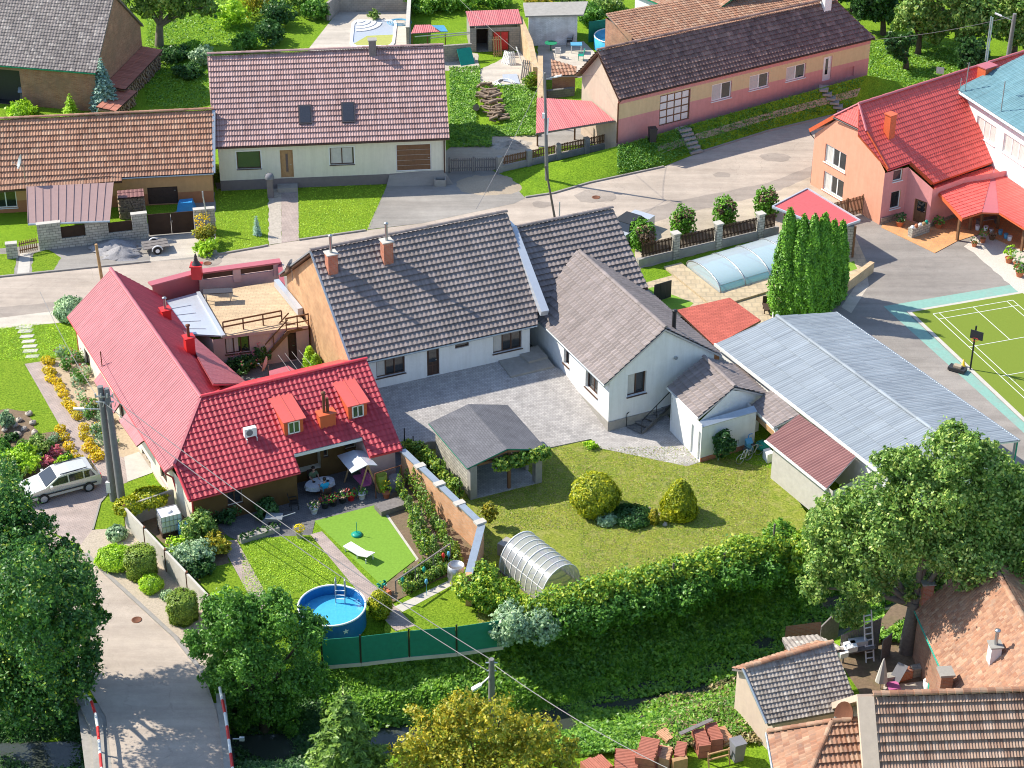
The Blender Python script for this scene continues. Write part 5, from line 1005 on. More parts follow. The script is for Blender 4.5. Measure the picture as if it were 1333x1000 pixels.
# walls
wl0=xy2(L0)-0*ug2;ur2=xy2(ur);pr2=xy2(pr_);a_=xy2(L0)+pr2*.4+ur2*.25;b_=xy2(L1p)+pr2*.4;zwl=zeL+.15
lw=[]
H.wall(a_,b_,zwl,0,ops=[win((109,452),(118,478),n=2,frame=FB,h=1.25,sillmat=MATS['plaster_pink']),win((154,521),(162,545),n=2,frame=FB,h=1.25,sillmat=MATS['plaster_pink']),win((184,583),(197,610),n=3,frame=FB,h=1.3),win((207,597),(217,622),n=2,frame=FB,h=1.2,sillmat=MATS['plaster_pink'])])
ar=a_+pr2*(2*hw-.8);H.wall(ar,a_,zwl,0,peak=(.5,zrL-.15))
cw0=xy2(c1_)+xy2(uf)*.3+Vector((-uf.y,uf.x))*.4;cw1=xy2(c2_)-xy2(uf)*.1+Vector((-uf.y,uf.x))*.4;H.wall(b_,cw0,(2.6,2.2),0,m=0)
H.wall(cw0,cw1,2.25,0,m=1,ops=[win((295,640),(316,655),n=2,frame=FB,h=.95)])
pn=Vector((-uf.y,uf.x));m0=cw1+pn*1.75;m1=xy2(c3_)+pn*((m0-xy2(c3_)).dot(pn));zm=plz(oF,nF,m0.x,m0.y)-.15
H.wall(cw1,m0,(2.25,zm),0,m=1);H.wall(m0,m1,zm,0,m=1,ops=[dict(kind='hole',tl=(388,592),br=(418,612),deep=.5,mb=1,h=1.25),win((449,573),(467,583),n=2,frame=FB,h=.6),door((427,590),(440,625),frame=FB,panel=MATS['wood_brown'],z0=.05,h=None)if False else win((421,585),(427,592),n=1,frame=FB,h=.5)])
e1_=xy2(w3)+pn*.4+xy2(uf)*.1;e2_=xy2(c4_)+pn*.4-xy2(uf)*.3;H.wall(m1,e1_,(zm,2.2),0,m=3);H.wall(e1_,e2_,2.2,0,m=3);H.wall(e2_,e2_+pn*8.3,(2.2,2.8),0,peak=(.55,zrL-.2),m=3);H.done()
b=MB();b.bar(mq-Vector((0,0,.08)),mq2-Vector((0,0,.08)),.12,.2);b.build('fascia',MATS['white_paint'],H.t)
b=MB();b.slab([P(142,502,2.0),P(121,489,2.0),P(131,480,2.5),P(150,497,2.5)],.08);
o_=b
def awning(q):
 b=MB();tiles(b,q,.2,3,.02,0,4,0,slab=.07);b.build('awning',[MATS['metal_rose'],MATS['wood_brown']],H.t)
awning([P(122.5,496,2.0),P(148,538,2.0),P(156,526,2.5),P(131,485,2.5)]);awning([P(155,548,2.0),P(178,581,2.0),P(187,572,2.5),P(166,537,2.5)])
for px,py in((109.5,441),(106,437),(179,581)):pass
b=MB();g0=L0-Vector((0,0,.05));gutter(b,g0,L1p-Vector((0,0,.05)),.06);q_=P(99,430,2.5);b.tube([L0-Vector((0,0,.1)),V3(a_,2.2),V3(a_,.05)],.045,8);b.tube([L1p-Vector((0,0,.1)),V3(b_,2.2)+Vector((0,-.12,0)),V3(b_+Vector((.15,-.12)),1.2)],.05,8);gutter(b,c1_-Vector((0,0,.05)),c2_-Vector((0,0,.05)),.06);b.tube([V3(cw0+Vector((0,-.1)),2.1),V3(cw0+Vector((0,-.1)),.1)],.05,8);b.build('gutter',MATS['metal_red_flat'],H.t)
# dormers
def dormer(tl,br,wtl,wbr,lab):
 fa,fb=P(*tl[:2],tl[2]),P(*br[:2],br[2])
def dorm(cx,cy,w_,h_,lab):
 """front face stands on the cross roof at picture point (cx, cy) = middle of its foot"""
 f=OP(cx,cy);z0=f.z-.1;u3=Vector((uf.x,uf.y,0));p3=Vector((-uf.y,uf.x,0));zt=f.z+h_;b=MB();a,c=f-u3*w_/2,f+u3*w_/2
 sl=vF.z/math.hypot(vF.x,vF.y);L_=h_/sl*1.0
 k=[(a.x,a.y,z0),(c.x,c.y,z0),(c.x,c.y,zt),(a.x,a.y,zt)];b.add(k,[(0,1,2,3)]);bk=L_
 for s_,fl in((a,1),(c,0)):q=[(s_.x,s_.y,z0),(s_.x,s_.y,zt),((s_+p3*(bk+.5)).x,(s_+p3*(bk+.5)).y,zt+.25)];b.add(q,[(0,1,2)if fl==0 else(0,2,1)])
 o=b.build('dormer',MATS['orange_trim'],H.t,lab);r_=MB();ov=.12;q=[a-u3*ov-p3*.25+Vector((0,0,zt-a.z)),c+u3*ov-p3*.25+Vector((0,0,zt-c.z)),c+u3*ov+p3*(bk+1.2)+Vector((0,0,zt-c.z+.42)),a-u3*ov+p3*(bk+1.2)+Vector((0,0,zt-a.z+.42))]
 r_.slab(q,.06);r_.bar(q[0].lerp(q[1],.5)+Vector((0,0,.03)),q[3].lerp(q[2],.5)+Vector((0,0,.03)),.03,.04);r_.build('dormer_roof',MATS['metal_salmon_flat'],o)
 wm=MB();fo=f-p3*.02;zb=f.z+.12;hh=h_-.3;ww=w_*.62/2
 for x0,x1,y0,y1 in((-ww,-ww+.07,zb,zb+hh),(ww-.07,ww,zb,zb+hh),(-ww,ww,zb,zb+.07),(-ww,ww,zb+hh-.07,zb+hh),(-.03,.03,zb,zb+hh)):
  wm.obox(fo+u3*(x0+x1)/2+Vector((0,0,(y0+y1)/2-f.z)),u3*(x1-x0)/2,p3*.04,Vector((0,0,(y1-y0)/2)))
 wm.build('dormer_window',MATS['frame_white_gloss'],o);g=MB();g.obox(fo+Vector((0,0,zb+hh/2-f.z)),u3*(ww-.03),p3*.015,Vector((0,0,hh/2-.03)));g.build('dormer_pane',MATS['glass_green'],o)
plain('metal_salmon_flat',(.62,.11,.09),.4,.05,spec=.5)
dorm(383,566,1.15,1.1,'left dormer');dorm(466,545,1.15,1.1,'right dormer')
uf2=xy2(uf);cc=OP(425,553);chimney(rr,425,552,cc.z,537.5,.95,.6,uf2,'orange_trim','orange_trim',pipe=1.3,pipes=2,pipemat='rust')
cc=onplane(o2,n2,218,412);chimney(rl,216.5,417,cc.z,403,.55,.55,ur2,'red_paint','red_paint',pipe=.75);chimney(rl,247.5,460,3.7,439,.55,.55,ur2,'red_paint','red_paint',pipe=.75,pipemat='rust')
# heat pump on the roof
t=thing('heat_pump','white fan unit on brackets on the red cross roof','heat pump',OP(326,572));b=MB();f=OP(326,570);u3=Vector((uf.x,uf.y,0));p3=Vector((-uf.y,uf.x,0));c_=f+Vector((0,0,.42))
b.obox(c_,u3*.36,p3*.15,Vector((0,0,.27)));b.build('casing',MATS['plastic_white'],t);b=MB()
vs=[c_-p3*.155+u3*math.cos(a_)*.2+Vector((0,0,math.sin(a_)*.2))-u3*.07 for a_ in np.arange(0,6.28,.4)];b.add(vs,[tuple(range(len(vs)))]);b.build('fan',MATS['fabric_grey'],t);b=MB()
for s_ in(-.3,.3):b.bar(f+u3*s_+Vector((0,0,.12))-p3*.35,f+u3*s_+Vector((0,0,.12))+p3*.3,.05);b.bar(f+u3*s_+Vector((0,0,-.1))-p3*.3,f+u3*s_+Vector((0,0,.12))-p3*.3,.04)
b.build('bracket',MATS['white_paint'],t)
b=MB();m0=onplane(o1,n1,133,478);b.tube([m0,m0+Vector((0,0,1.1))],.035,6);single('roof_mast',b,MATS['rust'],'short rusty mast on the rose-coloured roof slope','mast')
# ================================================================== roof terrace building
zt=2.5;T1,T2,T3,T4=P(264.4,382.8,zt),P(360,369.6,zt),P(401,424,zt),P(290,438,zt)
H=House('terrace_building','low pink building with a tiled roof terrace and red coping between the two roofs','building',V3((T1+T3)/2,0),[MATS['plaster_pink'],MATS['metal_rose_flat'],MATS['frame_brown']])
b=MB();T2b=P(357,366,zt);b.slab([T4,T3,T2b,T1],.2,0,1);b.build('terrace_floor',[MATS['paver_terrace'],MATS['plaster_pink']],H.t)
ZF=[P(205,394.4,2.55),P(256,381,2.55),P(290,437,2.55),P(233,434,2.55)];b=MB();b.slab(ZF,.12)
for f in(.25,.45,.65,.85):b.bar(ZF[0].lerp(ZF[3],f)+Vector((0,0,.02)),ZF[1].lerp(ZF[2],f)*.7+ZF[0].lerp(ZF[3],f)*.3+Vector((0,0,.02)),.04,.04)
b.build('sheet_roof',MATS['white_sheet'],H.t);b=MB();b.bar(P(258,381,2.62),P(291,438,2.62),.25,.16);b.bar(P(360,368,2.85),P(391,406,2.85),.35,.5);b.build('parapet',MATS['white_sheet'],H.t)
f0,f1=xy2(T4)+Vector((0,.1)),xy2(T3)+Vector((0,.1));H.wall(f0-(f1-f0)*.12,f1,2.3,ops=[win((292.5,441),(326,464),n=3,frame=FB,curtain=.5,h=1.15),dict(kind='door',tl=(374,434),br=(387,462),frame=MATS['wood_dark'],panel=MATS['wood_dark'],z0=.03)])
H.wall(f1,f1+Vector((-.3,7)),2.3);H.wall(xy2(P(205,396,2.5)),f0-(f1-f0)*.12,2.3)
r0_,r1_,r2_=XY(198,372,3.4),XY(258,356,3.4),XY(362,342,3.4);nr_=Vector((.2,1)).normalized()*.25
H.wall(r0_,r1_,3.5,m=1);bk=[r1_+(r2_-r1_)*f for f in(0,.05,.42,.52,.93,1)];H.done()
pt_=thing('terrace_parapet','red coped street parapet with pink pillars and brown boards behind the roof terrace','parapet',V3(r1_,0))
b=MB();b.wallseg(r1_,r2_,.25,0,2.9);b.build('parapet_wall',MATS['plaster_pink'],pt_)
for i in(0,2,4):b=MB();b.wallseg(bk[i]+(bk[i+1]-bk[i])*.02,bk[i+1]-(bk[i+1]-bk[i])*.02,.5,2.5,3.42);b.build('pillar',MATS['plaster_pink'],pt_)
for i in(1,3):b=MB();b.wallseg(bk[i],bk[i+1],.08,2.95,3.38);b.build('board',MATS['frame_brown'],pt_)
b=MB();b.wallseg(r0_-(r1_-r0_)*.05,r1_,.6,3.5,3.6);b.wallseg(r1_,r2_+(r2_-r1_)*.03,.6,3.44,3.56);b.wallseg(r2_+Vector((.1,0)),XY(368,366,3.2),.3,2.6,3.42,0,2.8);b.build('coping',MATS['metal_rose_flat'],pt_)
b=MB();q_=XY(256.5,358,3.6);b.box(q_,(1,0),(0,1),.65,.65,3.4,4.3);b.box(q_,(1,0),(0,1),.8,.8,4.3,4.38);b.build('pillar',MATS['red_paint'],pt_);b=MB();b.lathe(V3(q_,4.38),[(.3,0),(.24,.12),(.12,.3),(.14,.36),(.08,.5),(.11,.55),(.04,.75),(.001,.85)],14);b.build('finial',MATS['frame_dark'],pt_)
# railing and stairs of the terrace
t=thing('terrace_railing','brown wooden railing along the edge of the roof terrace','railing',V3(T4,2.5));b=MB()
ra_,rb_=P(291,433,2.55),P(367,418,2.55);rz=Vector((0,0,1))
for f in(0,.34,.68,1):q_=ra_.lerp(rb_,f);bb_=MB();bb_.bar(q_-rz*.1,q_+rz*.75,.08);bb_.build('post',MATS['wood_brown'],t)
for h in(.4,.75):bb_=MB();bb_.bar(ra_+rz*h,rb_+rz*h,.05,.1);bb_.build('rail',MATS['wood_brown'],t)
t=thing('outdoor_staircase','wooden outdoor staircase climbing to the roof terrace beside the ochre gable','staircase',P(345,470));s0,s1=P(339,469,0.05),P(376,428,2.35);lp0,lp1=P(373,431,2.4),P(402,425,2.4)
dirs=(s1-s0);dh=Vector((dirs.x,dirs.y,0)).normalized();sd=Vector((-dh.y,dh.x,0))
for i in range(11):q_=s0.lerp(s1,(i+.5)/11);bb_=MB();bb_.obox(q_,dh*.13,sd*.42,rz*.02);bb_.build('tread',MATS['wood_grey'],t)
for s_ in(-1,1):bb_=MB();bb_.bar(s0+sd*.44*s_,s1+sd*.44*s_,.05,.22);bb_.build('stringer',MATS['wood_brown'],t);bb_=MB();bb_.bar(s0+sd*.44*s_+rz*.9,s1+sd*.44*s_+rz*.9,.05,.08);bb_.bar(s0+sd*.44*s_,s0+sd*.44*s_+rz*.95,.07);bb_.bar((s0+s1)/2+sd*.44*s_,(s0+s1)/2+sd*.44*s_+rz*.95,.06);bb_.build('handrail',MATS['wood_brown'],t)
bb_=MB();bb_.slab([lp0,lp1,lp1+Vector((.0,1.1,0)),lp0+Vector((0,1.1,0))],.2);bb_.build('landing',MATS['wood_brown'],t);bb_=MB();bb_.bar(lp0+rz*.9,lp1+rz*.9,.05,.1);bb_.bar(lp0+rz*.45,lp1+rz*.45,.04,.08)
for f in(0,.5,1):bb_.bar(lp0.lerp(lp1,f),lp0.lerp(lp1,f)+rz*.95,.07)
bb_.build('landing_rail',MATS['wood_brown'],t)
bb_=MB();a0=P(274,394,2.5);ux=Vector((.99,.12,0)).normalized();bb_.obox(a0+Vector((.5,.2,.74)),ux*.95,Vector((-ux.y,ux.x,0))*.32,rz*.03);t=thing('terrace_table','long dark table under the street parapet on the roof terrace','table',a0);bb_.build('table_top',MATS['frame_dark'],t)
for sx in(-.8,.8):bb_=MB();bb_.bar(a0+Vector((.5,.0,.7))+ux*sx,a0+Vector((.5,.0,0))+ux*sx,.05);bb_.bar(a0+Vector((.5,.4,.7))+ux*sx,a0+Vector((.5,.4,0))+ux*sx,.05);bb_.build('leg',MATS['steel'],t)
# ================================================================== bottom right: three clay-roofed houses
H=House('striped_roof_house','house in the bottom right corner, its clay roof striped by dark tile shadows','house',P(1250,1000),[MATS['beige_gable']])
rL,rR=P(1136,908,6.2),P(1400,900,6.2);u=(rR-rL).normalized();pq_=Vector((-u.y,u.x,0));eL,eR=rL-pq_*4.5,rR-pq_*4.5;eL.z=eR.z=1.9
gable(H,eL,eR,rL,rR,.3,.0);H.done();r=gable_roof(H,eL+u*.0,eR,rL,rR,'tile_clay_striped',.14,.42,.045,.13,cap='tile_clay',capr=.17)
b=MB();b.bar(eL+Vector((0,0,.05))-u*.35,rL+Vector((0,0,.05))-u*.35,.75,.3);b.bar(rL-u*.35+Vector((0,0,.02)),V3(rL-u*.35+pq_*4.5,1.95),.7,.3);b.build('parapet',MATS['beige_gable'],H.t)
H=House('hipped_clay_house','small house with hipped pale clay roof left of the striped roof','house',P(1060,1010),[MATS['orange_wall']])
r0_,r1_=P(1083,941,4.4),P(1122,938,4.4);e0_=P(1003,945,2.5);g0=P(1020,1050,2.5);ua=(r1_-r0_).normalized();pa=Vector((-ua.y,ua.x,0));k0=P(1000,943,2.7)
b=MB();front=[r0_-pa*4.2-ua*3.0,r1_-pa*4.2+ua*.2,r1_+ua*.2,r0_];
for q_ in front[:2]:q_.z=2.0
tiles(b,front,.22,.42,.05,.12,4,0,slab=.1);left=[P(1003,945,3.2),P(1035,1060,2.0)]
l0=P(1001,944,3.1);q_=[V3(l0,2.6),front[0],r0_];tiles(b,[q_[0],front[0],r0_],.22,.34,.03,.07,4,0,slab=.1);caps(b,r0_+rz*.08,front[0]+rz*.08,.12,.4,0);caps(b,q_[0]+rz*.1,r0_+rz*.1,.13,.4,0);caps(b,r0_+rz*.08,r1_+rz*.08,.13,.4,0);b.build('roof',[MATS['tile_clay'],MATS['wood_grey']],H.t)
c_=[xy2(front[0]+ua*.4+pa*.2),xy2(front[1]+pa*.2),xy2(r1_),xy2(r0_),xy2(q_[0]+ua*.4)];H.wall(c_[0],c_[1],2.0);H.wall(c_[4],c_[0],2.2);H.done();b=MB();gutter(b,q_[0]-ua*.1,front[0]-ua*.1,.07);b.build('gutter',MATS['zinc'],H.t)
H=House('weathered_shed','grey weathered tile roof shed above the creek bank, bottom right','shed',P(1050,940),[MATS['beige_gable']])
zt=3.6;q_=[P(1000,943,1.9),P(1118,921,1.9),P(1085,838,3.9),P(969,871,3.9)];o_,n_=pl(q_[0],q_[1],q_[2]);q_=[onplane(o_,n_,*k)for k in((1000,943),(1118,921),(1084,838),(969,871.5))]
b=MB();tiles(b,q_,.19,.24,.03,.07,4,0,slab=.12);ups=(q_[2]+q_[3])/2;bkk=[q_[2]+(q_[2]-q_[1]),q_[3]+(q_[3]-q_[0])]
for v in bkk:v.z=3.4
bkk=[V3(q_[2]+xy2(q_[2]-q_[1]).to_3d()*.45,q_[2].z-.7),V3(q_[3]+xy2(q_[3]-q_[0]).to_3d()*.45,q_[3].z-.7)]
tiles(b,[bkk[0],bkk[1],q_[3],q_[2]],.24,.34,.035,.045,3,2,slab=.1);caps(b,q_[3]+rz*.1,q_[2]+rz*.1,.13,.4,2);b.build('roof',[MATS['tile_shed'],MATS['wood_grey'],MATS['tile_clay']],H.t)
k_=[xy2(v)for v in(q_[0]+(q_[1]-q_[0])*.06,q_[1]-(q_[1]-q_[0])*.04,bkk[0],bkk[1]+(q_[1]-q_[0])*.06)];H.wall(k_[0],k_[1],1.8);H.wall(k_[3],k_[0],(2.8,1.8),0,peak=(.3,3.6));H.wall(k_[1],k_[2],(1.8,2.8),peak=(.7,3.6));H.done();b=MB();gutter(b,q_[3]+rz*.05-Vector((.08,0,0)),q_[0]+rz*.05-Vector((.08,0,0)),.08);b.build('verge_board',MATS['zinc'],H.t)
b=MB();q2_=[P(1008,858,3.6),P(1092,838,3.9),P(1110,832,3.2),P(1023,835,3.0)];H=House('lean_to_shed','ragged clay tile lean-to behind the weathered grey shed','shed',P(1060,850),[MATS['brick_old']]);b=MB();tiles(b,[P(1018,832,2.6),P(1064,828,2.6),P(1100,842,3.5),P(1030,857,3.5)],.24,.34,.035,.05,4,0,slab=.1);b.build('roof',[MATS['tile_shed'],MATS['wood_grey']],H.t);H.wall(XY(1020,848,1),XY(1066,842,1),2.6);H.done()
H=House('old_clay_house','old house with sagging clay tile roof at the right edge under the big tree','house',P(1290,860),[MATS['brick_old']])
eA,eB=P(1191,797,2.9),P(1240,908,2.9);rA_,rB_=P(1279,716,6.6),P(1355,850,6.6);o_,n_=pl(eA,eB,rA_);q_=[onplane(o_,n_,*k)for k in((1191,797),(1250,930))]+[onplane(o_,n_,1400,925),onplane(o_,n_,1279,716)]
b=MB();tiles(b,q_,.17,.22,.02,.045,4,0,slab=.12);ur_=(q_[2]-q_[3]).normalized();rr2=Vector((-ur_.y,ur_.x,0));back=[V3(q_[3]+rr2*5,2.9),V3(q_[2]+rr2*5,2.9)];tiles(b,[back[1],back[0],q_[3],q_[2]],.24,.34,.03,.035,3,0,slab=.12);caps(b,q_[3]+rz*.1,q_[2]+rz*.1,.15,.42,0);rf=b.build('roof',[MATS['tile_clay'],MATS['plastic_green']],H.t)
k_=[xy2(q_[0]+(q_[3]-q_[0])*.06),xy2(q_[1]+(q_[3]-q_[0])*.06)];H.wall(k_[0],k_[1],2.9);H.wall(xy2(q_[3])+xy2(rr2)*4.6,k_[0],(2.9,2.9),peak=(.5,6.3));H.done();b=MB();gutter(b,q_[0]+rz*.03,q_[1]+rz*.03,.07);b.build('gutter',MATS['plastic_teal'],H.t)
uo=xy2(q_[1]-q_[0]).normalized();c_=onplane(o_,n_,1205,785);chimney(rf,1205,779,c_.z+.1,758,.55,.55,uo,'brick_red','concrete');c_=onplane(o_,n_,1300,852);chimney(rf,1294,852,c_.z,840,.5,.5,uo,'white_wall','concrete',pipe=.8)
b=MB();q_=XY(1226,912,2.2);zc_=ztop((q_.x,q_.y),876);b.box(q_,uo,Vector((-uo.y,uo.x)),.62,.6,0,zc_);b.box(q_,uo,Vector((-uo.y,uo.x)),.75,.72,zc_,zc_+.12,1);single('free_chimney',b,[MATS['brick_old'],MATS['concrete']],'tall square brick chimney rising between the yard and the clay roof','chimney')
# ================================================================== pavilion
H=House('garden_pavilion','open garden pavilion with dark shingle saddle roof and stone pillars on the lawn','pavilion',P(650,640),[MATS['split_stone']])
ze,zr=2.3,2.98;n0,n1_,f0,f1=P(608,610,ze),P(712,585,ze),P(557.7,551,ze),P(660.6,527,ze);r1=V3((n0+n1_)/2,zr);r0=V3((f0+f1)/2,zr)
b=MB();b.slab([f0,n0,r1,r0],.09,0,1);b.slab([n1_,f1,r0,r1],.09,0,1);o=b.build('roof',[MATS['flat_shingle'],MATS['net_green']],H.t);brickmat('shingle_grey',(.15,.15,.165),(.125,.125,.14),(.09,.09,.1),.28,.14,bmp=.5);o.data.materials[0]=MATS['shingle_grey']
up_=xy2(n1_-n0).normalized();vp_=xy2(f0-n0).normalized();c0=xy2(n0)+up_*.45+vp_*.3;c1=xy2(n1_)-up_*.45+vp_*.3;Lp=(xy2(f0)-xy2(n0)).length-.6
for q_,nm in((c0,0),(c1,0)):b=MB();b.box(q_,up_,vp_,.42,.42,0,2.25);b.build('pillar',MATS['stone_plinth'],H.t)
b=MB();m_=(c0+c1)/2+up_*.25;b.box(m_,up_,vp_,.16,.16,0,2.7);b.build('post',MATS['wood_brown'],H.t)
b=MB();b.wallseg(c0+vp_*.1,c0+vp_*Lp,.3,0,2.2);b.build('side_wall',MATS['split_stone'],H.t);b=MB();b.wallseg(c0+vp_*Lp,c1+vp_*Lp,.25,0,2.2);b.build('back_wall',MATS['stone_plinth'],H.t)
b=MB();b.wallseg(c1+vp_*1.3,c1+vp_*Lp,.2,0,.9);b.build('low_wall',MATS['stone_plinth'],H.t);b=MB();b.bar(V3(c0,2.2),V3(c1,2.2),.12,.16);b.bar(V3(c0,2.25),r1-rz*.15,.1,.12);b.bar(V3(c1,2.25),r1-rz*.15,.1,.12);b.build('beam',MATS['wood_brown'],H.t)
b=MB();b.prism([c0-vp_*.2,c1-vp_*.2,c1+vp_*Lp,c0+vp_*Lp],0,.06);b.build('floor',MATS['paver_grey'],H.t)
PAV=(c0,c1,up_,vp_)
# ================================================================== walls, fences, pools, sheds
X2,Y2=Vector((1,0)),Vector((0,1));rz=Vector((0,0,1))
def seg_fence(name,label,cat,p0,p1,n,base_mt,base_h,pk_mt,z0,z1,post_mt='concrete',post_w=.2,post_h=None,pick=.09,gap=.12,group=None):
 a,b_=XY(*p0),XY(*p1);t=thing(name,label,cat,V3((a+b_)/2,0),group);d=(b_-a);L=d.length;d=d/L
 if base_mt:b=MB();b.wallseg(a,b_,.22,0,base_h);b.build('base_wall',MATS[base_mt],t)
 for i in range(n+1):b=MB();q=a+d*(L*i/n);b.box(q,d,Vector((-d.y,d.x)),post_w,post_w,0,post_h or z1+.1);b.build('post',MATS[post_mt],t)
 for i in range(n):
  b=MB();s0=L*i/n+post_w/2+.02;s1=L*(i+1)/n-post_w/2-.02;m=max(2,int((s1-s0)/gap))
  for j in range(m):q=a+d*(s0+(s1-s0)*(j+.5)/m);b.box(q,d,Vector((-d.y,d.x)),pick,.03,z0,z1+random.uniform(-.02,.02))
  for h in(.2,.8):q0,q1=a+d*s0,a+d*s1;n_=Vector((-d.y,d.x))*.035;b.wallseg(q0+n_,q1+n_,.035,z0+(z1-z0)*h,z0+(z1-z0)*h+.07)
  b.build('panel',MATS[pk_mt],t)
 return t
def wallthing(label,p0,p1,th,z1,mt,cap=None,name='garden_wall',z1b=None):
 a,b_=XY(*p0),XY(*p1);b=MB();b.wallseg(a,b_,th,0,z1,0,z1b)
 if cap:d=(b_-a).normalized()*.03;b.wallseg(a-d,b_+d,th+.1,z1+.002,z1+.06,1,(z1b+.06)if z1b else None,(z1b+.002)if z1b else None)
 return single(name,b,[MATS[mt],MATS[cap or mt]],label,'wall')
# brick wall between the two gardens
t=thing('brick_wall','orange brick garden wall with grey stepped coping between vegetable rows and lawn','wall',V3(XY(600,700),0));W0,W1,W2=XY(524,586,1.95),XY(627,683,1.95),XY(610,748,1.95)
b=MB();b.wallseg(W0,W1,.24,0,1.9);b.wallseg(W1,W2,.24,0,1.88);o=b.build('brickwork',MATS['brick_ochre'],t);brickmat('brick_garden',(.56,.27,.13),(.62,.34,.19),(.5,.4,.3),.28,.09,bmp=.4);o.data.materials[0]=MATS['brick_garden']
for i in range(4):
 f0,f1=i/4,(i+1)/4;z=1.9+.03*(i%2);b=MB();b.wallseg(W0+(W1-W0)*f0,W0+(W1-W0)*(f1-.005),.4,z,z+.09);b.build('coping',MATS['zinc'],t);q=W0+(W1-W0)*(f1-.02);b=MB();b.box(q,(W1-W0).normalized(),Vector((-(W1-W0).y,(W1-W0).x)).normalized(),.42,.62,z+.02,z+.15);b.build('coping',MATS['pale_concrete'],t)
b=MB();b.wallseg(W1,W2,.42,1.88,1.97);b.build('coping',MATS['zinc'],t)
b=MB();b.box(W2,X2,Y2,.35,.35,0,1.98);b.build('pillar',MATS['brick_garden'],t)
# panel wall by the side road
t=thing('panel_wall','pale concrete panel wall with brown posts above the round clipped bushes','wall',V3(XY(220,740),0));a,c=XY(164.5,686.5),XY(266,795.5);c=a+(c-a)*1.35
for i in range(5):b=MB();b.wallseg(a+(c-a)*(i/5+.006),a+(c-a)*((i+1)/5-.006),.12,0,1.42);b.build('panel',MATS['pale_concrete'],t)
for i in range(6):b=MB();q=a+(c-a)*(i/5);b.box(q,X2,Y2,.1,.16,0,1.5);b.build('post',MATS['rust'],t)
b=MB();e=XY(228,664);b.wallseg(a+Vector((.05,.05)),e,.12,0,1.42);b.build('panel',MATS['concrete'],t)
# container tank, barrel
t=thing('water_tank','white caged water tank on a pallet at the corner of the red-roofed house','water tank',V3(XY(222,690),0));q=XY(222,692);u_=Vector((.9,.42)).normalized();v_=Vector((-u_.y,u_.x));b=MB();b.box(q,u_,v_,1.1,.95,.3,1.35);b.lathe(V3(q,1.35),[(.2,0),(.2,.06),(.02,.06)],12);b.build('tank',MATS['plastic_white'],t)
b=MB()
for i in range(6):
 f=-.5+i/5
 for s in(-1,1):c_=q+u_*f*1.14+v_*s*.5;b.bar(V3(c_,.3),V3(c_,1.37),.025);c_=q+v_*f*1.0+u_*s*.575;b.bar(V3(c_,.3),V3(c_,1.37),.025)
for h in(.35,.7,1.05,1.38):
 k=[q+u_*.575*i+v_*.5*j for i,j in((-1,-1),(1,-1),(1,1),(-1,1))]
 for i in range(4):b.bar(V3(k[i],h),V3(k[(i+1)%4],h),.025)
b.build('cage',MATS['steel'],t);b=MB();b.box(q,u_,v_,1.2,1.0,.02,.28);b.build('pallet',MATS['wood_dark'],t)
def barrel(label,px,py,r,h,mt,z=0,name='barrel',cat='barrel',lid=None,group=None):
 b=MB();p=P(px,py,z);b.lathe(p,[(r*.92,0),(r,h*.3),(r*1.03,h*.33),(r,h*.36),(r,h*.65),(r*1.03,h*.68),(r,h*.71),(r*.95,h),(r*.85,h),(r*.82,h-.05),(.001,h-.05)],16,0);return single(name,b,MATS[mt],label,cat,group)
barrel('pale blue water barrel beside the caged tank',240,699,.3,.9,'hose_blue')
barrel('grey metal water butt at the end of the brick wall',594,757,.48,1.1,'steel')
# green net fence
t=thing('net_fence','green shade-net fence on dark posts above the creek bank','fence',P(545,862));pts=[XY(420,869),XY(470,865),XY(533,857.5),XY(594.5,852),XY(655,843)]
for i in range(4):b=MB();d=(pts[i+1]-pts[i]).normalized()*.05;b.wallseg(pts[i]+d,pts[i+1]-d,.025,.12,1.78);b.build('net',MATS['net_green'],t)
for q in pts:b=MB();b.box(q,X2,Y2,.08,.08,-.1,1.9);b.build('post',MATS['black_metal'],t)
b=MB()
for i in range(4):b.wallseg(pts[i],pts[i+1],.09,-.1,.12)
b.build('kick_board',MATS['pale_concrete'],t)
# above-ground pool
t=thing('round_pool','round blue above-ground pool with white rim and steel ladder behind the green net','pool',V3(XY(432,788.5,1.2),0));C=P(432,788.5,1.2);C.z=0;R=1.76
plain('pool_blue',(.01,.16,.42),.4,.08,5);plain('pool_liner',(.02,.2,.5),.5,.06,5);plain('pool_water',(.07,.42,.7),.12,.12,7)
b=MB();n=48;vs=[]
for r_,z in((R,0),(R,1.2),(R-.03,1.2),(R-.03,.05)):vs+=[(C.x+r_*math.cos(2*math.pi*k/n),C.y+r_*math.sin(2*math.pi*k/n),z)for k in range(n)]
b.add(vs,[(i*n+k,i*n+(k+1)%n,(i+1)*n+(k+1)%n,(i+1)*n+k)for i in range(3)for k in range(n)]);b.build('pool_wall',MATS['pool_blue'],t)
b=MB();b.tube([(C.x+R*math.cos(2*math.pi*k/n),C.y+R*math.sin(2*math.pi*k/n),1.22)for k in range(n+1)],.055,6,caps=False);b.build('rim',MATS['plastic_white'],t)
b=MB();vs=[(C.x+(R-.035)*math.cos(2*math.pi*k/n),C.y+(R-.035)*math.sin(2*math.pi*k/n),.62)for k in range(n)];b.add(vs,[tuple(range(n))]);b.build('water',MATS['pool_water'],t)
b=MB();L0_,L1_=XY(437,770,1.2),XY(449,770.5,1.2)
for q in(L0_,L1_):b.tube([(q.x,q.y-.25,.3),(q.x,q.y-.1,1.9),(q.x,q.y+.12,2.0),(q.x,q.y+.3,1.9),(q.x,q.y+.5,.02)],.03,8)
b.build('ladder',MATS['steel'],t);b=MB()
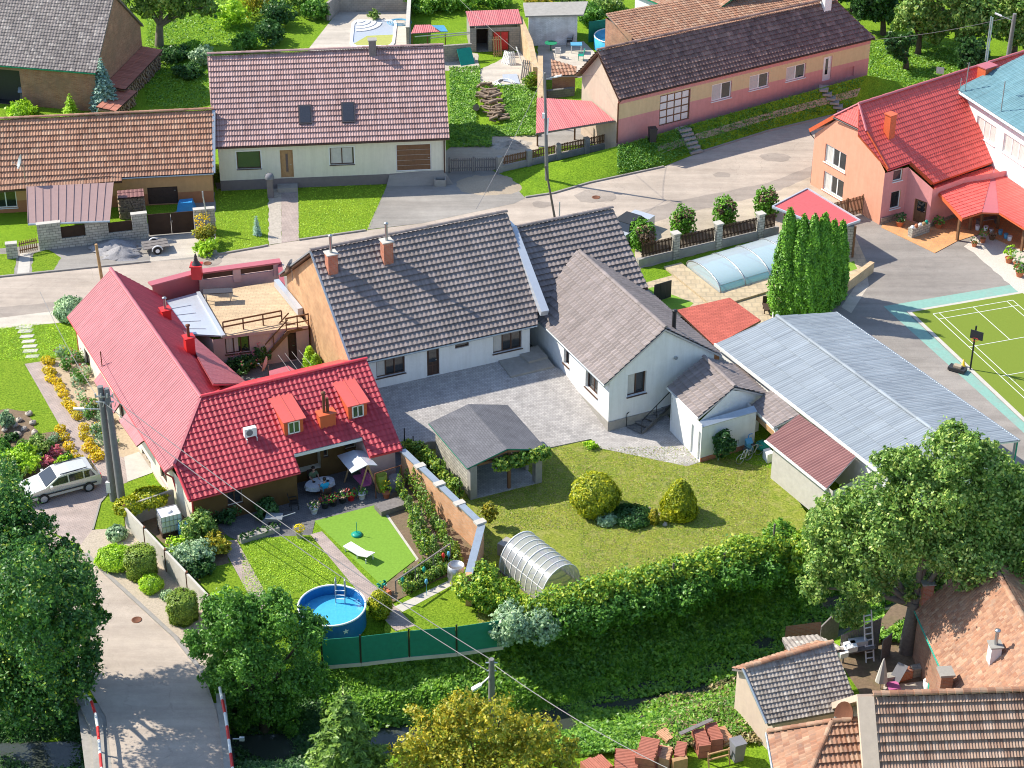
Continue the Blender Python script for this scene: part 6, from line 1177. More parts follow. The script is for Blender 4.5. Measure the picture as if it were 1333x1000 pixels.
for h in(.6,.85,1.1,1.4):b.bar((L0_.x,L0_.y-.18,h),(L1_.x,L1_.y-.18,h),.05,.03)
b.build('ladder_step',MATS['plastic_white'],t);b=MB();an=math.radians(-62);e_=C+Vector((math.cos(an),math.sin(an),0))*(R+.008);tx=Vector((-math.sin(an),math.cos(an),0));cs=e_+rz*.72;k=[]
for i in range(10):a_=math.pi/2+i*math.pi/5;rr=.19 if i%2==0 else .08;k.append(cs+tx*math.cos(a_)*rr+rz*math.sin(a_)*rr)
b.add(k,[tuple(range(10))]);b.build('emblem',MATS['plastic_white'],t)
# vegetable rail frame
t=thing('trellis_rail','weathered wooden rail frame over the tomato and bean row','trellis',V3(XY(555,760),0));b=MB();a,c=P(515,756,1.4),P(586,708,1.4);b.bar(a,c,.07);b.build('rail',MATS['wood_grey'],t)
for f in(0,.35,.68,1):q=a.lerp(c,f);b=MB();b.bar((q.x,q.y,0),q,.06);b.build('post',MATS['wood_grey'],t)
# pool with vault cover
t=thing('pool_cover','sliding vaulted polycarbonate pool cover over a turquoise pool','pool cover',P(960,355));A0,A1=XY(893.3,348),XY(938,383.5);ax=(XY(1013,313.5)-A0).normalized();Wv=A1-A0;Wd_=Wv.length;Wn=Wv/Wd_
m,tt,bs=_nt('polycarbonate');bs.inputs['Base Color'].default_value=(.6,.68,.73,1);bs.inputs['Roughness'].default_value=.25;bs.inputs['Alpha'].default_value=.6;bs.inputs['Specular IOR Level'].default_value=.9
plain('turquoise',(.1,.42,.48),.2,.1,4)
def vault(tp,A,ax_,W,Wn_,L,h,n,nm,mt,ribs,zb=0.0,rib_mt='frame_white',seg=14,shrink=0.0,end=True):
 for s in range(n):
  b=MB();sh=shrink*s;hh=h-sh;w_=W-2*sh;prof=[(W/2-w_/2*math.cos(math.pi*k/seg),zb+hh*math.sin(math.pi*k/seg)**.8)for k in range(seg+1)]
  o0,o1=A+ax_*(L*s/n),A+ax_*(L*(s+1)/n+.0);vs=[]
  for o in(o0,o1):vs+=[(o.x+Wn_.x*x,o.y+Wn_.y*x,z)for x,z in prof]
  b.add(vs,[(k,k+1,seg+2+k,seg+1+k)for k in range(seg)],sm=True)
  if end and s==0:b.add(vs[:seg+1],[tuple(range(seg+1))])
  if end and s==n-1:b.add(vs[seg+1:],[tuple(range(seg,-1,-1))])
  pn=b.build(nm,MATS[mt]if isinstance(mt,str)else mt,tp)
  for j in range(ribs+(1 if s==n-1 else 0)):
   o=o0+(o1-o0)*(j/ribs);rb=MB();rb.tube([(o.x+Wn_.x*x,o.y+Wn_.y*x,z+.01)for x,z in prof],.035 if j else .05,5);rb.build('rib',MATS[rib_mt],pn)
  for kk in((seg//5,seg-seg//5)):rb=MB();x,z=prof[kk];rb.tube([(o0.x+Wn_.x*x,o0.y+Wn_.y*x,z+.01),(o1.x+Wn_.x*x,o1.y+Wn_.y*x,z+.01)],.02,4);rb.build('bar',MATS[rib_mt],pn)
vault(t,A0,ax,Wd_,Wn,8.4,.95,4,'section',m,1,.08,'steel',shrink=-.03)
b=MB();q=[A0+Wn*.25+ax*.3,A1-Wn*.25+ax*.3,A1-Wn*.25+ax*8.1,A0+Wn*.25+ax*8.1];b.prism(q,.02,.05);b.build('pool_water',MATS['turquoise'],t)
b=MB();
for a_,c_ in((A0,A0+ax*8.4),(A1,A1+ax*8.4)):b.wallseg(a_,c_,.12,.01,.09)
b.build('track',MATS['zinc'],t)
b=MB();q0=A1+Wn*.9-ax*.6;b.wallseg(A1+Wn*.8-ax*.9,A1+Wn*.8+ax*9,1.4,0.0,.16);b.wallseg(A0-ax*.8-Wn*.6,A1-ax*.8+Wn*1.5,1.4,0.0,.155);struct('pool_terrace',b,MATS['paver_beige'])
# street fence by the pool
t=thing('street_fence','brown slat fence with stone pillars on a grey base wall beside the pool','fence',P(920,330));F0,F1=XY(830,347.5),XY(1012,304.5);b=MB();b.wallseg(F0,F1,.3,0,.62);b.build('base_wall',MATS['concrete'],t);dF=(F1-F0);LF=dF.length;dF=dF/LF
pls=[(XY(871.5,331)-F0).dot(dF),(XY(926,317.5)-F0).dot(dF),(XY(980,304.5)-F0).dot(dF)];pls=[F0+dF*s for s in pls]
for q in pls:b=MB();b.box(q,dF,Vector((-dF.y,dF.x)),.48,.48,.0,1.95);o=b.build('pillar',MATS['split_stone'],t);b=MB();b.box(q,dF,Vector((-dF.y,dF.x)),.6,.6,1.95,2.03);b.build('cap',MATS['pale_concrete'],o)
ends=[F0]+pls+[F1]
for i in range(4):
 a,c=ends[i]+dF*.28,ends[i+1]-dF*.28;n=int((c-a).length/.115);b=MB()
 for j in range(n):q=a.lerp(c,(j+.5)/n);b.box(q,dF,Vector((-dF.y,dF.x)),.085,.03,.66,1.72)
 for h in(.85,1.5):o2_=Vector((-dF.y,dF.x))*.04;b.wallseg(a+o2_,c+o2_,.04,h,h+.07)
 b.build('panel',MATS['fence_planks'],t)
# red felt gate roof
t=thing('gate_shelter','flat rose-red felt roof on stone pillar and posts over the yard gate','shelter',P(1105,330));zc=2.55;q=[P(1005.5,269.5,zc),P(1083.5,300,zc),P(1119.5,287.5,zc+.05),P(1051,246,zc+.05)];b=MB();b.slab(q,.12,0,1)
for i in range(4):b.bar(q[i]+rz*.02,q[(i+1)%4]+rz*.02,.1,.12,1)
b.build('roof',[MATS['rose_felt'],MATS['white_sheet']],t);b=MB();b.box(XY(1103,333),X2,Y2,.55,.45,0,2.4);b.build('pillar',MATS['split_stone'],t)
for p_ in((1109.5,335),(1088,338),(1020,300)):b=MB();b.box(XY(*p_),X2,Y2,.14,.14,0,2.45);b.build('post',MATS['wood_brown'],t)
seg_fence('picket_gate','tall wooden picket fence between the gate shelter and the salmon house','fence',(1080,290),(1122,279),2,None,0,'wood_brown',.1,1.55,'wood_brown',.12)
b=MB();b.wallseg(XY(1134,354),XY(1092,385),.35,0,.8,0,.75);single('retaining_wall',b,MATS['brick_yellow'],'yellow sandstone retaining wall sloping down beside the cypresses','wall')
b=MB();b.wallseg(XY(846,378),XY(868,389),3.0,0,.01)
t=thing('screen_panels','dark upright screen panels beside the small artificial grass patch','screen',P(860,390));
for i in range(3):a,c=XY(851+i*7.5,394-i*2.2),XY(858+i*7.5,392-i*2.2);b=MB();b.wallseg(a,c,.06,.05,1.35);b.build('panel',MATS['plastic_and_shade_black'],t)
# greenhouse
t=thing('greenhouse','arched white greenhouse tunnel on the lawn behind the hedge','greenhouse',V3(XY(700,745),0));FL,FR,NL=XY(650,744),XY(700,717),XY(704,788);m2,tt,bs=_nt('greenhouse_sheet');bs.inputs['Base Color'].default_value=(.5,.5,.53,1);bs.inputs['Roughness'].default_value=.2;bs.inputs['Alpha'].default_value=.5;bs.inputs['Specular IOR Level'].default_value=1.0
ax=(NL-FL).normalized();Wv=FR-FL;vault(t,FL,ax,Wv.length,Wv.normalized(),(NL-FL).length,1.75,2,'section',m2,4,.05,'frame_white')
b=MB();b.wallseg(FL,NL,.08,0,.12);b.wallseg(FR,FR+(NL-FL),.08,0,.12);b.build('base_frame',MATS['wood_grey'],t)
wallthing('small concrete block box beside the greenhouse',(652,725),(664,716),.5,.8,'concrete',name='compost_box')
# fences in front of the cream house
seg_fence('yard_gate','grey weathered picket gate right of the cream house','gate',(585,224.5),(648,223),2,None,0,'wood_grey',.08,1.15,'wood_grey',.14,gap=.13)
seg_fence('picket_fence','picket fence on a grey base wall below the pink carport','fence',(650,224),(800,191),4,'concrete',.5,'wood_brown',.55,1.25,'concrete',.4,1.3,gap=.14)
b=MB();b.box(XY(352.5,257),X2,Y2,.42,.4,0,1.55);b.lathe(V3(XY(352.5,257),1.55),[(.34,0),(.36,.15),(.26,.35),(.1,.42),(.001,.44)],10,1);single('mailbox_pillar',b,[MATS['grey_plinth'],MATS['fabric_grey']],'short stone pillar with dark letter box before the cream house','pillar')
b=MB();c=XY(573,243);b.wallseg(c+Vector((-.4,0)),c+Vector((.4,0)),.1,0,.55);b.wallseg(c+Vector((-.4,1.0)),c+Vector((.4,1.0)),.1,0,.55);b.wallseg(c+Vector((-.4,0)),c+Vector((-.4,1)),.1,0,.55);b.wallseg(c+Vector((.4,0)),c+Vector((.4,1)),.1,0,.55);b.wallseg(c+Vector((-.3,.5)),c+Vector((.3,.5)),.9,0,.4,1);single('planter_box',b,[MATS['stone_plinth'],MATS['plastic_and_shade_black']],'square stone planter below the downpipe of the cream house','planter')
# top yards -------------------------------------------------
wallthing('grey block wall behind the sunken pool at the top',(441,15.5),(533,14.5),.25,1.7,'block_grey');wallthing('grey block wall on the left of the pool yard',(427,27),(441,15.5),.25,1.7,'block_grey');wallthing('long pale topped block wall right of the pool yard',(531,60),(535,-6),.25,1.7,'block_grey','pale_concrete')
t=thing('sunken_pool','white sunken garden pool with corner steps and green water at the top edge','pool',P(487,45));b=MB();k=[XY(*q)for q in((458,31),(461,28),(465,27),(511,27),(515,28),(517,31),(514,57),(511,61),(507,62.5),(462,62.5),(458,61),(455.5,57))];cc=sum(k,Vector((0,0)))/12
inn=[cc+(q-cc)*.88 for q in k];n=12;vs=[(q.x,q.y,.1)for q in k]+[(q.x,q.y,.1)for q in inn]+[(q.x,q.y,-.04)for q in inn]+[(q.x,q.y,.0)for q in k]
b.add(vs,[(i,(i+1)%n,(i+1)%n+n,i+n)for i in range(n)]+[(i+n,(i+1)%n+n,(i+1)%n+2*n,i+2*n)for i in range(n)]+[((i+1)%n,i,i+36,(i+1)%n+36)for i in range(n)]);b.build('rim',MATS['plastic_white'],t)
b=MB();b.prism(inn,.015,.02);b.build('basin_floor',MATS['white_sheet'],t);plain('green_water',(.42,.42,.06),.15,.15,4);b=MB();b.prism([XY(*q)for q in((478,47),(513,45.5),(510,58),(507,60),(464,60),(461,57))],.024,.03);b.build('green_water',MATS['green_water'],t)
b=MB();c0=inn[1]+Vector((.1,-.1))
for i in range(4):
 r_=.7+i*.5;b2=MB();pts_=[c0]+[c0+Vector((math.cos(a_)*r_,-math.sin(a_)*r_))for a_ in np.linspace(-.02,1.55,9)];b2.prism(pts_,.02,.34-i*.08);b2.build('step',MATS['plastic_white'],t)
b=MB();c=P(520,29,.05)
for j in range(3):b.tube([c+Vector((math.cos(a_)*(1.1-j*.2),math.sin(a_)*(.9-j*.2),.03*j))for a_ in np.arange(0,6.5,.35)],.035,5)
single('hose_coil',b,MATS['hose_blue'],'coiled pale blue hose beside the sunken pool','hose')
t=House('red_shed','open block shed with pink corrugated roof and red door at the top','shed',P(645,65),[MATS['block_grey'],MATS['wood_dark']]);s0,s1=XY(612,68),XY(678,66);t.wall(s0,s1,2.2,ops=[dict(kind='hole',tl=(620,38),br=(636,66),deep=2.0,mb=1,z0=.02),door((641,41),(663,71),frame=MATS['wood_brown'],panel=MATS['red_paint'],n=2,rows=1,z0=.03)]);dd=(s1-s0).normalized();nn=Vector((-dd.y,dd.x));t.wall(s1,s1+nn*4,2.2);t.wall(s0+nn*4,s0,2.2);t.wall(s1+nn*4,s0+nn*4,2.2);t.done()
b=MB();tiles(b,[P(611.5,34.5,2.45),P(680,31,2.45),P(675,12,3.0),P(606,15,3.0)],.16,5,.03,0,4,0,slab=.05);b.build('roof',[MATS['corrugated_red'],MATS['wood_grey']],t.t)
wallthing('low grey block wall left of the red shed',(560,82),(614,78),.25,1.5,'block_grey')
t=thing('lean_shelter','small rickety shelter with red and blue sheets on poles near the top','shelter',P(560,65));b=MB();tiles(b,[P(535,44,2.2),P(583,41,2.2),P(560,31,2.6),P(540,33,2.5)],.16,5,.03,0,4,0,slab=.04);b.build('roof',[MATS['corrugated_red'],MATS['wood_grey']],t)
for p_ in((537,74),(557,75),(580,74)):b=MB();b.box(XY(*p_),X2,Y2,.08,.08,0,2.15);b.build('post',MATS['rust'],t)
b=MB();b.bar(P(540,48,2.1),P(612,42,2.2),.07);b.bar(P(560,50,2.0),P(612,44,2.1),.07);b.build('pole',MATS['steel'],t);b=MB();b.slab([P(562,33,2.62),P(578,33,2.6),P(583,41,2.3),P(574,41,2.3)],.03);b.build('blue_sheet',MATS['hose_blue'],t)
def slopew(pts,th,mt,label,name='garden_wall'):
 b=MB()
 for(p0,z0_),(p1,z1_)in zip(pts[:-1],pts[1:]):b.wallseg(XY(*p0),XY(*p1),th,0,z0_,0,z1_)
 return single(name,b,MATS[mt],label,'wall')
slopew([((676,58),2.6),((690,82),2.0),((697,112),1.7)],.45,'brick_yellow','crumbling yellow brick wall descending beside the red shed');slopew([((703,100),1.9),((703,128),1.5),((704,146),1.0)],.45,'brick_yellow','low broken yellow brick wall behind the utility pole')
t=House('whitewashed_ruin','whitewashed brick back wall with a rough flat top above the patio','ruin',P(720,60),[MATS['white_brick'],MATS['plastic_and_shade_black']]);s0,s1=XY(688,60),XY(751,58);t.wall(s0,s1,2.7);t.wall(s0+Vector((0,3)),s0,2.7);t.wall(s1,s1+Vector((0,3)),2.7);t.wall(s1+Vector((0,3)),s0+Vector((0,3)),2.7);t.done();b=MB();b.slab([V3(s0-Vector((.3,.2)),2.85),V3(s1+Vector((.5,-.2)),2.85),V3(s1+Vector((1,3)),2.9),V3(s0+Vector((-.5,3)),2.9)],.14);b.build('roof',MATS['concrete'],t.t)
wallthing('tall green board wall beside the upper round pool',(766,55),(818,48),.08,1.9,'net_green',name='board_wall');
t=thing('round_pool','small round blue pool behind the ridge of the pink house','pool',P(803,60));c=P(801,62,0);b=MB();b.lathe(c,[(1.9,0),(1.9,1.1),(1.82,1.1),(1.82,.85),(.001,.85)],30);b.build('pool_wall',MATS['pool_water'],t);b=MB();b.tube([c+Vector((1.88*math.cos(a_),1.88*math.sin(a_),1.12))for a_ in np.linspace(0,6.2832,31)],.06,5,caps=False);b.build('rim',MATS['plastic_white'],t)
t=House('tile_lean_to','small lean-to of old clay tiles behind the carport','lean-to',P(735,100),[MATS['brick_old']]);b=MB();tiles(b,[P(718,100,1.7),P(750,98,1.7),P(751,84,2.2),P(717,78,2.2)],.3,.5,.06,.04,4,0,slab=.06);b.build('roof',[MATS['tile_clay'],MATS['wood_grey']],t.t);s0,s1=XY(719,100,1.5),XY(749,98,1.5);t.wall(s0,s1,1.55);t.done()
wallthing('dark low wall behind the pink carport roof',(712,128),(747,124),.3,.7,'block_dark')
# wooden pallets, boards and sheets in the upper yard
def leaning(name,label,cat,p0,p1,h,mt,slats=0,lean=.5,th=.05):
 a,c=P(*p0),P(*p1);u_=(c-a).normalized();n_=Vector((-u_.y,u_.x,0));up=(rz*h+n_*lean);b=MB()
 if slats:
  L=(c-a).length
  for i in range(slats):s=L*(i+.5)/slats;b.bar(a+u_*s,a+u_*s+up,L/slats*.6,th)
  for f in(.15,.85):b.bar(a+up*f,c+up*f,.08,th*.8)
 else:k=[a,c,c+up,a+up];nn_=u_.cross(up.normalized())*th;b.hexa([k[0],k[1],k[1]+nn_,k[0]+nn_,k[3],k[2],k[2]+nn_,k[3]+nn_])
 return single(name,b,MATS[mt],label,cat)
leaning('green_sheet','green corrugated sheet leaning in front of the block wall','sheet',(600,86),(618,83),1.2,'plastic_teal',lean=.9);leaning('wooden_lattice','tan wooden lattice leaning on the red door','lattice',(642,74),(654,73),1.7,'wood_raw',4,.3)
leaning('white_pallet','white slatted pallet leaning near the red shed','pallet',(652,82),(662,85),1.0,'white_paint',5);leaning('white_pallet','broader white pallet beside the leaning slatted one','pallet',(663,86),(672,85),1.1,'white_paint',4);leaning('white_ladder','long white ladder propped against the yellow brick wall','ladder',(683,90),(681,88),2.0,'white_paint',2,.7);leaning('white_boards','bundle of pale boards standing against the yellow wall','boards',(677,104),(690,106),1.6,'wood_grey',5,.6)
b=MB();b.slab([P(655,105,.1),P(677,109,.08),P(673,96,.12),P(654,97,.1)],.04);single('blue_sheet',b,MATS['white_sheet'],'pale blue corrugated sheet lying on the upper yard','sheet');b=MB();c=P(657,108,.05)
for j in range(3):b.tube([c+Vector((math.cos(a_)*(.9-j*.15),math.sin(a_)*.7,.05*j))for a_ in np.arange(0,6.5,.4)],.05,5)
single('hose_coil',b,MATS['plastic_white'],'coiled white hose on the ground by the blue sheet','hose')
# woodpiles
def logpile(name,label,p0,p1,rows,n,r,L,mt='log',cover_=None,group=None):
 a,c=XY(*p0),XY(*p1);u_=(c-a).normalized();v_=Vector((-u_.y,u_.x));t=thing(name,label,'woodpile',V3((a+c)/2,0),group);b=MB();w_=(c-a).length
 for j in range(rows):
  for i in range(n):
   rr=r*random.uniform(.75,1.1);q=a+u_*(w_*(i+.5+.5*(j%2))/(n+.5));z=r+j*r*1.75;s=random.uniform(-.08,.08);b.tube([(q.x-v_.x*(L/2+s),q.y-v_.y*(L/2+s),z),(q.x+v_.x*(L/2-s),q.y+v_.y*(L/2-s),z+random.uniform(-.03,.03))],rr,6)
 o=b.build('logs',MATS[mt],t)
 if cover_:
  b=MB();zz=rows*r*1.75+.12;k=[V3(a-v_*(L/2+.15),zz-.1),V3(c-v_*(L/2+.15),zz-.1),V3(c+v_*(L/2+.15),zz+.1),V3(a+v_*(L/2+.15),zz+.1)];tiles(b,k,.3,.6,.03,.03,3,0,slab=.05);b.build('cover',[MATS[cover_],MATS['wood_dark']],t)
 return t
logpile('covered_woodpile','long woodpile under clay-coloured sheets beside the brick gable',(152,138),(201,86),7,22,.12,1.5,cover_='rust_sheet');logpile('covered_woodpile','lower woodpile with reddish cover in front of the long one',(140,160),(168,134),5,12,.12,1.4,cover_='rust_sheet')
logpile('covered_woodpile','narrow stack of split wood between spruce and long woodpile',(146,128),(161,112),6,8,.12,.8,cover_='rust_sheet');logpile('stacked_firewood','tall stack of firewood with board cover against the orange house',(156,284),(190,281),11,16,.09,.6,cover_='metal_brown')
t=thing('log_heap','loose heap of weathered logs on the upper grass','log heap',P(640,150));c0,c1=XY(630,118),XY(650,160);lg=MB()
for i in range(95):
 f=random.random();q=c0.lerp(c1,f)+Vector((random.uniform(-.65,.65),random.uniform(-.3,.3)));z=random.uniform(.1,.75);an=random.gauss(.1,.4);l=random.uniform(.28,.5);lg.tube([(q.x-math.cos(an)*l,q.y-math.sin(an)*l,z),(q.x+math.cos(an)*l,q.y+math.sin(an)*l,z+random.uniform(-.15,.15))],random.uniform(.07,.13),6)
lg.build('logs',MATS['log'],t)
b=MB();b.tube([P(620,140,0),P(620,140,.7)],.28,10);single('tree_stump',b,MATS['bark_pale'],'upright pale log left of the log heap','stump')
# heaps
def heap(name,label,px,py,r,h,mt,n=14,jag=.12,sy=.7):
 c=P(px,py);b=MB();vs=[(c.x,c.y,h)];rings=7
 for i in range(1,rings+1):
  for k in range(n*2):a_=math.pi*k/n;f=i/rings;j=random.uniform(1-jag,1+jag);vs.append((c.x+math.cos(a_)*r*f*j,c.y+math.sin(a_)*r*f*sy*j,max(0.0,h*(1-f)**1.15+random.uniform(-.03,.03)*jag*8)if i<rings else 0.0))
 m_=n*2;fs=[(0,1+k,1+(k+1)%m_)for k in range(m_)]+[(1+(i-1)*m_+k,1+i*m_+k,1+i*m_+(k+1)%m_,1+(i-1)*m_+(k+1)%m_)for i in range(1,rings)for k in range(m_)];b.add(vs,fs,sm=True);return tag(b.build(name,MATS[mt]),label,'heap')
heap('sand_heap','low brown sand heap on the grey drive',636,241,2.7,.5,'sand');heap('gravel_heap','pale grey gravel heap by the kerb opposite the red-roofed house',158,332,1.5,.75,'gravel_heap',jag=.2);heap('gravel_heap','darker gravel heap in front of the stone garden wall',150,323,2.0,.7,'gravel_heap',jag=.2);heap('rubble_heap','flat pale rubble heap inside the yard gate',664,188,1.6,.3,'rock',jag=.25)
# blue tarp bundle, blue bucket
b=MB();c=P(243,274,0);b.hexa([c+Vector(k)for k in((-.7,-.4,0),(.7,-.4,0),(.7,.4,0),(-.7,.4,0),(-.55,-.25,.7),(.5,-.3,.8),(.45,.3,.85),(-.5,.3,.75))]);single('tarp_bundle',b,MATS['blue_tarp'],'bundle under a blue tarpaulin behind the brown gate','tarpaulin');b=MB();b.lathe(P(397,240),[(.42,0),(.45,.3),(.2,.42),(.01,.44)],16);single('rain_lid',b,MATS['hose_blue'],'light blue lidded tub by the cream house wall','tub')
# barn clutter
t=thing('round_roof_hutch','small hutch with curved grey sheet roof before the barn','hutch',P(42,135));a,c=XY(27,133),XY(56,133);d=(c-a);Lh=d.length;d=d/Lh;n_=Vector((-d.y,d.x));b=MB();b.wallseg(a+n_*.5,c+n_*.5,.9,0,.75);b.build('box',MATS['wood_grey'],t);b=MB();vs=[]
for o in(a-d*.1,c+d*.1):vs+=[(o.x+n_.x*(-.15+1.4*k/8),o.y+n_.y*(-.15+1.4*k/8),.7+.65*math.sin(math.pi*(k+1.2)/11))for k in range(9)]
b.add(vs,[(k,k+9,k+10,k+1)for k in range(8)],sm=True);b.add([(v[0],v[1],v[2]-.04)for v in vs],[(k,k+1,k+10,k+9)for k in range(8)],sm=True);b.build('roof',MATS['zinc'],t)
b=MB();b.tube([P(68,128,.4),P(70,128.5,.4)],.45,16);single('old_tyre',b,MATS['rubber'],'old tyre standing against the barn wall','tyre');b=MB();b.wallseg(XY(72,138),XY(112,136),.5,0,.55);single('stone_trough',b,MATS['stone_rough'],'long stone trough along the barn wall','trough')
# ================================================================== vegetation
def lob(base,L):
 return[tuple(onplane(base+Vector((0,dy,0)),Vector((0,1,0)),px,py))+(r,)for px,py,dy,r in L]
def sublobes(lb,k=11):
 out=[]
 for l in lb:
  d=unit(k);r=l[3]
  for i in range(k):q=r*random.uniform(.62,.98);out.append((l[0]+d[i][0]*q,l[1]+d[i][1]*q,l[2]+d[i][2]*q*.95,r*random.uniform(.2,.42)))
  out.append((l[0],l[1],l[2],r*.72))
 return out
def ptree(name,label,base,L,n,leaf,mat,bark='bark',trunk=.25,group=None,per=14,spread=.16,inner=.25,seed=3):
 base=Vector(base);lb=lob(base,L);t=thing(name,label,'tree',base,group);C,Nn=crown_pts(sublobes(lb),n,per,spread,inner);leaf_object('crown',C,RNG.uniform(.6,1.3,len(C))*leaf,Nn,MATS[mat],t)
 tb=MB();cen=Vector((sum(l[0]for l in lb)/len(lb),sum(l[1]for l in lb)/len(lb),sum(l[2]for l in lb)/len(lb)));fork=base.lerp(cen,.45);fork.x=base.x*.6+fork.x*.4;fork.y=base.y*.6+fork.y*.4;tb.tube([base-rz*.3,base.lerp(fork,.5),fork],[trunk*1.2,trunk,trunk*.8],9)
 for l in lb[::max(1,len(lb)//9)]:e=Vector(l[:3]);tb.tube([fork-rz*.2,(fork+e)/2+rz*.25,e],[trunk*.55,trunk*.32,trunk*.1],6)
 tb.build('trunk',MATS[bark],t);return t
ptree('maple_tree','large dark green maple overhanging the side road at lower left',P(32,862),[(2,655,.5,1.8),(42,690,0,1.3),(-20,690,0,2.4),(30,720,-.5,2.0),(80,722,.3,1.0),(98,752,-2.5,1.3),(10,760,-4.5,2.6),(60,780,-4,2.2),(118,780,-2,.8),(88,805,-6,1.3),(55,840,-7,1.6),(30,770,-7,1.8),(100,825,-1.5,1.5),(30,850,-2.5,2.5),(-30,800,0,2.6),(78,885,-3.2,1.6),(20,915,-4,2.0),(-20,880,-3,2.4),(131,805,-1.5,.6),(110,860,-2.2,1.0),(75,925,-4,1.0)],90000,.1,'leaf_maple',trunk=.35)
ptree('leafy_tree','rounded green tree between the side road and the round pool',T(345,950),[(300,805,0,1.4),(350,800,.3,1.5),(398,825,0,1.2),(268,830,.3,1.1),(330,850,-.5,1.7),(392,870,0,1.4),(290,880,0,1.3),(350,910,0,1.5),(415,890,.2,.9),(310,925,.3,1.1),(280,795,.5,.8),(375,940,.4,1.0)],60000,.085,'leaf_green')
ptree('yellowing_tree','tree turning yellow at the bottom edge under the concrete pole',T(640,1090),[(560,955,0,1.3),(600,932,.3,1.2),(650,935,0,1.3),(700,955,0,1.2),(733,985,0,.9),(535,990,0,1.2),(600,990,-.5,1.9),(660,1000,-.5,1.9),(715,1015,0,1.4),(560,1030,0,1.8),(640,1050,0,2.2),(700,1060,0,1.8)],56000,.085,'leaf_yellowing')
ptree('walnut_tree','great spreading walnut tree between the grey hall and the clay-roofed house',P(1180,848),[(1245,590,0,1.5),(1190,615,.3,1.5),(1290,610,0,1.3),(1145,645,.3,1.7),(1215,650,-.5,2.0),(1290,660,0,1.9),(1095,680,.5,1.6),(1165,700,-.8,2.1),(1250,710,-.8,2.1),(1315,720,0,1.9),(1078,725,.3,1.4),(1125,745,-.3,1.6),(1205,755,.5,1.3),(1275,770,.5,1.4),(1062,765,0,.9),(1105,795,0,.9),(1325,640,.5,1.5),(1350,690,0,2.2),(1225,800,1.5,1.1),(1160,600,.6,.8),(1310,790,2,1.6)],125000,.105,'leaf_walnut','bark_pale',.38,spread=.17)
# top edge trees
ptree('walnut_tree','tree with pale trunk and yellow-green crown at the top left beside the barn',P(207,60),[(175,-10,0,1.8),(215,-5,0,2.2),(250,-5,.5,1.8),(270,8,0,1.1),(190,5,0,1.2),(235,15,0,1.0),(215,-40,0,2.5)],15000,.17,'leaf_walnut','bark_pale',.36)
for i,(bx,by,c,s,mt,lab)in enumerate(((1195,70,(1195,15),2.6,'leaf_walnut','pale green tree directly behind the road sign'),(1150,45,(1150,-5),2.8,'leaf_dark','dark tree at the gable end of the pink house'),(1255,75,(1262,15),2.6,'leaf_walnut','light green tree left of the top right pole'),(1320,70,(1325,20),2.6,'leaf_walnut','tree in the extreme top right corner'),(1225,20,(1230,-30),3.4,'leaf_dark','tall dark tree in the second row behind the road sign'),(1300,10,(1300,-30),3.4,'leaf_dark','dark tree behind the top right pole'),(1110,15,(1108,-20),2.0,'leaf_dark','dark tree just above the pink house roof end'),(1180,90,(1172,62),1.3,'leaf_dark','low dark tree between the pink house and the sign'),(1270,92,(1270,70),1.6,'leaf_dark','low dark tree above the red sheet roof'))):
 rs=random.Random(i);ptree('broadleaf_tree',lab,P(bx,by),[(c[0]+rs.uniform(-1,1)*s*11,c[1]+rs.uniform(-1,.9)*s*9,rs.uniform(-1,1),s*rs.uniform(.4,.62))for k in range(9)]+[(c[0],c[1],0,s*.75)],int(2300*s*s),.17,mt,group='trees in the top right corner')
for i,(px,py,r,h,mt,lab)in enumerate(((300,35,1.6,2.4,'leaf_lime','yellow-green bush left of the pool yard'),(335,20,1.8,3.2,'leaf_yellowing','bush with yellow flowers near the top edge'),(365,35,1.5,2.6,'leaf_dark','dark bush by the pool yard wall'),(385,12,1.6,2.6,'leaf_walnut','olive bush at the top edge left of the pool yard'),(412,25,1.3,2.0,'leaf_green','green bush touching the pool yard wall'),(350,55,1.4,2.0,'leaf_dark','dark bush behind the cream house ridge'),(320,65,1.3,1.6,'leaf_green','low bush right behind the cream house ridge'),(262,85,1.1,1.6,'leaf_grey','pale green bush at the left end of the cream house'),(245,100,1.3,1.1,'leaf_dark','dark low bush left of the cream house'),(225,78,1.5,1.2,'leaf_dark','shaded bush at the foot of the pale trunk'),(250,70,1.2,1.0,'leaf_weed','low green bush on the top left meadow'),(555,15,1.8,1.8,'leaf_weed','bright bush right of the pool yard wall'),(590,12,1.9,1.8,'leaf_weed','bright bush above the lean shelter'),(575,-5,2.0,2.0,'leaf_green','green bush at the top edge above the shelter'),(640,8,1.8,1.5,'leaf_weed','bright bush behind the red shed roof'),(615,-2,1.8,2.0,'leaf_weed','bush at the top edge above the red shed'),(770,30,1.5,1.6,'leaf_green','bush behind the green board wall'),(790,15,1.6,1.6,'leaf_walnut','olive bush at the top edge above the board wall'),(830,35,1.2,1.0,'leaf_weed','bush left of the glazed outbuilding'),(700,8,1.6,1.2,'leaf_yellowing','yellowish bush above the whitewashed wall'),(740,5,1.6,1.5,'leaf_walnut','bush above the corner of the whitewashed wall'))):
 shrub('bush',lab,'bush',P(px,py),r,h,2400,.14,MATS[mt],'wild bushes in the upper yards',seed=i,spread=.13)
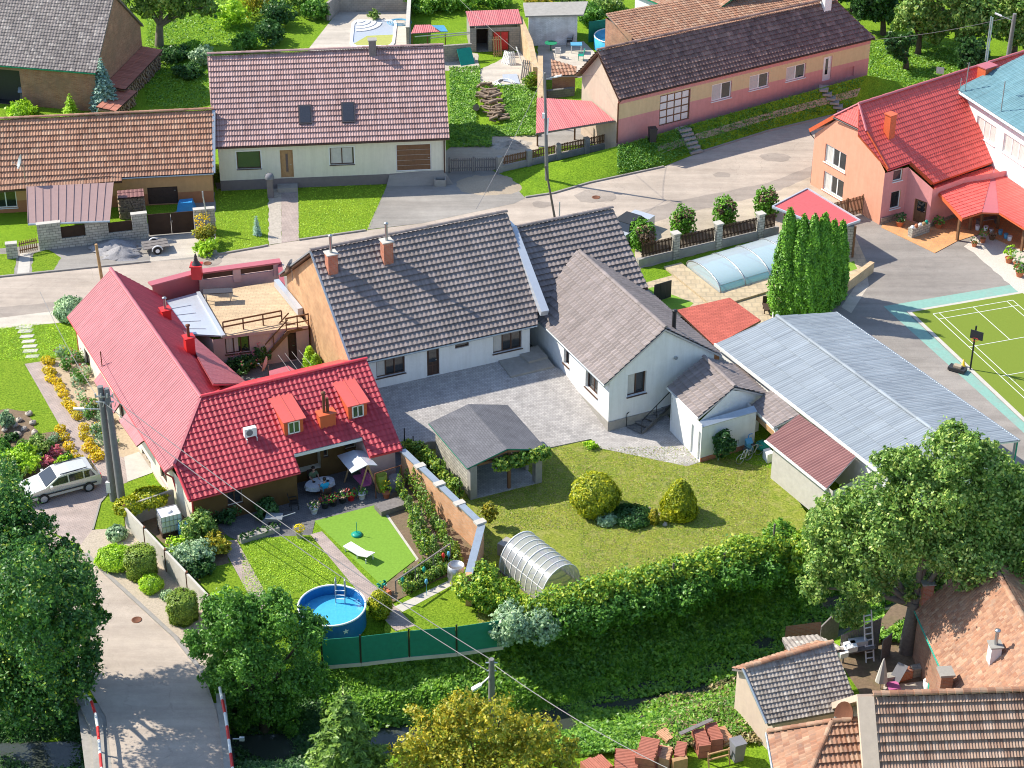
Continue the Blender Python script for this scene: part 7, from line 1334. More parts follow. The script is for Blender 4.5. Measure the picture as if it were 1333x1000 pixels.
# conifers
def conifer(label,base,H,R,mat,leafs=.16,layers=16,name='spruce_tree',droop=.25,dens=70,seed=1):
 base=Vector(base);t=thing(name,label,'tree',base);rs=random.Random(seed);Cs,Ns,Ss=[],[],[];tb=MB();tb.tube([base-rz*.2,base+rz*H],[.06+R*.06,.015],7)
 for i in range(layers):
  f=i/(layers-1);z=H*(.08+.9*f);r=R*(1-f)**.85+.06;nb=max(5,int(11*(1-f)+5));a0=rs.random()*6
  for k in range(nb):
   a_=a0+2*math.pi*k/nb+rs.uniform(-.2,.2);L=r*rs.uniform(.75,1.12);d=np.array([math.cos(a_),math.sin(a_),0]);m_=max(8,int(dens*L));s_=RNG.uniform(.1,1,m_);w_=(1-s_)*.3*L+.06
   c=np.outer(s_*L,d);c[:,2]=z-droop*s_*L+.12*s_**2*L;c+=RNG.normal(size=(m_,3))*w_.reshape(-1,1)*np.array([.55,.55,.22])+np.array(base);Cs.append(c);nn=np.tile([0,0,1.0],(m_,1))+unit(m_)*.6+d*.4;Ns.append(nn);Ss.append(RNG.uniform(.6,1.2,m_)*leafs)
 leaf_object('crown',np.vstack(Cs),np.concatenate(Ss),np.vstack(Ns),MATS[mat],t,.35);tb.build('trunk',MATS['bark'],t);return t
bs=T(455,1080);conifer('green spruce tree at the bottom edge with its tip below the leafy tree',bs,ztop((bs.x,bs.y),893),3.3,'leaf_spruce',.17,20,dens=75,seed=4)
bs=P(138,146);conifer('blue spruce between the barn and the woodpiles',bs,ztop((bs.x,bs.y),75),1.3,'leaf_blue_spruce',.12,20,seed=5,dens=110);bs=P(93,152);conifer('small bright spruce behind the orange house ridge',bs,ztop((bs.x,bs.y),122),.8,'leaf_lime',.09,9,seed=6)
bs=P(335,306);conifer('small grey-blue conifer on the left front lawn',bs,1.5,.3,'leaf_blue_spruce',.06,10,seed=7,name='dwarf_conifer')
# columnar cypresses
def column(name,label,base,R,H,n,leaf,mat,group=None,top=.25,cat='tree',sq=0.55):
 base=Vector(base);m=n//8;z=RNG.random(m);a=RNG.random(m)*6.2832;rr=R*np.where(z<.12,.8+z*1.6,np.power(np.maximum(0,1-z),sq*1.0)*1.15);rr=np.minimum(rr,R)*(1+.1*np.sin(a*5+z*9+base.x)+.08*np.sin(a*2+z*17+base.x*3))*RNG.uniform(.8,1.04,m)
 C=np.stack([base.x+np.cos(a)*rr,base.y+np.sin(a)*rr,base.z+.05+z*H],1);D=np.stack([np.cos(a),np.sin(a),.35+0*a],1);C=np.repeat(C,8,0)+RNG.normal(size=(m*8,3))*np.array([.06,.06,.12])*min(1,R*1.3);D=np.repeat(D,8,0)+unit(m*8)*.75
 t=thing(name,label,cat,base,group);leaf_object('crown',C,RNG.uniform(.6,1.3,len(C))*leaf,D,MATS[mat],t);b=MB();b.tube([base,base+rz*H*.8],[.09*R+.03,.02],6);b.build('trunk',MATS['bark'],t);return t
for i,(tx,ty,bx,by,R,lab)in enumerate(((1025,276,1018,408,.85,'leftmost sunlit cypress next to the pool cover'),(1041,285,1036,412,.8,'second cypress from the pool cover'),(1052,284,1049,414,.8,'cypress in the middle front of the dense row'),(1064.5,282,1062,412,.85,'cypress with a light tip right of the middle'),(1076,291,1076,398,.7,'dark cypress second from the asphalt yard'),(1089,292,1088,388,.6,'narrow cypress nearest the asphalt yard'),(1040,292,1030,390,.7,'cypress in the back of the row on the pool side'),(1056,298,1062,385,.7,'cypress in the back of the row on the gate side'))):
 bs=P(bx,by);H=ztop((bs.x,bs.y),ty);column('cypress',lab,bs,R*1.16,H,19000,.085,'leaf_cypress','row of cypresses by the pool')
for i,(px,py,r,h,nb,lab)in enumerate(((836,322,1.05,1.95,.62,'mostly browned round thuja nearest the white house'),(888,306,1.1,2.1,.3,'round thuja with brown tips, second along the street fence'),(943,293,1.05,2.05,.3,'round thuja with brown patch, third along the street fence'),(996,279,1.05,2.0,.22,'round thuja next to the red gate roof'))):
 bs=P(px,py);t=thing('round_thuja',lab,'thuja',bs,'thujas along the street fence');L=[(bs.x+math.cos(a*2.4)*r*(.2+.5*(a%1)),bs.y+math.sin(a*2.4)*r*(.2+.5*(a%1)),h*.46,r*.36,h*random.uniform(.42,.66))for a in np.arange(0,9,.62)]
 C,Nn=crown_pts(L,9000,9,.07,.15,.5);leaf_object('green_foliage',C,RNG.uniform(.05,.1,len(C)),Nn,MATS['leaf_cypress'],t)
 if nb:L=[(bs.x+.15*r,bs.y-.35*r,h*.66,r*.62,h*.3),(bs.x+.3*r,bs.y-.4*r,h*.5,r*.5,h*.4)]if nb>.5 else[(bs.x+.3*r,bs.y-.2*r,h*.8,r*.42,h*.2),(bs.x-.3*r,bs.y-.45*r,h*.72,r*.3,h*.2)];C,Nn=crown_pts(L,int(5500*nb),9,.06,.1,.4);leaf_object('brown_foliage',C,RNG.uniform(.05,.1,len(C)),Nn,MATS['leaf_brown'],t)
# lawn bushes, clipped bushes
def ball(name,label,cat,base,R,H,n,leaf,mt,sq=.0,group=None):
 bs=Vector(base);m=n//7;z=RNG.random(m);a=RNG.random(m)*6.2832
 if sq==0:prof=np.sqrt(np.maximum(0,1-(2*z-.9)**2/1.21));
 elif sq==1:prof=np.where(z>.93,RNG.random(m)*.95,.9+.1*np.sin(z*3))
 else:prof=np.power(np.maximum(0,1-z),.62)*np.where(z<.15,.75+z*1.7,1.08)
 rr=R*prof*(1+(.03 if sq==1 else .07)*np.sin(a*3+z*5+R*9)+.06*np.sin(a*5-z*11+R*20))*RNG.uniform(.88,1.03,m);D=np.stack([np.cos(a)*prof,np.sin(a)*prof,(z-.4)*1.4+(2*(z>.93)if sq==1 else 0)],1);C=np.stack([bs.x+np.cos(a)*rr,bs.y+np.sin(a)*rr,bs.z+z*H],1)
 C=np.repeat(C,7,0)+RNG.normal(size=(m*7,3))*.05;D=np.repeat(D,7,0)+unit(m*7)*.6;C[:,2]=np.maximum(C[:,2],.02);o=leaf_object(name,C,RNG.uniform(.6,1.3,len(C))*leaf,D,MATS[mt]);return tag(o,label,cat,group)
ball('golden_bush','big ball-shaped golden thuja on the lawn','bush',P(773,664),1.35,2.25,26000,.075,'leaf_gold');ball('golden_bush','cone-shaped golden thuja on the lawn, right of the ball-shaped one','bush',P(884,670),1.1,2.3,20000,.07,'leaf_gold',2)
ball('dwarf_conifer','small upright golden conifer left of the cone-shaped thuja','bush',P(851,681),.3,.95,2500,.05,'leaf_yellowing',2);ball('dwarf_bush','small yellow ball at the foot of the cone-shaped thuja','bush',P(871,676),.45,.6,2500,.05,'leaf_gold');ball('creeping_juniper','dark creeping juniper right of the ball-shaped thuja','juniper',P(822,676),1.1,.55,5000,.07,'leaf_dark');ball('grass_tuft','grey-green ornamental tuft at the foot of the ball-shaped thuja','grass',P(790,680),.55,.45,1600,.09,'leaf_grey')
for a in(((832,676),.2),((858,672),.18),((845,664),.16),((866,684),.15)):b=MB();p_=P(*a[0]);b.ball(p_+rz*.05,a[1],0,7,.14,.04);single('garden_rock',b,MATS['rock'],'pale garden rock among the dwarf plants near the golden thujas','rock','rocks near the golden thujas')
g='clipped bushes in the gravel bed'
ball('clipped_bush','tall drum-shaped clipped bush in the middle of the gravel bed','bush',P(185,749),.8,1.7,15000,.055,'leaf_box',1,g);ball('clipped_bush','drum-shaped clipped bush at the lower end of the gravel bed','bush',P(239,806),.75,1.6,14000,.055,'leaf_box',1,g);ball('clipped_bush','broad low cushion bush left of the tall drum-shaped one','bush',P(151,735),1.0,.95,9000,.06,'leaf_lime',0,g);ball('clipped_bush','small bright round bush below the tall drum-shaped one','bush',P(197,767),.6,.75,6000,.055,'leaf_lime',0,g)
ball('small_shrub','loose grey-green shrub at the top of the gravel bed','bush',P(152,700),.55,.6,1400,.1,'leaf_grey');ball('small_shrub','pale grey tuft between the small round bush and lower drum-shaped one','bush',P(218,778),.35,.35,900,.07,'leaf_grey')
ball('golden_ball','clipped golden shrub beside the terracotta trough','bush',P(495,801),.58,1.5,9000,.06,'leaf_gold',0)
for px,py,h in((404,482,1.7),(412,487,1.4)):ball('dwarf_conifer',('taller' if h>1.5 else 'shorter')+' bright dwarf conifer at the foot of the ochre gable','bush',P(px,py),.5,h,5000,.05,'leaf_lime',2)
ball('spiky_shrub','spiky green shrub at the street corner of the rose-coloured roof','bush',P(93,415),1.0,1.5,7000,.1,'leaf_grey');ball('vine_on_fence','yellow-green creeper on top of the panel wall by the concrete pole','climbing plant',P(196,652,.9),1.0,.5,4000,.08,'leaf_gold');ball('vine_on_fence','yellow-green creeper spilling over the wall corner','climbing plant',P(168,664,.9),.8,.6,3500,.08,'leaf_gold')
S=lambda lab,px,py,r,h,mt,n=2600,ls=.1,nm='shrub',z=0,**k:shrub(nm,lab,'bush',P(px,py,z)if z is not None else T(px,py),r,h,n,ls,MATS[mt],seed=px,**k)
S('bronze-leaved bush by the pale blue barrel',262,704,1.0,1.7,'leaf_walnut',5000,.09);S('orange-tinted bush below the caged tank',280,722,.8,1.2,'leaf_yellowing',2600,.09);S('silvery grey bush inside the panel wall',250,735,1.2,1.3,'leaf_grey',6000,.09);S('dark green bush at the lower end of the silvery one',262,748,.8,.9,'leaf_dark',2600,.09);S('low yellow-green bush near the small lawn',233,712,.7,.6,'leaf_lime',1600,.08)
S('bright green bush at the bottom of the small lawn',292,792,.9,.9,'leaf_lime',3600,.09);S('weedy dark shrub against the plank-clad wall',292,672,1.1,.8,'leaf_dark',2600,.1);S('round dark shrub at the corner of the plank-clad wall',347,672,.7,1.1,'leaf_dark',3200,.09)
S('yellow-green shrub right of the brick wall end',632,790,1.5,2.2,'leaf_hedge',9000,.1);S('lime shrub between brick wall and greenhouse',655,800,1.2,1.8,'leaf_hedge',6000,.1);S('silvery willow-like shrub at the right end of the net fence',665,838,1.2,2.2,'leaf_grey',6000,.1);S('silvery shrub below the greenhouse',700,828,1.3,1.8,'leaf_grey',6000,.1);S('yellowish slim shrub beside the pavilion',637,686,.42,1.9,'leaf_yellowing',2200,.08)
S('small orange bush at the corner of the courtyard lawn',769,583,.45,.4,'leaf_lime',900,.07);S('dark green sapling against the white annex wall',940,597,.75,2.3,'leaf_dark',4200,.09,spread=.12);S('orange-flowering bush by the stone gate pillar',268,318,.75,1.5,'leaf_yellowing',2600,.09);S('yellow-green bush at the kerb below the orange-flowering one',268,330,.85,.9,'leaf_lime',2600,.09)
C_,N_=crown_pts([(P(266,310).x,P(266,310).y,1.5,.6,.5)],240,4,.03,0);tag(leaf_object('blossoms',C_,RNG.uniform(.05,.09,len(C_)),N_,MATS['petal_orange']),'orange-red blossoms on the bush by the stone gate pillar','flowers')
S('feathery shrub by the left wall of the barn yard',28,150,1.3,.9,'leaf_lime',3000,.12);S('spiky ornamental grass in the left rock garden',8,556,.55,1.2,'leaf_grey',2200,.1);S('olive rounded bush in the left rock garden',44,590,.9,1.0,'leaf_walnut',3600,.09);S('bright bush above the car in the left garden',25,610,1.3,1.1,'leaf_lime',5000,.1);S('green bush at the left edge above the car',-5,600,1.2,1.1,'leaf_green',3600,.1);S('yellow-green bush behind the maple',5,625,1.4,1.2,'leaf_walnut',4000,.1);S('small dark shrub in the left rock garden',15,573,.5,.4,'leaf_dark',900,.08);S('dense green shrub at the left edge',-8,580,.7,.6,'leaf_green',1500,.08)
S('green bush at the corner of the wild garden, right of the hedge',1010,715,1.1,1.7,'leaf_weed',5000,.1);S('yellow-green bush below the brown-roofed shed',1040,735,1.4,1.9,'leaf_hedge',7000,.11);S('pale bush against the wall of the brown-roofed shed',1062,700,1.0,2.0,'leaf_walnut',4000,.1);S('low shrub at the foot of the hedge, right end',985,735,1.1,1.3,'leaf_grey',4000,.1)
S('tall weed in the corner of the white ruin',690,118,.6,1.8,'leaf_hedge',1600,.1);S('weed clump growing by the sunken pool',486,26,.6,.9,'leaf_walnut',1200,.1);S('low bright shrub at the road verge',840,212,1.2,.5,'leaf_weed',2600,.1,up=1.0);S('dark flowering bush in the inner court',318,480,1.1,1.0,'leaf_dark',3600,.09);S('taller rambler beside the outdoor staircase',340,474,.7,1.5,'leaf_dark',2200,.08);S('ivy at the foot of the ochre gable',398,462,.5,2.2,'leaf_dark',2600,.08)
for nm,(px,py,z,r,h,n,mt)in{'pink-red blossoms on the rambler beside the staircase':(342,470,1.5,.65,.4,120,'petal_pink'),'scattered blossoms on the dark bush in the inner court':(320,480,.9,1.0,.4,110,'petal_pink')}.items():p_=P(px,py);C_,N_=crown_pts([(p_.x,p_.y,z,r,h)],n,3,.03,0);tag(leaf_object('blossoms',C_,RNG.uniform(.05,.09,len(C_)),N_,MATS[mt]),nm,'flowers')
# vine on the pavilion, vine fence beside it
c0,c1,up_,vp_=PAV;L=[(c1.x-up_.x*f*3.2-vp_.x*.35,c1.y-up_.y*f*3.2-vp_.y*.35,2.15-.1*f,.42)for f in np.linspace(-.08,.8,7)];C_,N_=crown_pts(L,3600,8,.08,.2);tag(leaf_object('vine',C_,RNG.uniform(.07,.14,len(C_)),N_,MATS['leaf_vine']),'yellow-green vine hanging from the front eave of the pavilion','vine')
t=thing('vine_fence','wire fence overgrown with vines along the left side of the pavilion','fence',P(560,600));a,c=XY(527,588),XY(598,652)
for i in range(7):q=a.lerp(c,i/6);b=MB();b.tube([V3(q,0),V3(q,1.65)],.035,6);b.build('post',MATS['black_metal'],t)
L=[(a.x+(c.x-a.x)*f,a.y+(c.y-a.y)*f,random.uniform(.3,1.3),random.uniform(.22,.42))for f in np.linspace(0,1,34)];C_,N_=crown_pts(L,9000,6,.08,.3);leaf_object('vines',C_,RNG.uniform(.05,.11,len(C_)),N_,MATS['leaf_vine'],t)
# vegetable rows on stakes
k=0
for r_,(p0,p1,n_)in enumerate((((530,625),(592,735),11),((518,640),(575,745),10),((535,690),(556,738),4),((522,764),(596,722),12),((527,774),(600,735),10))):
 for j in range(n_):
  f=(j+.5)/n_;px,py=p0[0]+(p1[0]-p0[0])*f,p0[1]+(p1[1]-p0[1])*f;h=random.uniform(1.0,1.75)if r_<3 else random.uniform(.5,1.0);p_=P(px,py);t=thing('staked_bean_plant' if r_<3 else 'tomato_plant',('leafy climbing plant on a stake in the bean row beside the brick wall' if r_<3 else 'low staked tomato plant in the bed beside the wooden rail'),'plant',p_,'staked plants in the bean rows' if r_<3 else 'tomato plants by the rail')
  b=MB();b.tube([p_,p_+rz*(h+.1)],.018,4);b.build('stake',MATS['wood_grey'],t);C_,N_=crown_pts([(p_.x,p_.y,h*.5,.26,h*.5)],420,5,.06,.3);C_[:,2]=np.maximum(C_[:,2],.02);leaf_object('foliage',C_,RNG.uniform(.05,.11,len(C_)),N_,MATS['leaf_vine' if(j+r_)%3 else 'leaf_walnut'],t)
# marigolds and roses along the brick path
for i,(px,py)in enumerate(((60,472),(66,474),(62,485),(67,488),(66,496),(74,500),(79,508),(83,516),(87,527),(92,532),(96,537),(101,545),(79,562),(84,572),(90,584),(97,596),(104,602),(110,560),(110,571),(117,580),(114,587),(124,590),(130,597),(122,600))):
 p_=P(px,py);C_,N_=crown_pts([(p_.x,p_.y,.22,.34,.26)],700,5,.04,.1,.8);C_[:,2]=np.maximum(C_[:,2],.03);tag(leaf_object('marigold_clump',C_,RNG.uniform(.035,.06,len(C_)),N_,MATS['petal_orange']),'orange-yellow marigold clump edging the brick path','flowers','marigold clumps along the brick path')
for i in range(34):
 f=random.random();e=random.random();py=462+128*f;px=74+(py-455)*.44+e*24
 p_=P(px,py);t=thing('rose_bush','low rose bush with scattered pale blossoms in the bed by the cream wall','rose bush',p_,'rose bushes in the side garden');C_,N_=crown_pts([(p_.x,p_.y,.35,.36,.4)],260,5,.07,.3);C_[:,2]=np.maximum(C_[:,2],.02);leaf_object('foliage',C_,RNG.uniform(.04,.09,len(C_)),N_,MATS['leaf_grey' if i%2 else 'leaf_green'],t);C_,N_=crown_pts([(p_.x,p_.y,.5,.38,.35)],16,4,.03,0);leaf_object('blossoms',C_,RNG.uniform(.05,.09,len(C_)),N_,MATS[('petal_white','petal_orange','petal_pink','petal_red')[i%4]],t)
for i,(px,py)in enumerate(((6,562),(20,555),(25,548),(32,560),(38,540),(43,552),(45,565),(14,590),(28,580),(22,567),(52,604),(60,600))):b=MB();p_=P(px,py);b.ball(p_+rz*.08,random.uniform(.15,.32),0,7,.16,.05);single('garden_rock',b,MATS['rock'],'pale stone in the left rock garden','rock','stones in the left rock garden')
for i,(px,py,mt)in enumerate(((60,585,'leaf_green'),(72,592,'petal_pink'),(64,604,'petal_pink'),(80,604,'leaf_lime'),(50,598,'leaf_grey'),(70,575,'leaf_grey'),(88,600,'leaf_green'))):shrub('border_plant',('leafy green','pink-flowering','pink-flowering lower','lime-leaved','greyish','silver-leaved','second leafy green')[i]+' border plant between rock garden and parked car','plant',P(px,py),.45,.5,900,.06,MATS[mt],seed=i)
# hedge between lawn and creek
t=thing('hedge','long irregular yellow-green hedge between the dry lawn and the creek bank','hedge',P(850,780));a,c=XY(700,822),XY(1000,742);L=[];L2=[]
for i in range(46):f=i/45;q=a.lerp(c,f);L.append((q.x+random.uniform(-.2,.2),q.y+random.uniform(-.1,.5),random.uniform(.9,1.5),random.uniform(.65,.95)));L2.append((q.x+random.uniform(-.2,.2),q.y-random.uniform(.5,1.0),random.uniform(.3,1.1),random.uniform(.5,.85)))
C_,N_=crown_pts(L,46000,10,.13,.2);leaf_object('crown',C_,RNG.uniform(.06,.13,len(C_)),N_,MATS['leaf_hedge'],t);C_,N_=crown_pts(L2,26000,10,.14,.2);leaf_object('shoots',C_,RNG.uniform(.06,.13,len(C_)),N_,MATS['leaf_green'],t)
for i,(px,py,zt)in enumerate(((739,821,1.6),(808,803,1.7),(874,785,2.3),(1003,747,3.0),(940,765,2.0))):b=MB();p_=P(px,py,-.3);b.tube([p_,Vector((p_.x,p_.y,zt))],.06,6);single('fence_post',b,MATS['pole_wood'],('pale post at the left end of the hedge','pale post in the shaded side of the hedge','taller post in the middle of the hedge','tall post at the right end of the hedge','short post right of the hedge middle')[i],'post')
# ground covers: uncountable
def ground_cover(name,label,n,xr,test,mat,size,hmax,near=None):
 P_=[];tries=0
 while len(P_)<n and tries<n*12:
  tries+=1;px=random.uniform(xr[0],xr[1]);py=random.uniform(xr[2],xr[3])
  if test(px,py):p_=T(px,py)if near is None else P(px,py);P_.append((p_.x,p_.y,p_.z))
 C=np.array(P_);nz=(np.sin(C[:,0]*1.7)+np.sin(C[:,1]*2.1+C[:,0])+np.sin(C[:,0]*.6-C[:,1]*.9)+3)/6;C[:,2]+=hmax*nz*RNG.random(len(C))**.5+.02;D=unit(len(C))*.9+np.array([-.2,-.1,1.1]);return tag(leaf_object(name,C,RNG.uniform(.6,1.35,len(C))*size,D,MATS[mat]),label,'ground cover',None,'stuff')
ycr=lambda px:985-(px-200)*.0905 if px<640 else 945-(px-640)*.14 if px<864 else 912-(px-864)*.185-max(0,px-948)*.3
top_=lambda px:872-(px-430)*.1 if px<660 else 846-(px-660)*.29
ground_cover('bank_weeds','dense green weeds covering the shaded creek bank',52000,(418,1200,690,960),lambda x,y:top_(x)-4<y<ycr(x)-5,'leaf_weed',.13,.55)
ground_cover('bank_weeds','sunlit green weeds on the near side of the creek',30000,(560,1010,870,1010),lambda x,y:y>ycr(x)+(2 if x>770 else-30)and y<985-max(0,x-835)*.2,'leaf_weed',.12,.5)
ground_cover('dry_weeds','dry brown weeds around the tile stacks',5500,(835,1005,880,990),lambda x,y:y>915-(x-850)*.25 and y<985-(x-835)*.1 and random.random()<min(1,max(.05,(x-825+18*math.sin(y*.2))/60)),'leaf_dry',.1,.5)
ground_cover('yard_weeds','tall bright grass in the yard right of the cream house',16000,(585,702,88,195),lambda x,y:not(x>640 and 66<y<112)and y<192-(x>640)*14 and not(620<x<655 and 115<y<165)and(x<625 or y>110),'leaf_weed',.1,.3,1)
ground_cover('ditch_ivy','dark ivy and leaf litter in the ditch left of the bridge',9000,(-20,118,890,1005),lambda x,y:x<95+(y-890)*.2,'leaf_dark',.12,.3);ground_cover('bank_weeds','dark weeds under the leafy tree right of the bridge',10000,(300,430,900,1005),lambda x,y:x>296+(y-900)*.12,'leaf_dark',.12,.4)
ka=[P(*q)for q in ln(KB[3:8])];wa=[P(*q)for q in ln(WB[3:8])];D=[]
for _ in range(9000):u_=random.random()*(len(ka)-1.01);i=int(u_);f=u_-i;g=random.uniform(.04,.96);p_=ka[i].lerp(ka[i+1],f).lerp(wa[i].lerp(wa[i+1],f),g);D.append((p_.x,p_.y,p_.z+random.uniform(.02,.25)))
D=np.array(D);tag(leaf_object('verge_grass',D,RNG.uniform(.04,.1,len(D)),unit(len(D))*.9+np.array([-.2,-.1,1.1]),MATS['leaf_green']),'long grass on the bank below the pink house','ground cover',None,'stuff');ground_cover('meadow_tufts','grass tufts on the top right meadow',7000,(1130,1260,55,125),lambda x,y:y<128-(x-1130)*.3,'leaf_weed',.09,.2,1);ground_cover('meadow_tufts','grass tufts on the top left meadow',9000,(190,330,-5,140),lambda x,y:x<272 or y<60,'leaf_weed',.09,.16,1)
for a_ in((20000,(527,1050,570,835),lambda x,y:y>600-(x>600)*18 and y<826-(x-690)*.27 and x>620 and not(640<x<755 and 690<y<790)and x<1000,'grass tufts all over the dry central lawn','leaf_dry'),(16000,(527,1050,570,835),lambda x,y:y>600-(x>600)*18 and y<826-(x-690)*.27 and x>620 and not(640<x<755 and 690<y<790)and x<1000,'green grass blades on the central lawn','leaf_hedge'),(6000,(388,505,241,310),lambda x,y:y<311-(x-390)*.12 and x<505-(y-240)*.42,'grass blades on the right front lawn','leaf_lime'),(4500,(284,348,247,328),lambda x,y:True and y<328-(x-284)*.14,'grass blades on the left front lawn','leaf_lime'),(6000,(315,440,700,772),lambda x,y:y>700 and x<404+(y-697)*.7,'grass blades on the lawn by the round pool','leaf_lime'),(7000,(0,98,422,480),lambda x,y:y>427-x*.12 and y<470,'grass blades on the far left lawn','leaf_lime')):ground_cover('grass',a_[3],a_[0],a_[1],a_[2],a_[4],.035,.05,1)
ground_cover('bank_weeds','tall weeds round the foot of the walnut tree',4500,(1120,1195,775,838),lambda x,y:y>850-(x-1110)*.6 or x<1150,'leaf_weed',.11,.45)
# ================================================================== poles, wires, bridge rails, vehicles, people, small things
def lamp_arm(t,p,d,L,mt='zinc'):
 b=MB();e=p+Vector((d[0],d[1],0)).normalized()*L+rz*.25;b.bar(p,e,.05);b.build('arm',MATS[mt],t);b=MB();f=(e-p).normalized();b.obox(e+f*.25,f*.3,f.cross(rz).normalized()*.09,rz*.05);b.build('lamp_head',MATS['plastic_white'],t)
t=thing('concrete_pole','tall twin-legged concrete power pole with lamp beside the estate car','utility pole',P(157,668));a=P(149,651);H_=ztop((a.x,a.y),503)
top0=V3(a,H_);b=MB();b.tube([a,V3(a+Vector((-.05,.0,0)),H_)],.26,10,r2=.17);b.build('leg',MATS['pole_concrete'],t);c=P(160,662);b=MB();b.tube([c,V3(a+Vector((.3,-.05,0)),H_-.1)],.25,10,r2=.16);b.build('leg',MATS['pole_concrete'],t)
b=MB();m_=V3(a+Vector((.15,-.2,0)),H_-.9)
for k in(0,.35):b.bar(m_+Vector((-.5,0,k)),m_+Vector((.5,.05,k)),.08)
for k in(-.4,-.1,.25,.55):b.bar(m_+Vector((k,-.12,-.25)),m_+Vector((k+.12,-.2,.1)),.04)
for k in(-.45,-.15,.2,.5):b.tube([m_+Vector((k,-.1,.35)),m_+Vector((k,-.1,.6))],.05,6)
b.build('bracket',MATS['zinc'],t);lamp_arm(t,V3(a,H_-1.5),(-1,-.35),1.1);TOPA=m_+rz*.4
b=MB();b.obox(a+Vector((-.22,-.15,1.0)),X2.to_3d()*.12,Y2.to_3d()*.1,rz*.35);b.build('meter_box',MATS['plastic_white'],t)
t=thing('wooden_pole','thin dark leaning pole just in front of the street pole','pole',P(725,295));b=MB();b.tube([P(724.5,297),onplane(P(724.5,297),Vector((0,1,0)),710,216)],.09,8,r2=.07);b.build('shaft',MATS['pole_wood'],t);b=MB();b.tube([P(728,294),P(728,294)+rz*1.9],.05,6);b.build('cable_guard',MATS['zinc'],t)
t=thing('concrete_pole','slim grey street pole with wires and lamp at the grass verge','utility pole',P(712,237));a=P(712,237);top1=Vector((onplane(a,Vector((0,1,0)),709,95)));b=MB();b.tube([a,top1],.15,10,r2=.09);b.build('shaft',MATS['pole_concrete'],t);lamp_arm(t,top1-rz*.5,(1,-.25),.75)
b=MB();b.obox(a.lerp(top1,.62)+Vector((-.15,-.1,0)),X2.to_3d()*.1,Y2.to_3d()*.08,rz*.2);b.bar(a.lerp(top1,.62)+Vector((.2,-.1,-.2)),a.lerp(top1,.45)+Vector((.1,-.1,0)),.12);b.build('box',MATS['plastic_white'],t);
zc=hz(*XY(640,985,-2));a=T(640,962);zt=ztop((a.x,a.y),858);t=thing('concrete_pole','grey concrete pole with drooping lamp arm above the yellowing tree','utility pole',a);b=MB();b.tube([a,V3(a,zt)],.2,10,r2=.14);b.build('shaft',MATS['pole_concrete'],t);top2=V3(a,zt-.25)
b=MB();e=V3(a,zt-1.0);b.bar(e,e+Vector((-.6,-.3,-.45)),.06);b.obox(e+Vector((-.75,-.35,-.5)),Vector((.22,.1,.08)),Vector((-.05,.1,0)),rz*.06);b.build('lamp_head',MATS['plastic_white'],t);b=MB();b.bar(top2+Vector((-.3,0,0)),top2+Vector((.3,0,0)),.07);b.bar(top2+Vector((-.25,0,-.5)),top2+Vector((.25,0,-.5)),.07);b.build('bracket',MATS['zinc'],t)
a=P(1306,115);zt=ztop((a.x,a.y),18);t=thing('concrete_pole','pale concrete pole with lamp standing among trees in the top right corner','utility pole',a);b=MB();b.tube([a,V3(a+Vector((.1,0,0)),zt)],.24,10,r2=.16);b.build('shaft',MATS['pole_concrete'],t);lamp_arm(t,V3(a,zt-.6),(-1,.5),1.0);top3=V3(a,zt-.2)
a=P(134,372);zt=ztop((a.x,a.y),318);b=MB();b.tube([a,V3(a+Vector((-.15,0,0)),zt)],.12,8,r2=.1);single('wooden_pole',b,MATS['wood_raw'],'short yellow wooden pole behind the rose-coloured ridge','pole')
t=thing('road_sign','small road sign on a thin post in the shaded meadow','road sign',P(1222,93));b=MB();b.tube([P(1222,93),P(1222,93,2.3)],.04,6);b.build('post',MATS['zinc'],t);b=MB();c=P(1222,93,2.1);b.obox(c+Vector((.1,-.05,.1)),Vector((.3,-.1,0)),Vector((.01,.02,0)),rz*.28);b.build('sign_plate',MATS['zinc'],t)
a=P(239,298);b=MB();b.tube([P(273,303),P(268,303,0)+rz*3.0],.05,6);b.obox(P(268,303)+rz*3.05,Vector((.05,.01,0)),Vector((0,.03,0)),rz*.25);single('sign_post',b,MATS['zinc'],'thin grey sign post behind the orange flowering bush','post')
def wire(a,c,sag,label,r=.022):
 b=MB();n=16;b.tube([a.lerp(c,i/n)-rz*sag*4*(i/n)*(1-i/n)for i in range(n+1)],r,4);single('overhead_wire',b,MATS['wire'],label,'wire','overhead wires')
e1,e2=TOPA+Vector((.45,-.1,0)),TOPA+Vector((-.1,-.1,-.3));wire(e1,top2+Vector((.25,0,0)),.55,'upper of the two wires crossing the garden from the twin pole to the creek pole',.03);wire(e2,top2+Vector((-.25,0,-.45)),.6,'lower of the two wires crossing the garden from the twin pole to the creek pole',.03)
wire(TOPA+Vector((-.4,0,0)),P(52,380,6.5),.4,'thin wire running from the twin pole towards the street at upper left',.018);wire(top2,P(960,1040,6.0),.6,'wire running from the creek pole over the tile piles',.025);wire(top1,P(620,272,5.0),.3,'wire from the street pole down to the ridge of the white house',.018)
wire(top3,P(1133,52,4.3),.3,'wire from the pink house to the pole in the top right corner',.018);wire(top1-rz*.2,P(790,95,5.2),.2,'wire from the street pole to the gable of the pink house',.015);wire(top1,P(560,-40,8),.4,'thin wire from the street pole towards the top edge',.015)
b=MB();b.tube([P(619,283,0)+rz*5.8,P(619,283,0)+rz*7.4],.04,6)
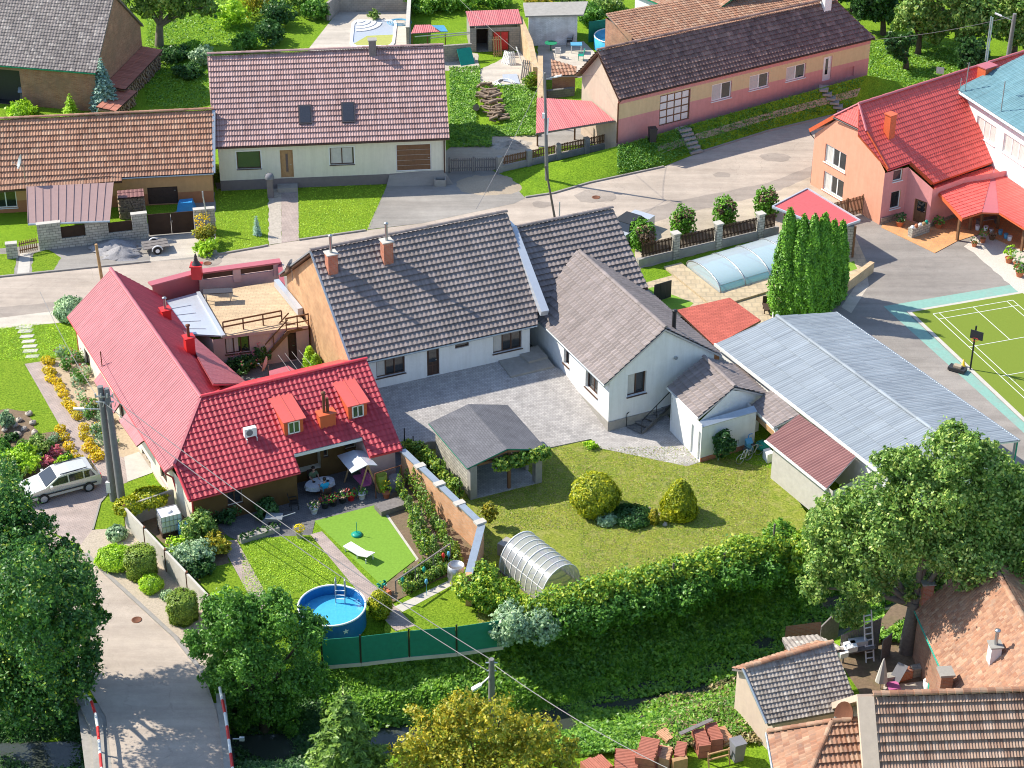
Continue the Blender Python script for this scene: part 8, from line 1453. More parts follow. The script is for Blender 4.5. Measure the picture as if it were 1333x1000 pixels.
# bridge: slab edges, wing wall and red-white rails
def rail(label,pts,group='red and white bridge railings'):
 t=thing('bridge_railing',label,'railing',V3(XY(*pts[0]),0),group);L=[P(p[0],p[1],.95)for p in pts];cum=[0]
 for i in range(len(L)-1):cum.append(cum[-1]+(L[i+1]-L[i]).length)
 def at(s):
  for i in range(len(L)-1):
   if s<=cum[i+1]+1e-6:return L[i].lerp(L[i+1],(s-cum[i])/(cum[i+1]-cum[i]))
  return L[-1]
 s=0;k=0
 while s<cum[-1]:
  e=min(cum[-1],s+1.0);b=MB();b.tube([at(s),at(e)],.075,8);b.build('bar',MATS['white_paint' if k%2==0 else 'red_paint'],t);s=e;k+=1
 s=.1
 while s<cum[-1]:q=at(s);b=MB();b.tube([(q.x,q.y,-.1),(q.x,q.y,.95)],.05,6);b.build('post',MATS['zinc'],t);s+=1.9
 return t
rail('red and white bridge rail on the left side of the side road',[(108,899),(122,917),(127,945),(133,1010),(136,1060)]);rail('red and white bridge rail on the right side of the side road',[(286,895),(294,935),(304,1010),(312,1060)])
b=MB();q=[XY(*k)for k in((96,905),(118,912),(134,940),(142,1075),(128,1075),(118,950))];b.prism(q,-.6,.12);q=[XY(*k)for k in((281,905),(293,905),(313,1075),(300,1075))];b.prism(q,-.6,.12);struct('bridge_edge',b,MATS['concrete'])
b=MB();b.prism([XY(*k)for k in((100,915),(290,915),(318,1075),(120,1075))],-.7,-.02,bottom=True);struct('bridge_deck',b,MATS['concrete'])
b=MB();b.tube([P(303,962,.8),P(312,962,.8)],.03,6);b.obox(P(315,962,.85),Vector((.12,0,0)),Vector((0,.06,0)),rz*.1);single('marker_lamp',b,MATS['zinc'],'small white box on an arm outside the right bridge rail','box')
# ---------------- estate car
def car():
 t=thing('estate_car','silver-beige estate car parked on the paved drive under the maple','car',P(88,636));rear,front=XY(128,626),XY(45,648);d=(front-rear).normalized();L=4.5;c=rear+d*(L/2);n=Vector((-d.y,d.x));W=1.72
 D3,N3_=Vector((d.x,d.y,0)),Vector((n.x,n.y,0));O=V3(rear,0)
 m,tt,bs=_nt('car_paint');bs.inputs['Base Color'].default_value=(.66,.66,.6,1);bs.inputs['Metallic'].default_value=.35;bs.inputs['Roughness'].default_value=.25
 prof=[(0.05,.35),(0.0,.6),(.03,.95),(.1,1.0),(.42,1.42),(.7,1.47),(1.7,1.49),(2.5,1.42),(3.25,1.0),(3.45,.95),(4.25,.78),(4.45,.6),(4.5,.35)]
 def wd(x,z):return(W/2)*(1-.06*(abs(x-2.2)/2.2)**3)*(1 if z<.97 else 1-.2*(z-.95)/.55)
 b=MB();rows=[];body=[(x,z)for x,z in prof]
# lower body
 lo=[(0.05,.3),(0,.62),(.03,.95),(3.4,.95),(4.25,.8),(4.45,.62),(4.5,.3)]
 def side(pts,s,shrink=1.0):return[O+D3*x+N3_*s*wd(x,z)*shrink+rz*z for x,z in pts]
 def shell(pts,name,mt,par,close=True):
  b=MB();l,r=side(pts,-1),side(pts,1);n_=len(pts);b.add(l+r,[tuple(range(n_)),tuple(range(2*n_-1,n_-1,-1))]+[(i,i+n_,(i+1)%n_+n_,(i+1)%n_)for i in range(n_)]);return b.build(name,mt,par)
 body=shell(lo,'body',m,t)
 def ring(x,zmid,zb):pass
 cab=[(.06,.95),(.42,1.4),(.7,1.47),(1.7,1.49),(2.45,1.43),(3.3,.95)];shell(cab,'cabin',m,t)
 def glassq(pts,s,name='side_window'):
  b=MB();q=[O+D3*x+N3_*s*(wd(x,z)+.012)+rz*z for x,z in pts];b.add(q,[tuple(range(len(q)))[::-1]if s>0 else tuple(range(len(q)))]);b.add([v+N3_*s*-.02 for v in q],[tuple(range(len(q)))]);b.build(name,MATS['glass'],t)
 for s in(-1,1):
  glassq([(.32,1.0),(.95,1.0),(.95,1.38),(.55,1.38)],s);glassq([(1.03,1.0),(1.85,1.0),(1.85,1.4),(1.03,1.4)],s);glassq([(1.93,1.0),(3.05,1.0),(2.45,1.36),(1.93,1.4)],s)
  b=MB();b.bar(O+D3*.3+N3_*s*.87+rz*.55,O+D3*4.2+N3_*s*.86+rz*.55,.03,.07);b.build('side_strip',MATS['plastic_and_shade_black'],t)
  b=MB();b.bar(O+D3*.7+N3_*s*.6+rz*1.53,O+D3*2.3+N3_*s*.6+rz*1.5,.04);b.build('roof_rail',MATS['plastic_and_shade_black'],t)
  b=MB();b.obox(O+D3*2.95+N3_*s*.98+rz*1.02,D3*.07,N3_*.1,rz*.07);b.build('mirror',m,t)
  for x in(.8,3.45):
   q=O+D3*x+N3_*s*.8+rz*.31;b=MB();b.tube([q-N3_*s*.1,q+N3_*s*.08],.32,20);wh=b.build('wheel',MATS['rubber'],t);b=MB();b.tube([q+N3_*s*.07,q+N3_*s*.1],.2,16);b.build('rim',MATS['zinc'],wh)
 for nm,a_,c_,mt in(('windscreen',(2.5,1.4),(3.22,1.0),'glass'),('rear_window',(.4,1.36),(.12,1.03),'glass')):
  b=MB();off=(D3*.02+rz*.02)if a_[0]>1 else(D3*-.02+rz*.02);q=[O+D3*x+N3_*s*wd(x,z)*.9+rz*z+off for(x,z)in(a_,c_)for s in(-1,1)];b.add([q[0],q[1],q[3],q[2]],[(0,1,2,3)]);b.build(nm,MATS[mt],t)
 for s in(-1,1):b=MB();b.obox(O+D3*4.36+N3_*s*.6+rz*.65,D3*.08,N3_*.2,rz*.08);b.build('headlight',MATS['plastic_white'],t);b=MB();b.obox(O+D3*.03+N3_*s*.7+rz*.8,D3*.05,N3_*.1,rz*.14);b.build('tail_light',MATS['red_paint'],t)
car()
# second car, only its roof shows above the ridge
t=thing('parked_car','dark-roofed pale car mostly hidden behind the white house ridge','car',P(822,312));a,c=P(800,318),P(832,298);d=(P(838,292)-P(806,314)).normalized();d.z=0;n=Vector((-d.y,d.x,0));c=P(820,305);b=MB();b.obox(c+rz*.6,d*2.0,n*.85,rz*.35);b.build('body',MATS['white_sheet'],t);b=MB();k=[c+d*x+n*y+rz*z for x,y,z in((-1.5,-.8,.95),(1.1,-.8,.95),(1.1,.8,.95),(-1.5,.8,.95),(-1.1,-.62,1.45),(.5,-.62,1.45),(.5,.62,1.45),(-1.1,.62,1.45))];b.hexa(k);b.build('cabin',MATS['glass'],t);b=MB();b.slab([c+d*x+n*y+rz*1.47 for x,y in((-1.15,-.64),(.5,-.64),(.5,.64),(-1.15,.64))],.03);b.build('roof',MATS['plastic_and_shade_black'],t)
for x in(-1.2,1.2):
 for s in(-1,1):b=MB();q=c+d*x+n*s*.78+rz*.3;b.tube([q-n*.1,q+n*.1],.3,14);b.build('wheel',MATS['rubber'],t)
# trailer
t=thing('flat_trailer','small flat trailer with grey boards and white wheels by the brown gate','trailer',P(203,325));q=P(203,326);u_=(P(219,321)-P(186,326)).normalized();v_=Vector((-u_.y,u_.x,0))
for k in(-.35,.0,.35):b=MB();b.obox(q+rz*.5+v_*k*1.3,u_*.9,v_*.19,rz*.03);b.build('board',MATS['wood_grey'],t)
b=MB();b.bar(q+rz*.42-u_*.95,q+rz*.42+u_*.95,.9,.06);b.bar(q+rz*.4-u_*.9,q+rz*.35-u_*1.6,.07);b.build('chassis',MATS['steel'],t)
for s in(-1,1):b=MB();c_=q+v_*s*.68+rz*.3;b.tube([c_-v_*.08,c_+v_*.08],.29,16);wh=b.build('wheel',MATS['rubber'],t);b=MB();b.tube([c_-v_*.1,c_+v_*.1],.15,12);b.build('rim',MATS['plastic_white'],wh);b=MB();b.tube([c_+u_*math.cos(a_)*.36+rz*math.sin(a_)*.36 for a_ in np.linspace(0,math.pi,8)],.05,5);b.build('mudguard',MATS['plastic_white'],t)
# ---------------- persons at the table
def skin_body(t,verts,edges,name,mt,sub=2):
 me=bpy.data.meshes.new(name);off=Vector(t.location);me.from_pydata([Vector(v[0])-off for v in verts],edges,[]);o=bpy.data.objects.new(name,me);link(o);o.parent=t
 md=o.modifiers.new('Skin','SKIN');sd=o.modifiers.new('Sub','SUBSURF');sd.levels=sub;sd.render_levels=sub
 for i,v in enumerate(verts):me.skin_vertices[0].data[i].radius=(v[1],v[1]if len(v)<3 else v[2])
 me.skin_vertices[0].data[0].use_root=True;me.materials.append(MATS[mt]);return o
def person(label,base,face,shirt,hair='hair_dark',lean=.1):
 t=thing('person',label,'person',base);f=Vector((face[0],face[1],0)).normalized();s=Vector((f.y,-f.x,0));B=Vector(base)
 def q(x,y,z):return B+s*x+f*y+rz*z
 V=[(q(0,0,.5),.16,.13),(q(0,.02,.75),.15,.11),(q(0,lean*.6,.98),.17,.11),(q(0,lean,1.1),.06),(q(0,lean+.02,1.2),.055),(q(0,lean+.03,1.3),.1),(q(0,lean+.04,1.38),.085)]
 E=[(0,1),(1,2),(2,3),(3,4),(4,5),(5,6)]
 for sx in(-1,1):
  k=len(V);V+=[(q(.19*sx,lean*.6,1.02),.06),(q(.26*sx,lean+.05,.8),.045),(q(.2*sx,lean+.32,.76),.035),(q(.19*sx,lean+.4,.77),.03)];E+=[(2,k),(k,k+1),(k+1,k+2),(k+2,k+3)]
  for fi in range(4):V.append((q((.16+fi*.02)*sx,lean+.49-.01*abs(fi-1.5),.765),.009));E.append((k+3,len(V)-1))
  V.append((q(.15*sx,lean+.43,.775),.01));E.append((k+3,len(V)-1))
  k=len(V);V+=[(q(.1*sx,.1,.5),.09),(q(.12*sx,.45,.5),.065),(q(.12*sx,.46,.1),.045),(q(.12*sx,.6,.04),.035)];E+=[(0,k),(k,k+1),(k+1,k+2),(k+2,k+3)]
 skin_body(t,V,E,'body','skin')
 V=[(q(0,0,.48),.175,.14),(q(0,.02,.75),.165,.125),(q(0,lean*.6,.99),.18,.125),(q(0,lean*.9,1.08),.085)];E=[(0,1),(1,2),(2,3)]
 for sx in(-1,1):k=len(V);V+=[(q(.2*sx,lean*.6,1.02),.075),(q(.265*sx,lean+.04,.84),.06)];E+=[(2,k),(k,k+1)]
 skin_body(t,V,E,'shirt',shirt)
 V=[(q(0,.0,.5),.15,.14)];E=[]
 for sx in(-1,1):k=len(V);V+=[(q(.1*sx,.12,.5),.1),(q(.12*sx,.46,.5),.08),(q(.12*sx,.47,.16),.06)];E+=[(0,k),(k,k+1),(k+1,k+2)]
 skin_body(t,V,E,'trousers','trousers');b=MB();b.ball(q(0,lean-.005,1.36),.112,0,12,.12,.006);b.build('hair',MATS[hair],t);return t
TB=P(417,642);tc=P(417,642)
t=thing('garden_table','oval garden table with pale patterned cloth under the red roof edge','table',tc);u_=(P(434,637)-P(400,646)).normalized();v_=Vector((-u_.y,u_.x,0));b=MB();k=[tc+u_*math.cos(a_)*.85+v_*math.sin(a_)*.5+rz*.74 for a_ in np.arange(0,6.28,.3)];b.slab(k,.03);b.build('table_top',MATS['wood_raw'],t);b=MB();b.tube([tc,tc+rz*.72],.05,8);b.tube([tc+u_*.3,tc+rz*.1,tc-u_*.3],.03,6);b.build('leg',MATS['wood_brown'],t)
b=MB();k2=[(tc+u_*math.cos(a_)*.88+v_*math.sin(a_)*.53)for a_ in np.arange(0,6.28,.2)];n=len(k2);vs=[(q.x,q.y,.755)for q in k2]+[(q.x+(q.x-tc.x)*.05*(i%3),q.y+(q.y-tc.y)*.05*(i%2),.5)for i,q in enumerate(k2)];b.add(vs,[tuple(range(n))]+[(i,i+n,(i+1)%n+n,(i+1)%n)for i in range(n)]);plain('cloth_pale',(.55,.56,.6),.9,.25,12);single('tablecloth',b,MATS['cloth_pale'],'pale patterned cloth draped over the oval garden table','tablecloth')
for i,(x,y)in enumerate(((.2,.1),(.45,-.1),(.05,-.15),(-.3,.15),(.55,.15))):b=MB();b.lathe(tc+u_*x+v_*y+rz*.758,[(.07,0),(.1,.02),(.08,.02),(.001,.01)],12);single('plate',b,MATS['hair_dark']if i%2 else MATS['plastic_white'],('white dish near the middle of the pale tablecloth','dark dish at the right front of the pale tablecloth','white dish in front of the middle one on the tablecloth','dark dish at the left of the pale tablecloth','white dish at the right end of the pale tablecloth')[i],'plate','dishes on the garden table')
person('person in a turquoise shirt sitting at the garden table with back to the camera',tc-v_*.75+u_*.05,(v_.x,v_.y),'shirt_blue');person('person in an olive top sitting on the far side of the garden table',tc+v_*.8-u_*.1,(-v_.x,-v_.y),'shirt_olive')
def chair(label,base,face,mt,group=None,arms=True,name='garden_chair'):
 t=thing(name,label,'chair',base,group);f=Vector((face[0],face[1],0)).normalized();s=Vector((f.y,-f.x,0));B=Vector(base);b=MB();b.obox(B+rz*.43,s*.24,f*.24,rz*.02);b.build('seat',MATS[mt],t);b=MB();b.obox(B-f*.28+rz*.72,s*.23,f*.02+rz*.0,rz*.27-f*.05);b.build('backrest',MATS[mt],t)
 for sx in(-1,1):
  for sy in(-1,1):b=MB();b.bar(B+s*.22*sx+f*.22*sy,B+s*.21*sx+f*.2*sy+rz*.42,.035);b.build('leg',MATS[mt],t)
  if arms:b=MB();b.bar(B+s*.25*sx-f*.25+rz*.64,B+s*.25*sx+f*.2+rz*.64,.045);b.bar(B+s*.25*sx+f*.2+rz*.64,B+s*.24*sx+f*.2+rz*.42,.03);b.build('armrest',MATS[mt],t)
 return t
chair('dark chair under the person in the turquoise shirt',tc-v_*.78+u_*.05,(v_.x,v_.y),'wood_dark');chair('dark chair under the person in the olive top',tc+v_*.84-u_*.1,(-v_.x,-v_.y),'wood_dark')
chair('empty dark metal chair left of the garden table',P(383,662),(1,.3),'black_metal')
for px,py,mt,lab,f in((710,56,'plastic_green','left of two dark chairs against the whitewashed wall',(0,-1)),(719,56,'plastic_green','right of two dark chairs against the whitewashed wall',(0,-1)),(726,74,'plastic_white','white armchair on the upper patio',(0,1)),(741,60,'plastic_and_shade_black','dark armchair near the corner of the whitewashed wall',(-1,0)),(756,78,'plastic_teal','green plastic chair next to the tile lean-to',(-1,0))):chair(lab,P(px,py),f,mt)
t=thing('patio_table','dark green table between the chairs on the upper patio','table',P(717,66));b=MB();c=P(717,66);b.lathe(c+rz*.7,[(.55,0),(.55,.04)],18);b.build('table_top',MATS['plastic_green'],t);b=MB();b.tube([c,c+rz*.7],.05,8);b.build('leg',MATS['plastic_green'],t)
t=thing('patio_table','small blue table on the upper patio near the round pool','table',P(750,68));b=MB();c=P(750,68);b.obox(c+rz*.75,X2.to_3d()*.5,Y2.to_3d()*.4,rz*.03);b.build('table_top',MATS['hose_blue'],t)
for sx in(-1,1):
 for sy in(-1,1):b=MB();b.bar(c+Vector((.42*sx,.32*sy,0)),c+Vector((.42*sx,.32*sy,.72)),.05);b.build('leg',MATS['plastic_white'],t)
# swing seat with sheet roof
t=thing('garden_swing','wooden swing seat with pale grey sheet roof beside the table','garden swing',P(468,632));zr,ze=2.1,1.75;q=[P(439,593,ze),P(457.6,615.8,ze),P(478.6,605,zr),P(460.6,585.8,zr)];b=MB();b.slab(q,.04);dv=(q[2]-q[1]);dv.z=-dv.z*.8;b.slab([q[3],q[2],q[2]+dv*.6,q[3]+dv*.6],.04);b.build('roof',MATS['white_sheet'],t)
for e_ in(q[2],q[3]):
 g=Vector((e_.x,e_.y,0));a3=Vector((dv.x,dv.y,0)).normalized()
 for s in(-1,1):b=MB();b.bar(g+a3*.65*s,e_-rz*.05,.09);b.build('leg',MATS['wood_raw'],t)
m_=(q[2]+q[3])/2;al=(q[2]-q[3]);al.z=0;al.normalize();g=Vector((m_.x,m_.y,0));b=MB();b.obox(g+rz*.5,al*.6,a3*.25,rz*.05);b.build('seat',MATS['fabric_pink'],t);b=MB();b.obox(g+rz*.8+a3*.28,al*.6,a3*.04,rz*.28);b.build('backrest',MATS['fabric_pink'],t)
# pipe frame with tubs
t=thing('pipe_frame','rusty pipe frame around the water tubs at the house corner','frame',P(506,642));b=MB();k=[P(489.4,649),P(523,634)];
b.tube([k[0],k[0]+rz*1.7],.04,6);b.build('post',MATS['rust'],t);b=MB();b.tube([k[1],k[1]+rz*1.5],.04,6);b.build('post',MATS['rust'],t);b=MB();b.bar(k[0]+rz*1.7,k[1]+rz*1.5,.05);b.build('rail',MATS['rust'],t)
plain('barrel_lime',(.3,.36,.04),.5,.1);barrel('tall yellow-green water barrel at the house corner',497,638,.34,1.1,'barrel_lime');barrel('dark grey tub beside the yellow-green barrel',515,636,.42,.8,'fabric_grey')
wallthing('low wooden cold frame behind the vegetable rows',(492,668),(527,657),.9,.35,'wood_grey',name='cold_frame')
# pots
def pot(label,px,py,r,h,mt,leaf,fl,n=160,ls=.07,ph=.35,name='flower_pot',cat='potted plant',group=None,z=0.0):
 t=thing(name,label,cat,P(px,py,z),group);b=MB();c=P(px,py,z);b.lathe(c,[(r*.7,0),(r,h),(r*1.08,h),(r*1.08,h-.04),(r*.9,h-.03),(.001,h-.03)],14);b.build('pot',MATS[mt],t)
 C,Nn=crown_pts([(c.x,c.y,c.z+h+ph*.5,r*1.5,ph*.6)],n,6,.04,.2);C[:,2]=np.maximum(C[:,2],c.z+h*.7);leaf_object('foliage',C,RNG.uniform(.7,1.2,len(C))*ls,Nn,MATS[leaf],t)
 if fl:C,Nn=crown_pts([(c.x,c.y,c.z+h+ph*.62,r*1.5,ph*.6)],n,6,.03,0);leaf_object('flowers',C,RNG.uniform(.7,1.2,len(C))*ls*.8,Nn,MATS[fl],t)
for px,py,mt,fl,lab in((423,661,'plastic_and_shade_black','petal_red','dark pot of red flowers second from left along the terrace edge'),(434,658,'plastic_and_shade_black','petal_red','dark pot of red flowers third from left along the terrace edge'),(446,654,'plastic_and_shade_black','petal_white','pot of pale flowers in the middle of the terrace edge'),(457,651,'red_paint','petal_red','red cloth-wrapped pot of bright red flowers on the terrace edge'),(409,668,'plastic_white','petal_white','white pot of pink and white flowers at the left end of the terrace edge'),(471,649,'plastic_white',None,'white pot with a leafy green plant at the right end of the terrace edge')):
 pot(lab,px,py,.24,.38,mt,'leaf_green',fl)
pot('pot of bright yellow chrysanthemums at the lawn corner',390,700,.2,.4,'pale_concrete','petal_yellow','petal_yellow',220,.06,.4)
pot('pot of orange flowers inside the rusty pipe frame',503,648,.22,.35,'terracotta','leaf_lime','petal_orange',160,.06,.7)
pot('dark shrub in a terracotta pot beside the salmon house corner',1171,295,.3,.45,'terracotta','leaf_dark',None,300,.08,.6);pot('green shrub in a low pot by the porch wall',1221,297,.3,.4,'terracotta','leaf_green',None,260,.08,.5)
pot('small dark plant in an orange pot on white gravel',1268,321,.22,.35,'terracotta','leaf_dark',None,120,.07,.3);pot('grassy plant in an orange pot on white gravel by the porch',1279,316,.2,.35,'terracotta','leaf_green',None,140,.07,.8);pot('lime-green tree in an orange pot on white gravel',1313,342,.28,.4,'terracotta','leaf_lime',None,300,.1,.9)
pot('pale leafy plant in an orange pot on white gravel',1323,348,.25,.4,'terracotta','leaf_grey',None,240,.08,.8);pot('green bush in an orange pot at the gravel edge',1327,360,.3,.4,'terracotta','leaf_green',None,240,.09,.6);pot('dark red leaved plant in a brown pot on the shaded porch gravel',1291,312,.25,.35,'wood_brown','leaf_brown',None,160,.07,.3)
b=MB();b.wallseg(XY(1184,309.5),XY(1207,301.5),.45,0,.75);single('stone_planter',b,MATS['split_stone'],'low rough stone planter wall with ornaments on the orange terrace','planter')
for i,(px,py,mt)in enumerate(((1188,296,'plastic_white'),(1193,294,'terracotta'),(1198,292.5,'plastic_white'),(1203,291,'wood_raw'),(1206,289,'plastic_teal'))):b=MB();b.ball(P(px,py,.9),.14,0,9,.15,.02);single('ornament',b,MATS[mt],('white','orange','rounder white','tan','green')[i]+' ornament standing on the rough stone planter','ornament')
for i,(px,py,mt)in enumerate(((1272,299,'plastic_white'),(1283,300,'plastic_white'),(1290,303,'steel'),(1302,305,'hose_blue'),(1309,310,'hose_blue'),(1314,313,'plastic_white'))):b=MB();b.lathe(P(px,py,.05),[(.14,0),(.18,.35),(.16,.35),(.001,.3)],10);single('bucket',b,MATS[mt],('white bucket leftmost under the porch roof','white bucket second from left under the porch','grey bucket near the middle porch post','blue bucket under the porch','larger blue bucket at the porch gravel edge','white bucket right of the blue ones under the porch')[i],'bucket')
t=thing('porch_bench','grey-green bench in the shade of the red porch roof','bench',P(1284,290));c=P(1284,292,.05);b=MB();b.obox(c+rz*.45,Vector((.8,.25,0)),Vector((-.07,.22,0)),rz*.03);b.build('seat',MATS['wood_grey'],t)
for s in(-1,1):b=MB();b.obox(c+rz*.2+Vector((.7,.22,0))*s,Vector((.04,0,0)),Vector((-.05,.18,0)),rz*.22);b.build('leg',MATS['wood_grey'],t)
# sun lounger and parasol foot on the turf
t=thing('sun_lounger','white plastic sun lounger on the artificial turf','sun lounger',P(467,722));a,c=P(452,714),P(479,730);u_=(c-a).normalized();v_=Vector((-u_.y,u_.x,0));L=1.9;b=MB();k=a
b.slab([k-v_*.3+rz*.32,k+u_*1.25-v_*.3+rz*.3,k+u_*1.25+v_*.3+rz*.3,k+v_*.3+rz*.32],.05);b.build('seat',MATS['plastic_white'],t);b=MB();b.slab([k+u_*1.27-v_*.3+rz*.32,k+u_*1.95-v_*.3+rz*.55,k+u_*1.95+v_*.3+rz*.55,k+u_*1.27+v_*.3+rz*.32],.05);b.build('backrest',MATS['plastic_white'],t)
for x in(.15,1.1,1.8):
 for s in(-1,1):b=MB();b.bar(k+u_*x+v_*s*.27,k+u_*x+v_*s*.27+rz*.3,.06);b.build('leg',MATS['plastic_white'],t)
t=thing('parasol_stand','green parasol foot with short pole on the artificial turf','parasol stand',P(464.5,696.5));c=P(464.5,696.5,.03);b=MB();b.lathe(c,[(.3,0),(.32,.06),(.2,.13),(.04,.16)],18);b.build('base',MATS['plastic_teal'],t);b=MB();b.tube([c,c+rz*.85],.02,6);b.build('pole',MATS['plastic_teal'],t)
# basketball hoop
t=thing('basketball_hoop','portable basketball hoop at the edge of the badminton court','basketball hoop',P(1263,481));c=P(1263,481,.06);tp=onplane(c,Vector((0,1,0)),1271,424.5);b=MB();b.tube([c,tp],.06,8);b.build('pole',MATS['black_metal'],t);bc=onplane(c+Vector((.1,-.2,0)),Vector((0,1,0)),1271.5,436.5);bu=Vector((.55,-.35,0)).normalized();b=MB();b.obox(bc,bu*.42,Vector((-bu.y,bu.x,0))*.02,rz*.3);b.build('backboard',MATS['plastic_and_shade_black'],t);b=MB();rc=bc-rz*.2+Vector((bu.y,-bu.x,0))*.25;b.tube([rc+Vector((math.cos(a_)*.2,math.sin(a_)*.2,0))for a_ in np.linspace(0,6.28,14)],.015,5);b.build('rim',MATS['red_paint'],t)
b=MB();q=P(1246,482,.06);b.obox(q+rz*.12,bu*.55,Vector((-bu.y,bu.x,0))*.3,rz*.1);b.build('base',MATS['plastic_and_shade_black'],t);b=MB();b.obox(q+rz*.3,bu*.25,Vector((-bu.y,bu.x,0))*.17,rz*.08);b.build('weight',MATS['sand'],t)
b=MB();c=P(1253.5,477,.06);b.lathe(c,[(.2,0),(.2,.03),(.14,.04),(.03,.5),(.001,.5)],12);single('traffic_cone',b,MATS['yellow_plastic'],'yellow cone beside the base of the basketball hoop','cone')
# bins, sawhorse, tile stacks, yard things (bottom right)
def bin_(label,px,py,mt,h=1.05,z=None,rot=0.2):
 c=T(px,py)if z is None else P(px,py,z);t=thing('wheelie_bin',label,'bin',c);u_=Vector((math.cos(rot),math.sin(rot),0));v_=Vector((-u_.y,u_.x,0));b=MB();b.hexa([c+u_*x*.24+v_*y*.24 for x,y in((-1,-1),(1,-1),(1,1),(-1,1))]+[c+rz*h+u_*x*.3+v_*y*.3 for x,y in((-1,-1),(1,-1),(1,1),(-1,1))]);b.build('body',MATS[mt],t);b=MB();b.obox(c+rz*(h+.04),u_*.32,v_*.33,rz*.04);b.build('lid',MATS[mt],t)
 for s in(-1,1):b=MB();q=c+v_*.24+u_*s*.24+rz*.1;b.tube([q-u_*.04,q+u_*.04],.1,10);b.build('wheel',MATS['rubber'],t)
bin_('dark grey wheelie bin beside the tile stacks',959,988,'fabric_grey',rot=.4);bin_('black wheelie bin at the corner of the pink house',849,184,'plastic_and_shade_black',z=1.2)
def tilestack(px,py,n,L,rot,lab,mt='terracotta',lay=1):
 c=T(px,py);t=thing('roof_tile_stack',lab,'tile stack',c,'stacked clay roof tiles');u_=Vector((math.cos(rot),math.sin(rot),0));v_=Vector((-u_.y,u_.x,0));b=MB()
 for k in range(lay):
  for i in range(n):q=c+v_*(i-n/2)*.105+rz*(.2+.4*k)+u_*random.uniform(-.03,.03);b.obox(q,u_*L/2,v_*.036+rz*.006,rz*.19)
 b.build('tiles',MATS[mt],t)
plain('tile_red_new',(.42,.15,.1),.8,.2,7);plain('tile_orange_new',(.55,.3,.17),.8,.2,7)
for i,(px,py,n,L,rot,lay,mt,lab)in enumerate(((770,1003,6,.9,-1.0,1,'tile_red_new','leftmost low stack of clay roof tiles at the bottom edge'),(783,1000,7,1.0,-1.0,1,'tile_red_new','second low stack of clay tiles from the left'),(815,1004,14,1.1,-.1,2,'tile_red_new','long stack of red tiles left of the big block of tiles'),(842,998,15,.9,-.25,3,'tile_red_new','tallest block of clay roof tiles'),(853,992,8,.5,-.2,2,'tile_red_new','narrow tile stack right of the tallest block'),(866,995,9,.5,-.3,2,'tile_orange_new','small stack of yellowish tiles in the middle'),(868,963,6,.8,-.9,1,'tile_orange_new','small tilted tile stack in the dry weeds'),(885,990,10,.5,-.2,2,'tile_red_new','stack of red tiles left of the grey plank'),(897,958,8,.9,.2,1,'tile_red_new','flat tile stack half hidden by dry weeds'),(912,975,12,.6,.2,2,'tile_red_new','red tile stack under the grey plank'),(928,967,12,.6,.2,2,'tile_red_new','red tile stack right of the grey plank'),(942,962,10,.5,.3,1,'tile_orange_new','orange tile stack nearest the wheelie bin'))):tilestack(px,py,n,L,rot,lab,mt,lay)
b=MB();b.bar(T(884,975,.95),T(926,956,.95),.22,.05);single('plank',b,MATS['wood_grey'],'grey plank lying across the tile stacks','plank');b=MB();c=T(884,1003);b.obox(c+rz*.4,Vector((.35,.12,0)),Vector((-.04,.12,0)),rz*.35);single('tile_crate',b,MATS['wood_raw'],'pale wooden crate in front of the tile stacks','crate')
t=thing('sawhorse','rickety wooden sawhorse left of the wheelie bin','sawhorse',T(934,996));a,c=T(921,998),T(948,991)
for q in(a,c):
 for s in(-1,1):b=MB();b.bar(q+Vector((.05,.25*s,0)),q+rz*.8+Vector((0,.05*s,0)),.06);b.build('leg',MATS['wood_raw'],t)
for h in(.75,.4):b=MB();b.bar(a+rz*h,c+rz*h,.07);b.build('rail',MATS['wood_raw'],t)
t=thing('step_ladder','tall aluminium ladder leaning in the cluttered yard','ladder',T(1133,862));a0,a1=T(1127.5,863),T(1137.5,861);up=Vector((-.25,.9,2.6));b=MB()
for q in(a0,a1):b=MB();b.bar(q,q+up,.06);b.build('rail',MATS['plastic_white'],t)
for i in range(8):f=(i+.7)/8.5;b=MB();b.bar(a0+up*f,a1+up*f,.06,.04);b.build('rung',MATS['plastic_white'],t)
t=thing('closed_parasol','closed grey parasol in the cluttered yard','parasol',P(1144,897));c=P(1146,897);b=MB();b.lathe(c+rz*.5,[(.32,0),(.3,.1),(.2,.7),(.06,1.35),(.02,1.45)],9,sx=1.0,sy=.8,sm=False);b.build('canopy',MATS['curtain'],t);b=MB();b.tube([c,c+rz*.5],.03,6);b.build('pole',MATS['steel'],t)
t=thing('deck_chair','grey deck chair with pink cushion near the closed parasol','deck chair',P(1163,900));c=P(1162,900);b=MB();b.obox(c+rz*.35,Vector((.3,.05,0)),Vector((-.04,.3,0)),rz*.03);b.build('seat',MATS['fabric_pink'],t);b=MB();b.slab([c+Vector((.3,.2,.35)),c+Vector((.75,.5,1.2)),c+Vector((.3,.85,1.2)),c+Vector((-.15,.55,.35))],.03);b.build('backrest',MATS['fabric_grey'],t);
for s in(-1,1):b=MB();b.bar(c+Vector((.28*s,-.2,0)),c+Vector((.28*s,.4,.4)),.03);b.build('leg',MATS['steel'],t)
for lab,px,py,r,h,mt in(('white plastic tub beside the free chimney',1207,897,.26,.5,'plastic_white'),('green watering barrel in front of the free chimney',1213,902,.25,.6,'plastic_teal')):b=MB();b.lathe(P(px,py),[(r*.8,0),(r,h),(r*.9,h),(.001,h-.1)],14);single('tub',b,MATS[mt],lab,'tub')
